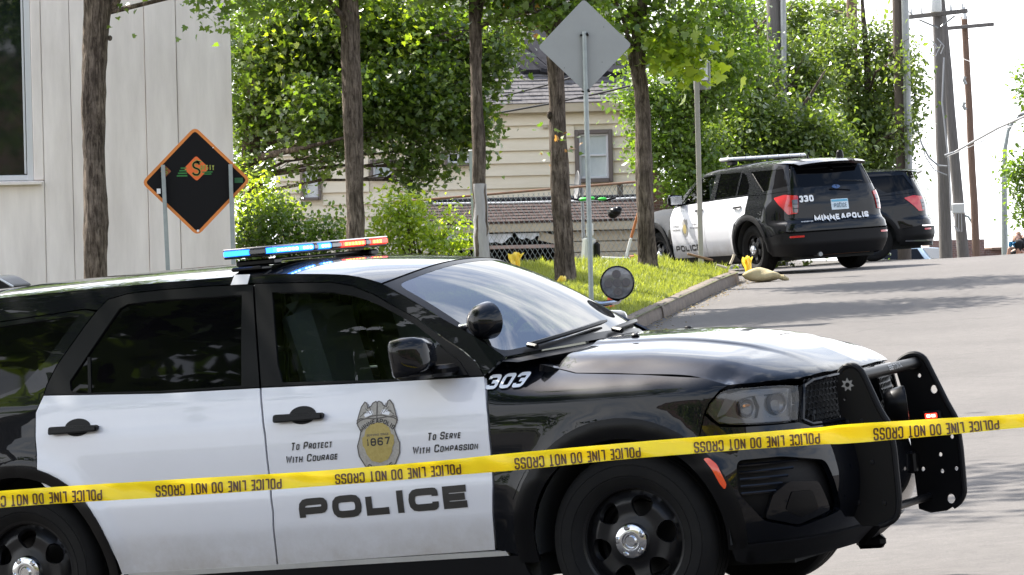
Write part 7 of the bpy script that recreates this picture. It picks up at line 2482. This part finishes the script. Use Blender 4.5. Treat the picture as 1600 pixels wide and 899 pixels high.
# ------------------------------------------------------------------ the photographer at the crest and the pale car beyond
def skin_body(name, joints, edges, radii, m, parent, root=0, sub=2):
    me = bpy.data.meshes.new(name)
    me.from_pydata([tuple(j) for j in joints], edges, [])
    o = bpy.data.objects.new(name, me); COL.objects.link(o)
    sk = o.modifiers.new('skin', 'SKIN'); sk.use_smooth_shade = True
    lay_ = me.skin_vertices[0].data if me.skin_vertices else None
    if lay_ is None:
        me.skin_vertices.new() if hasattr(me.skin_vertices, 'new') else None
        lay_ = me.skin_vertices[0].data
    for i, r in enumerate(radii):
        lay_[i].radius = (r, r) if not hasattr(r, '__len__') else r
        lay_[i].use_root = (i == root)
    sb_ = o.modifiers.new('sub', 'SUBSURF'); sb_.levels = sub; sb_.render_levels = sub
    dg = bpy.context.evaluated_depsgraph_get()
    m2 = bpy.data.meshes.new_from_object(o.evaluated_get(dg))
    bpy.data.objects.remove(o); m2.name = name
    m2.materials.clear(); m2.materials.append(m)
    co = np.empty(len(m2.vertices) * 3); m2.vertices.foreach_get('co', co)
    co = to_local(co.reshape(-1, 3), parent); m2.vertices.foreach_set('co', co.ravel()); m2.update()
    return make_obj(name, m2, parent)
DP = 74.0
hp = at(1589, 374, DP)                                   # head centre
gp_ = G(hp.x, DP)
per = thing('person', 'person in a black top crouching at the crest, holding a camera up in blue gloves', 'person', (hp.x + .2, DP, gp_))
M['skin'] = mat('skin', (.55, .32, .23), .5)
M['hair'] = mat('reddish_brown_hair', (.17, .075, .04), .6, var=(.26, .125, .07), scale=40)
M['black_cloth'] = mat('black_cloth', (.012, .012, .014), .9)
M['blue_glove'] = mat('bright_blue_glove', (.05, .32, .62), .4)
H = hp
sh = H + Vector((.10, .02, -.24))
hipz = max(H.z - .62, gp_ + .28)
hip = Vector((H.x + .24, DP + .12, hipz))
J = [hip, hip + Vector((-.03, 0, .16)), sh + Vector((.03, 0, -.12)), sh, H + Vector((.03, .0, -.13)),
     sh + Vector((-.19, -.02, -.02)), sh + Vector((-.30, -.10, -.20)), H + Vector((-.17, -.16, -.15)),
     sh + Vector((.19, -.02, -.02)), sh + Vector((.20, -.20, -.18)), H + Vector((-.05, -.20, -.16)),
     hip + Vector((-.14, -.02, -.02)), hip + Vector((-.26, -.40, .06)), Vector((H.x + .0, DP - .20, gp_ + .09)),
     hip + Vector((.14, -.02, -.02)), hip + Vector((.20, -.42, .02)), Vector((H.x + .50, DP - .16, gp_ + .09)),
     Vector((H.x + .0, DP - .36, gp_ + .04)), Vector((H.x + .50, DP - .32, gp_ + .04))]
E_ = [(0, 1), (1, 2), (2, 3), (3, 4), (3, 5), (5, 6), (6, 7), (3, 8), (8, 9), (9, 10), (0, 11), (11, 12), (12, 13), (0, 14), (14, 15), (15, 16), (13, 17), (16, 18)]
Rr = [.15, .14, .15, .10, .055, .065, .045, .032, .065, .045, .032, .10, .07, .045, .10, .07, .045, .035, .035]
skin_body('body', J, E_, Rr, M['skin'], per)
skin_body('top', [hip + Vector((0, 0, .02)), J[1], J[2], J[3] + Vector((0, 0, .0)), J[5], J[5] * .5 + J[6] * .5, J[8], J[8] * .5 + J[9] * .5], [(0, 1), (1, 2), (2, 3), (3, 4), (4, 5), (3, 6), (6, 7)], [.165, .155, .165, .115, .082, .066, .082, .066], M['black_cloth'], per)
skin_body('trousers', [hip, J[11], J[12], J[13] + Vector((0, 0, .05)), J[14], J[15], J[16] + Vector((0, 0, .05))], [(0, 1), (1, 2), (2, 3), (0, 4), (4, 5), (5, 6)], [.165, .115, .085, .06, .115, .085, .06], M['black_cloth'], per)
mb = MB().sphere(H, (.078, .098, .118), 18, 12)
mb.sphere(H + Vector((-.01, -.10, -.012)), (.014, .022, .022), 8, 6)                       # nose
for sx in (-1, 1): mb.sphere(H + Vector((sx * .08, .0, -.01)), (.014, .025, .034), 8, 6)   # ears
mb.sphere(H + Vector((0, -.075, -.075)), (.045, .03, .03), 10, 6)                          # chin
mb.build('head', M['skin'], per, angle=60)
mb = MB().sphere(H + Vector((.012, .022, .022)), (.090, .105, .118), 18, 10, bot=1.9)
mb.sphere(H + Vector((.06, .05, -.05)), (.06, .06, .10), 12, 8); mb.sphere(H + Vector((.03, .09, -.02)), (.07, .05, .09), 12, 8)
mb.build('hair', M['hair'], per, angle=60)
mb = MB()
for sx in (-1, 1): mb.sphere(H + Vector((sx * .03, -.086, .012)), (.012, .008, .008), 8, 6)
mb.build('eye', M['black_cloth'], per)
mb = MB().tube([H + Vector((-.025, -.097, -.055)), H + Vector((.025, -.097, -.055))], .006, 6); mb.build('mouth', M['barr_red'], per)
for sx, wr in ((-1, J[7]), (1, J[10])):
    pal = wr + Vector((-sx * .02, -.03, .05))
    js = [wr, pal]; es = [(0, 1)]; rs = [.030, .034]
    for k in range(4):
        b0 = len(js); o_ = Vector((sx * (.030 - .018 * k), -.01 - .004 * k, .035 + .004 * (k % 2)))
        js += [pal + o_, pal + o_ + Vector((-sx * .012, -.030, .018 - .006 * k)), pal + o_ + Vector((-sx * .034, -.042, .004 - .008 * k))]
        es += [(1, b0), (b0, b0 + 1), (b0 + 1, b0 + 2)]; rs += [.012, .010, .009]
    b0 = len(js); js += [pal + Vector((-sx * .035, .0, -.005)), pal + Vector((-sx * .055, -.025, .01))]; es += [(1, b0), (b0, b0 + 1)]; rs += [.013, .010]
    skin_body('gloved_hand', js, es, rs, M['blue_glove'], per)
cam_t = thing('camera', 'dark camera raised to the face of the crouching person', 'camera', tuple(H + Vector((-.04, -.20, -.05))))
MB().bevbox(H + Vector((-.085, -.17, -.07)), (.10, .05, .07), .012).build('camera_body', M['satin'], cam_t)
MB().cyl(H + Vector((-.09, -.19, -.07)), H + Vector((-.10, -.28, -.075)), .026, .028, 14).build('lens', M['satin'], cam_t)
# pale blue car beyond the crest
q = at(1456, 396, 108)
m3 = ground_frame(q.x - .3, 108, 62)
pc = thing('parked_car', 'pale blue hatchback just showing past the tail of the plain black SUV', 'car', mtx=m3)
M['pale_blue'] = mat('pale_blue_paint', (.36, .50, .66), .3, coat=1.0)
prof = [(.85, .35), (.95, .60), (.88, .92), (.62, 1.05), (.30, 1.42), (-.2, 1.50), (-1.2, 1.48), (-1.9, 1.05), (-2.9, .90), (-3.3, .65), (-3.3, .35)]
mb = MB()
def cw(z): return .86 if z < 1.0 else .86 - (z - 1.0) * .45
for sg in (-1, 1):
    vs, tr = cdt([prof]); mb.add([(a, sg * cw(b), b) for a, b in vs], tr)
n = len(prof)
mb.add([(a, -cw(b), b) for a, b in prof] + [(a, cw(b), b) for a, b in prof], [(i, (i + 1) % n, n + (i + 1) % n, n + i) for i in range(n)])
mb.build('body', M['pale_blue'], pc, local=True, angle=40)
for sg in (-1, 1):
    MB().add([(a, sg * (cw(b) + .006), b) for a, b in [(.45, 1.08), (.22, 1.38), (-1.1, 1.42), (-1.7, 1.08)]], [(0, 1, 2, 3) if sg > 0 else (3, 2, 1, 0)]).build('side_window', M['privacy'], pc, local=True)
MB().add([(.62, -.72, 1.09), (.34, -.60, 1.40), (.34, .60, 1.40), (.62, .72, 1.09)], [(3, 2, 1, 0)]).build('rear_window', M['privacy'], pc, local=True)
for x in (0, -2.5):
    for y, r_ in ((-.80, True), (.80, False)): build_wheel(pc, x, y, r_, r=.31, rim=.20, width=.2)
for sg in (-1, 1): MB().bevbox((.90, sg * .66, .80), (.06, .22, .14), .02).build('tail_lamp', M['red_lens'], pc, local=True)

# ------------------------------------------------------------------ unseen trees and building added behind the camera to darken the near car's reflections
rng = np.random.default_rng(3)
bl = []
for k in range(34):
    x = -42 + 2.6 * k + rng.uniform(-.8, .8)
    hgt = rng.uniform(4.5, 7.5)
    bl.append((Vector((x, -20 + rng.uniform(-3, 3), .5 + hgt * .55)), (3.2, 2.6, hgt * .58), 380))
tl = leaf_cloud('unseen_treeline', bl, M['leaf_dark'], .62, 91, None, LEAF_OVAL, .45, .3, .7)
tag(tl, 'row of dark trees added unseen behind the camera to darken the car reflections', None, None, 'stuff')
bb = thing('unseen_building', 'long dark brick building added unseen behind the camera to block the low sky', 'building', (0, -30, G(0, -30)))
mb = MB().box((0, -33, 4.5), (90, 6, 11)); mb.build('wall', M['brick'], bb)
mb = MB().bevbox((0, -30.0, 10.1), (90.4, .5, .4), .05); mb.build('parapet', M['kerb'], bb)
# street trees left of the frame: their crowns shade the near roadway
for (x, y, h, sd, lb_) in ((-5.2, 29, 14, 61, 'tall second corner tree off to the left, counted from the camera'), (-6.4, 37, 14, 62, 'tall third corner tree off to the left, counted from the camera'),
                           (-5.8, 19, 12, 64, 'leafy corner tree nearest the police car, off to the left'), (-8.4, 14.2, 15, 65, 'big leafy tree added unseen off to the left to darken the car windows')):
    big_ = x < -8  # big tree added out of view to darken the near car's window reflections
    g = G(x, y)
    t_ = thing('street_tree', lb_, 'tree', (x, y, g), 'trees on the near left corner')
    mb = bark_tube(MB(), [Vector((x, y, g - .1)), Vector((x + .05, y, g + 1.5)), Vector((x, y + .1, g + 3.2)), Vector((x + .1, y, g + h * .75))], [.19, .15, .13, .05])
    mb.build('trunk', M['bark'], t_, angle=60)
    leaf_cloud('crown', [(Vector((x, y, g + h * .66)), (4.4, 4.2, h * .34) if big_ else (2.9, 2.9, h * .27), 5200 if big_ else 3600), (Vector((x + 1.1, y + .5, g + h * .55)), (1.4, 1.4, 1.1), 900), (Vector((x - .9, y - .6, g + h * .60)), (1.5, 1.4, 1.2), 900)], M['leaf_dark'] if big_ else M['leaf_mid'], .34 if big_ else .15, sd, t_, LEAF_MAPLE, .4, .35, .3 if big_ else .22)
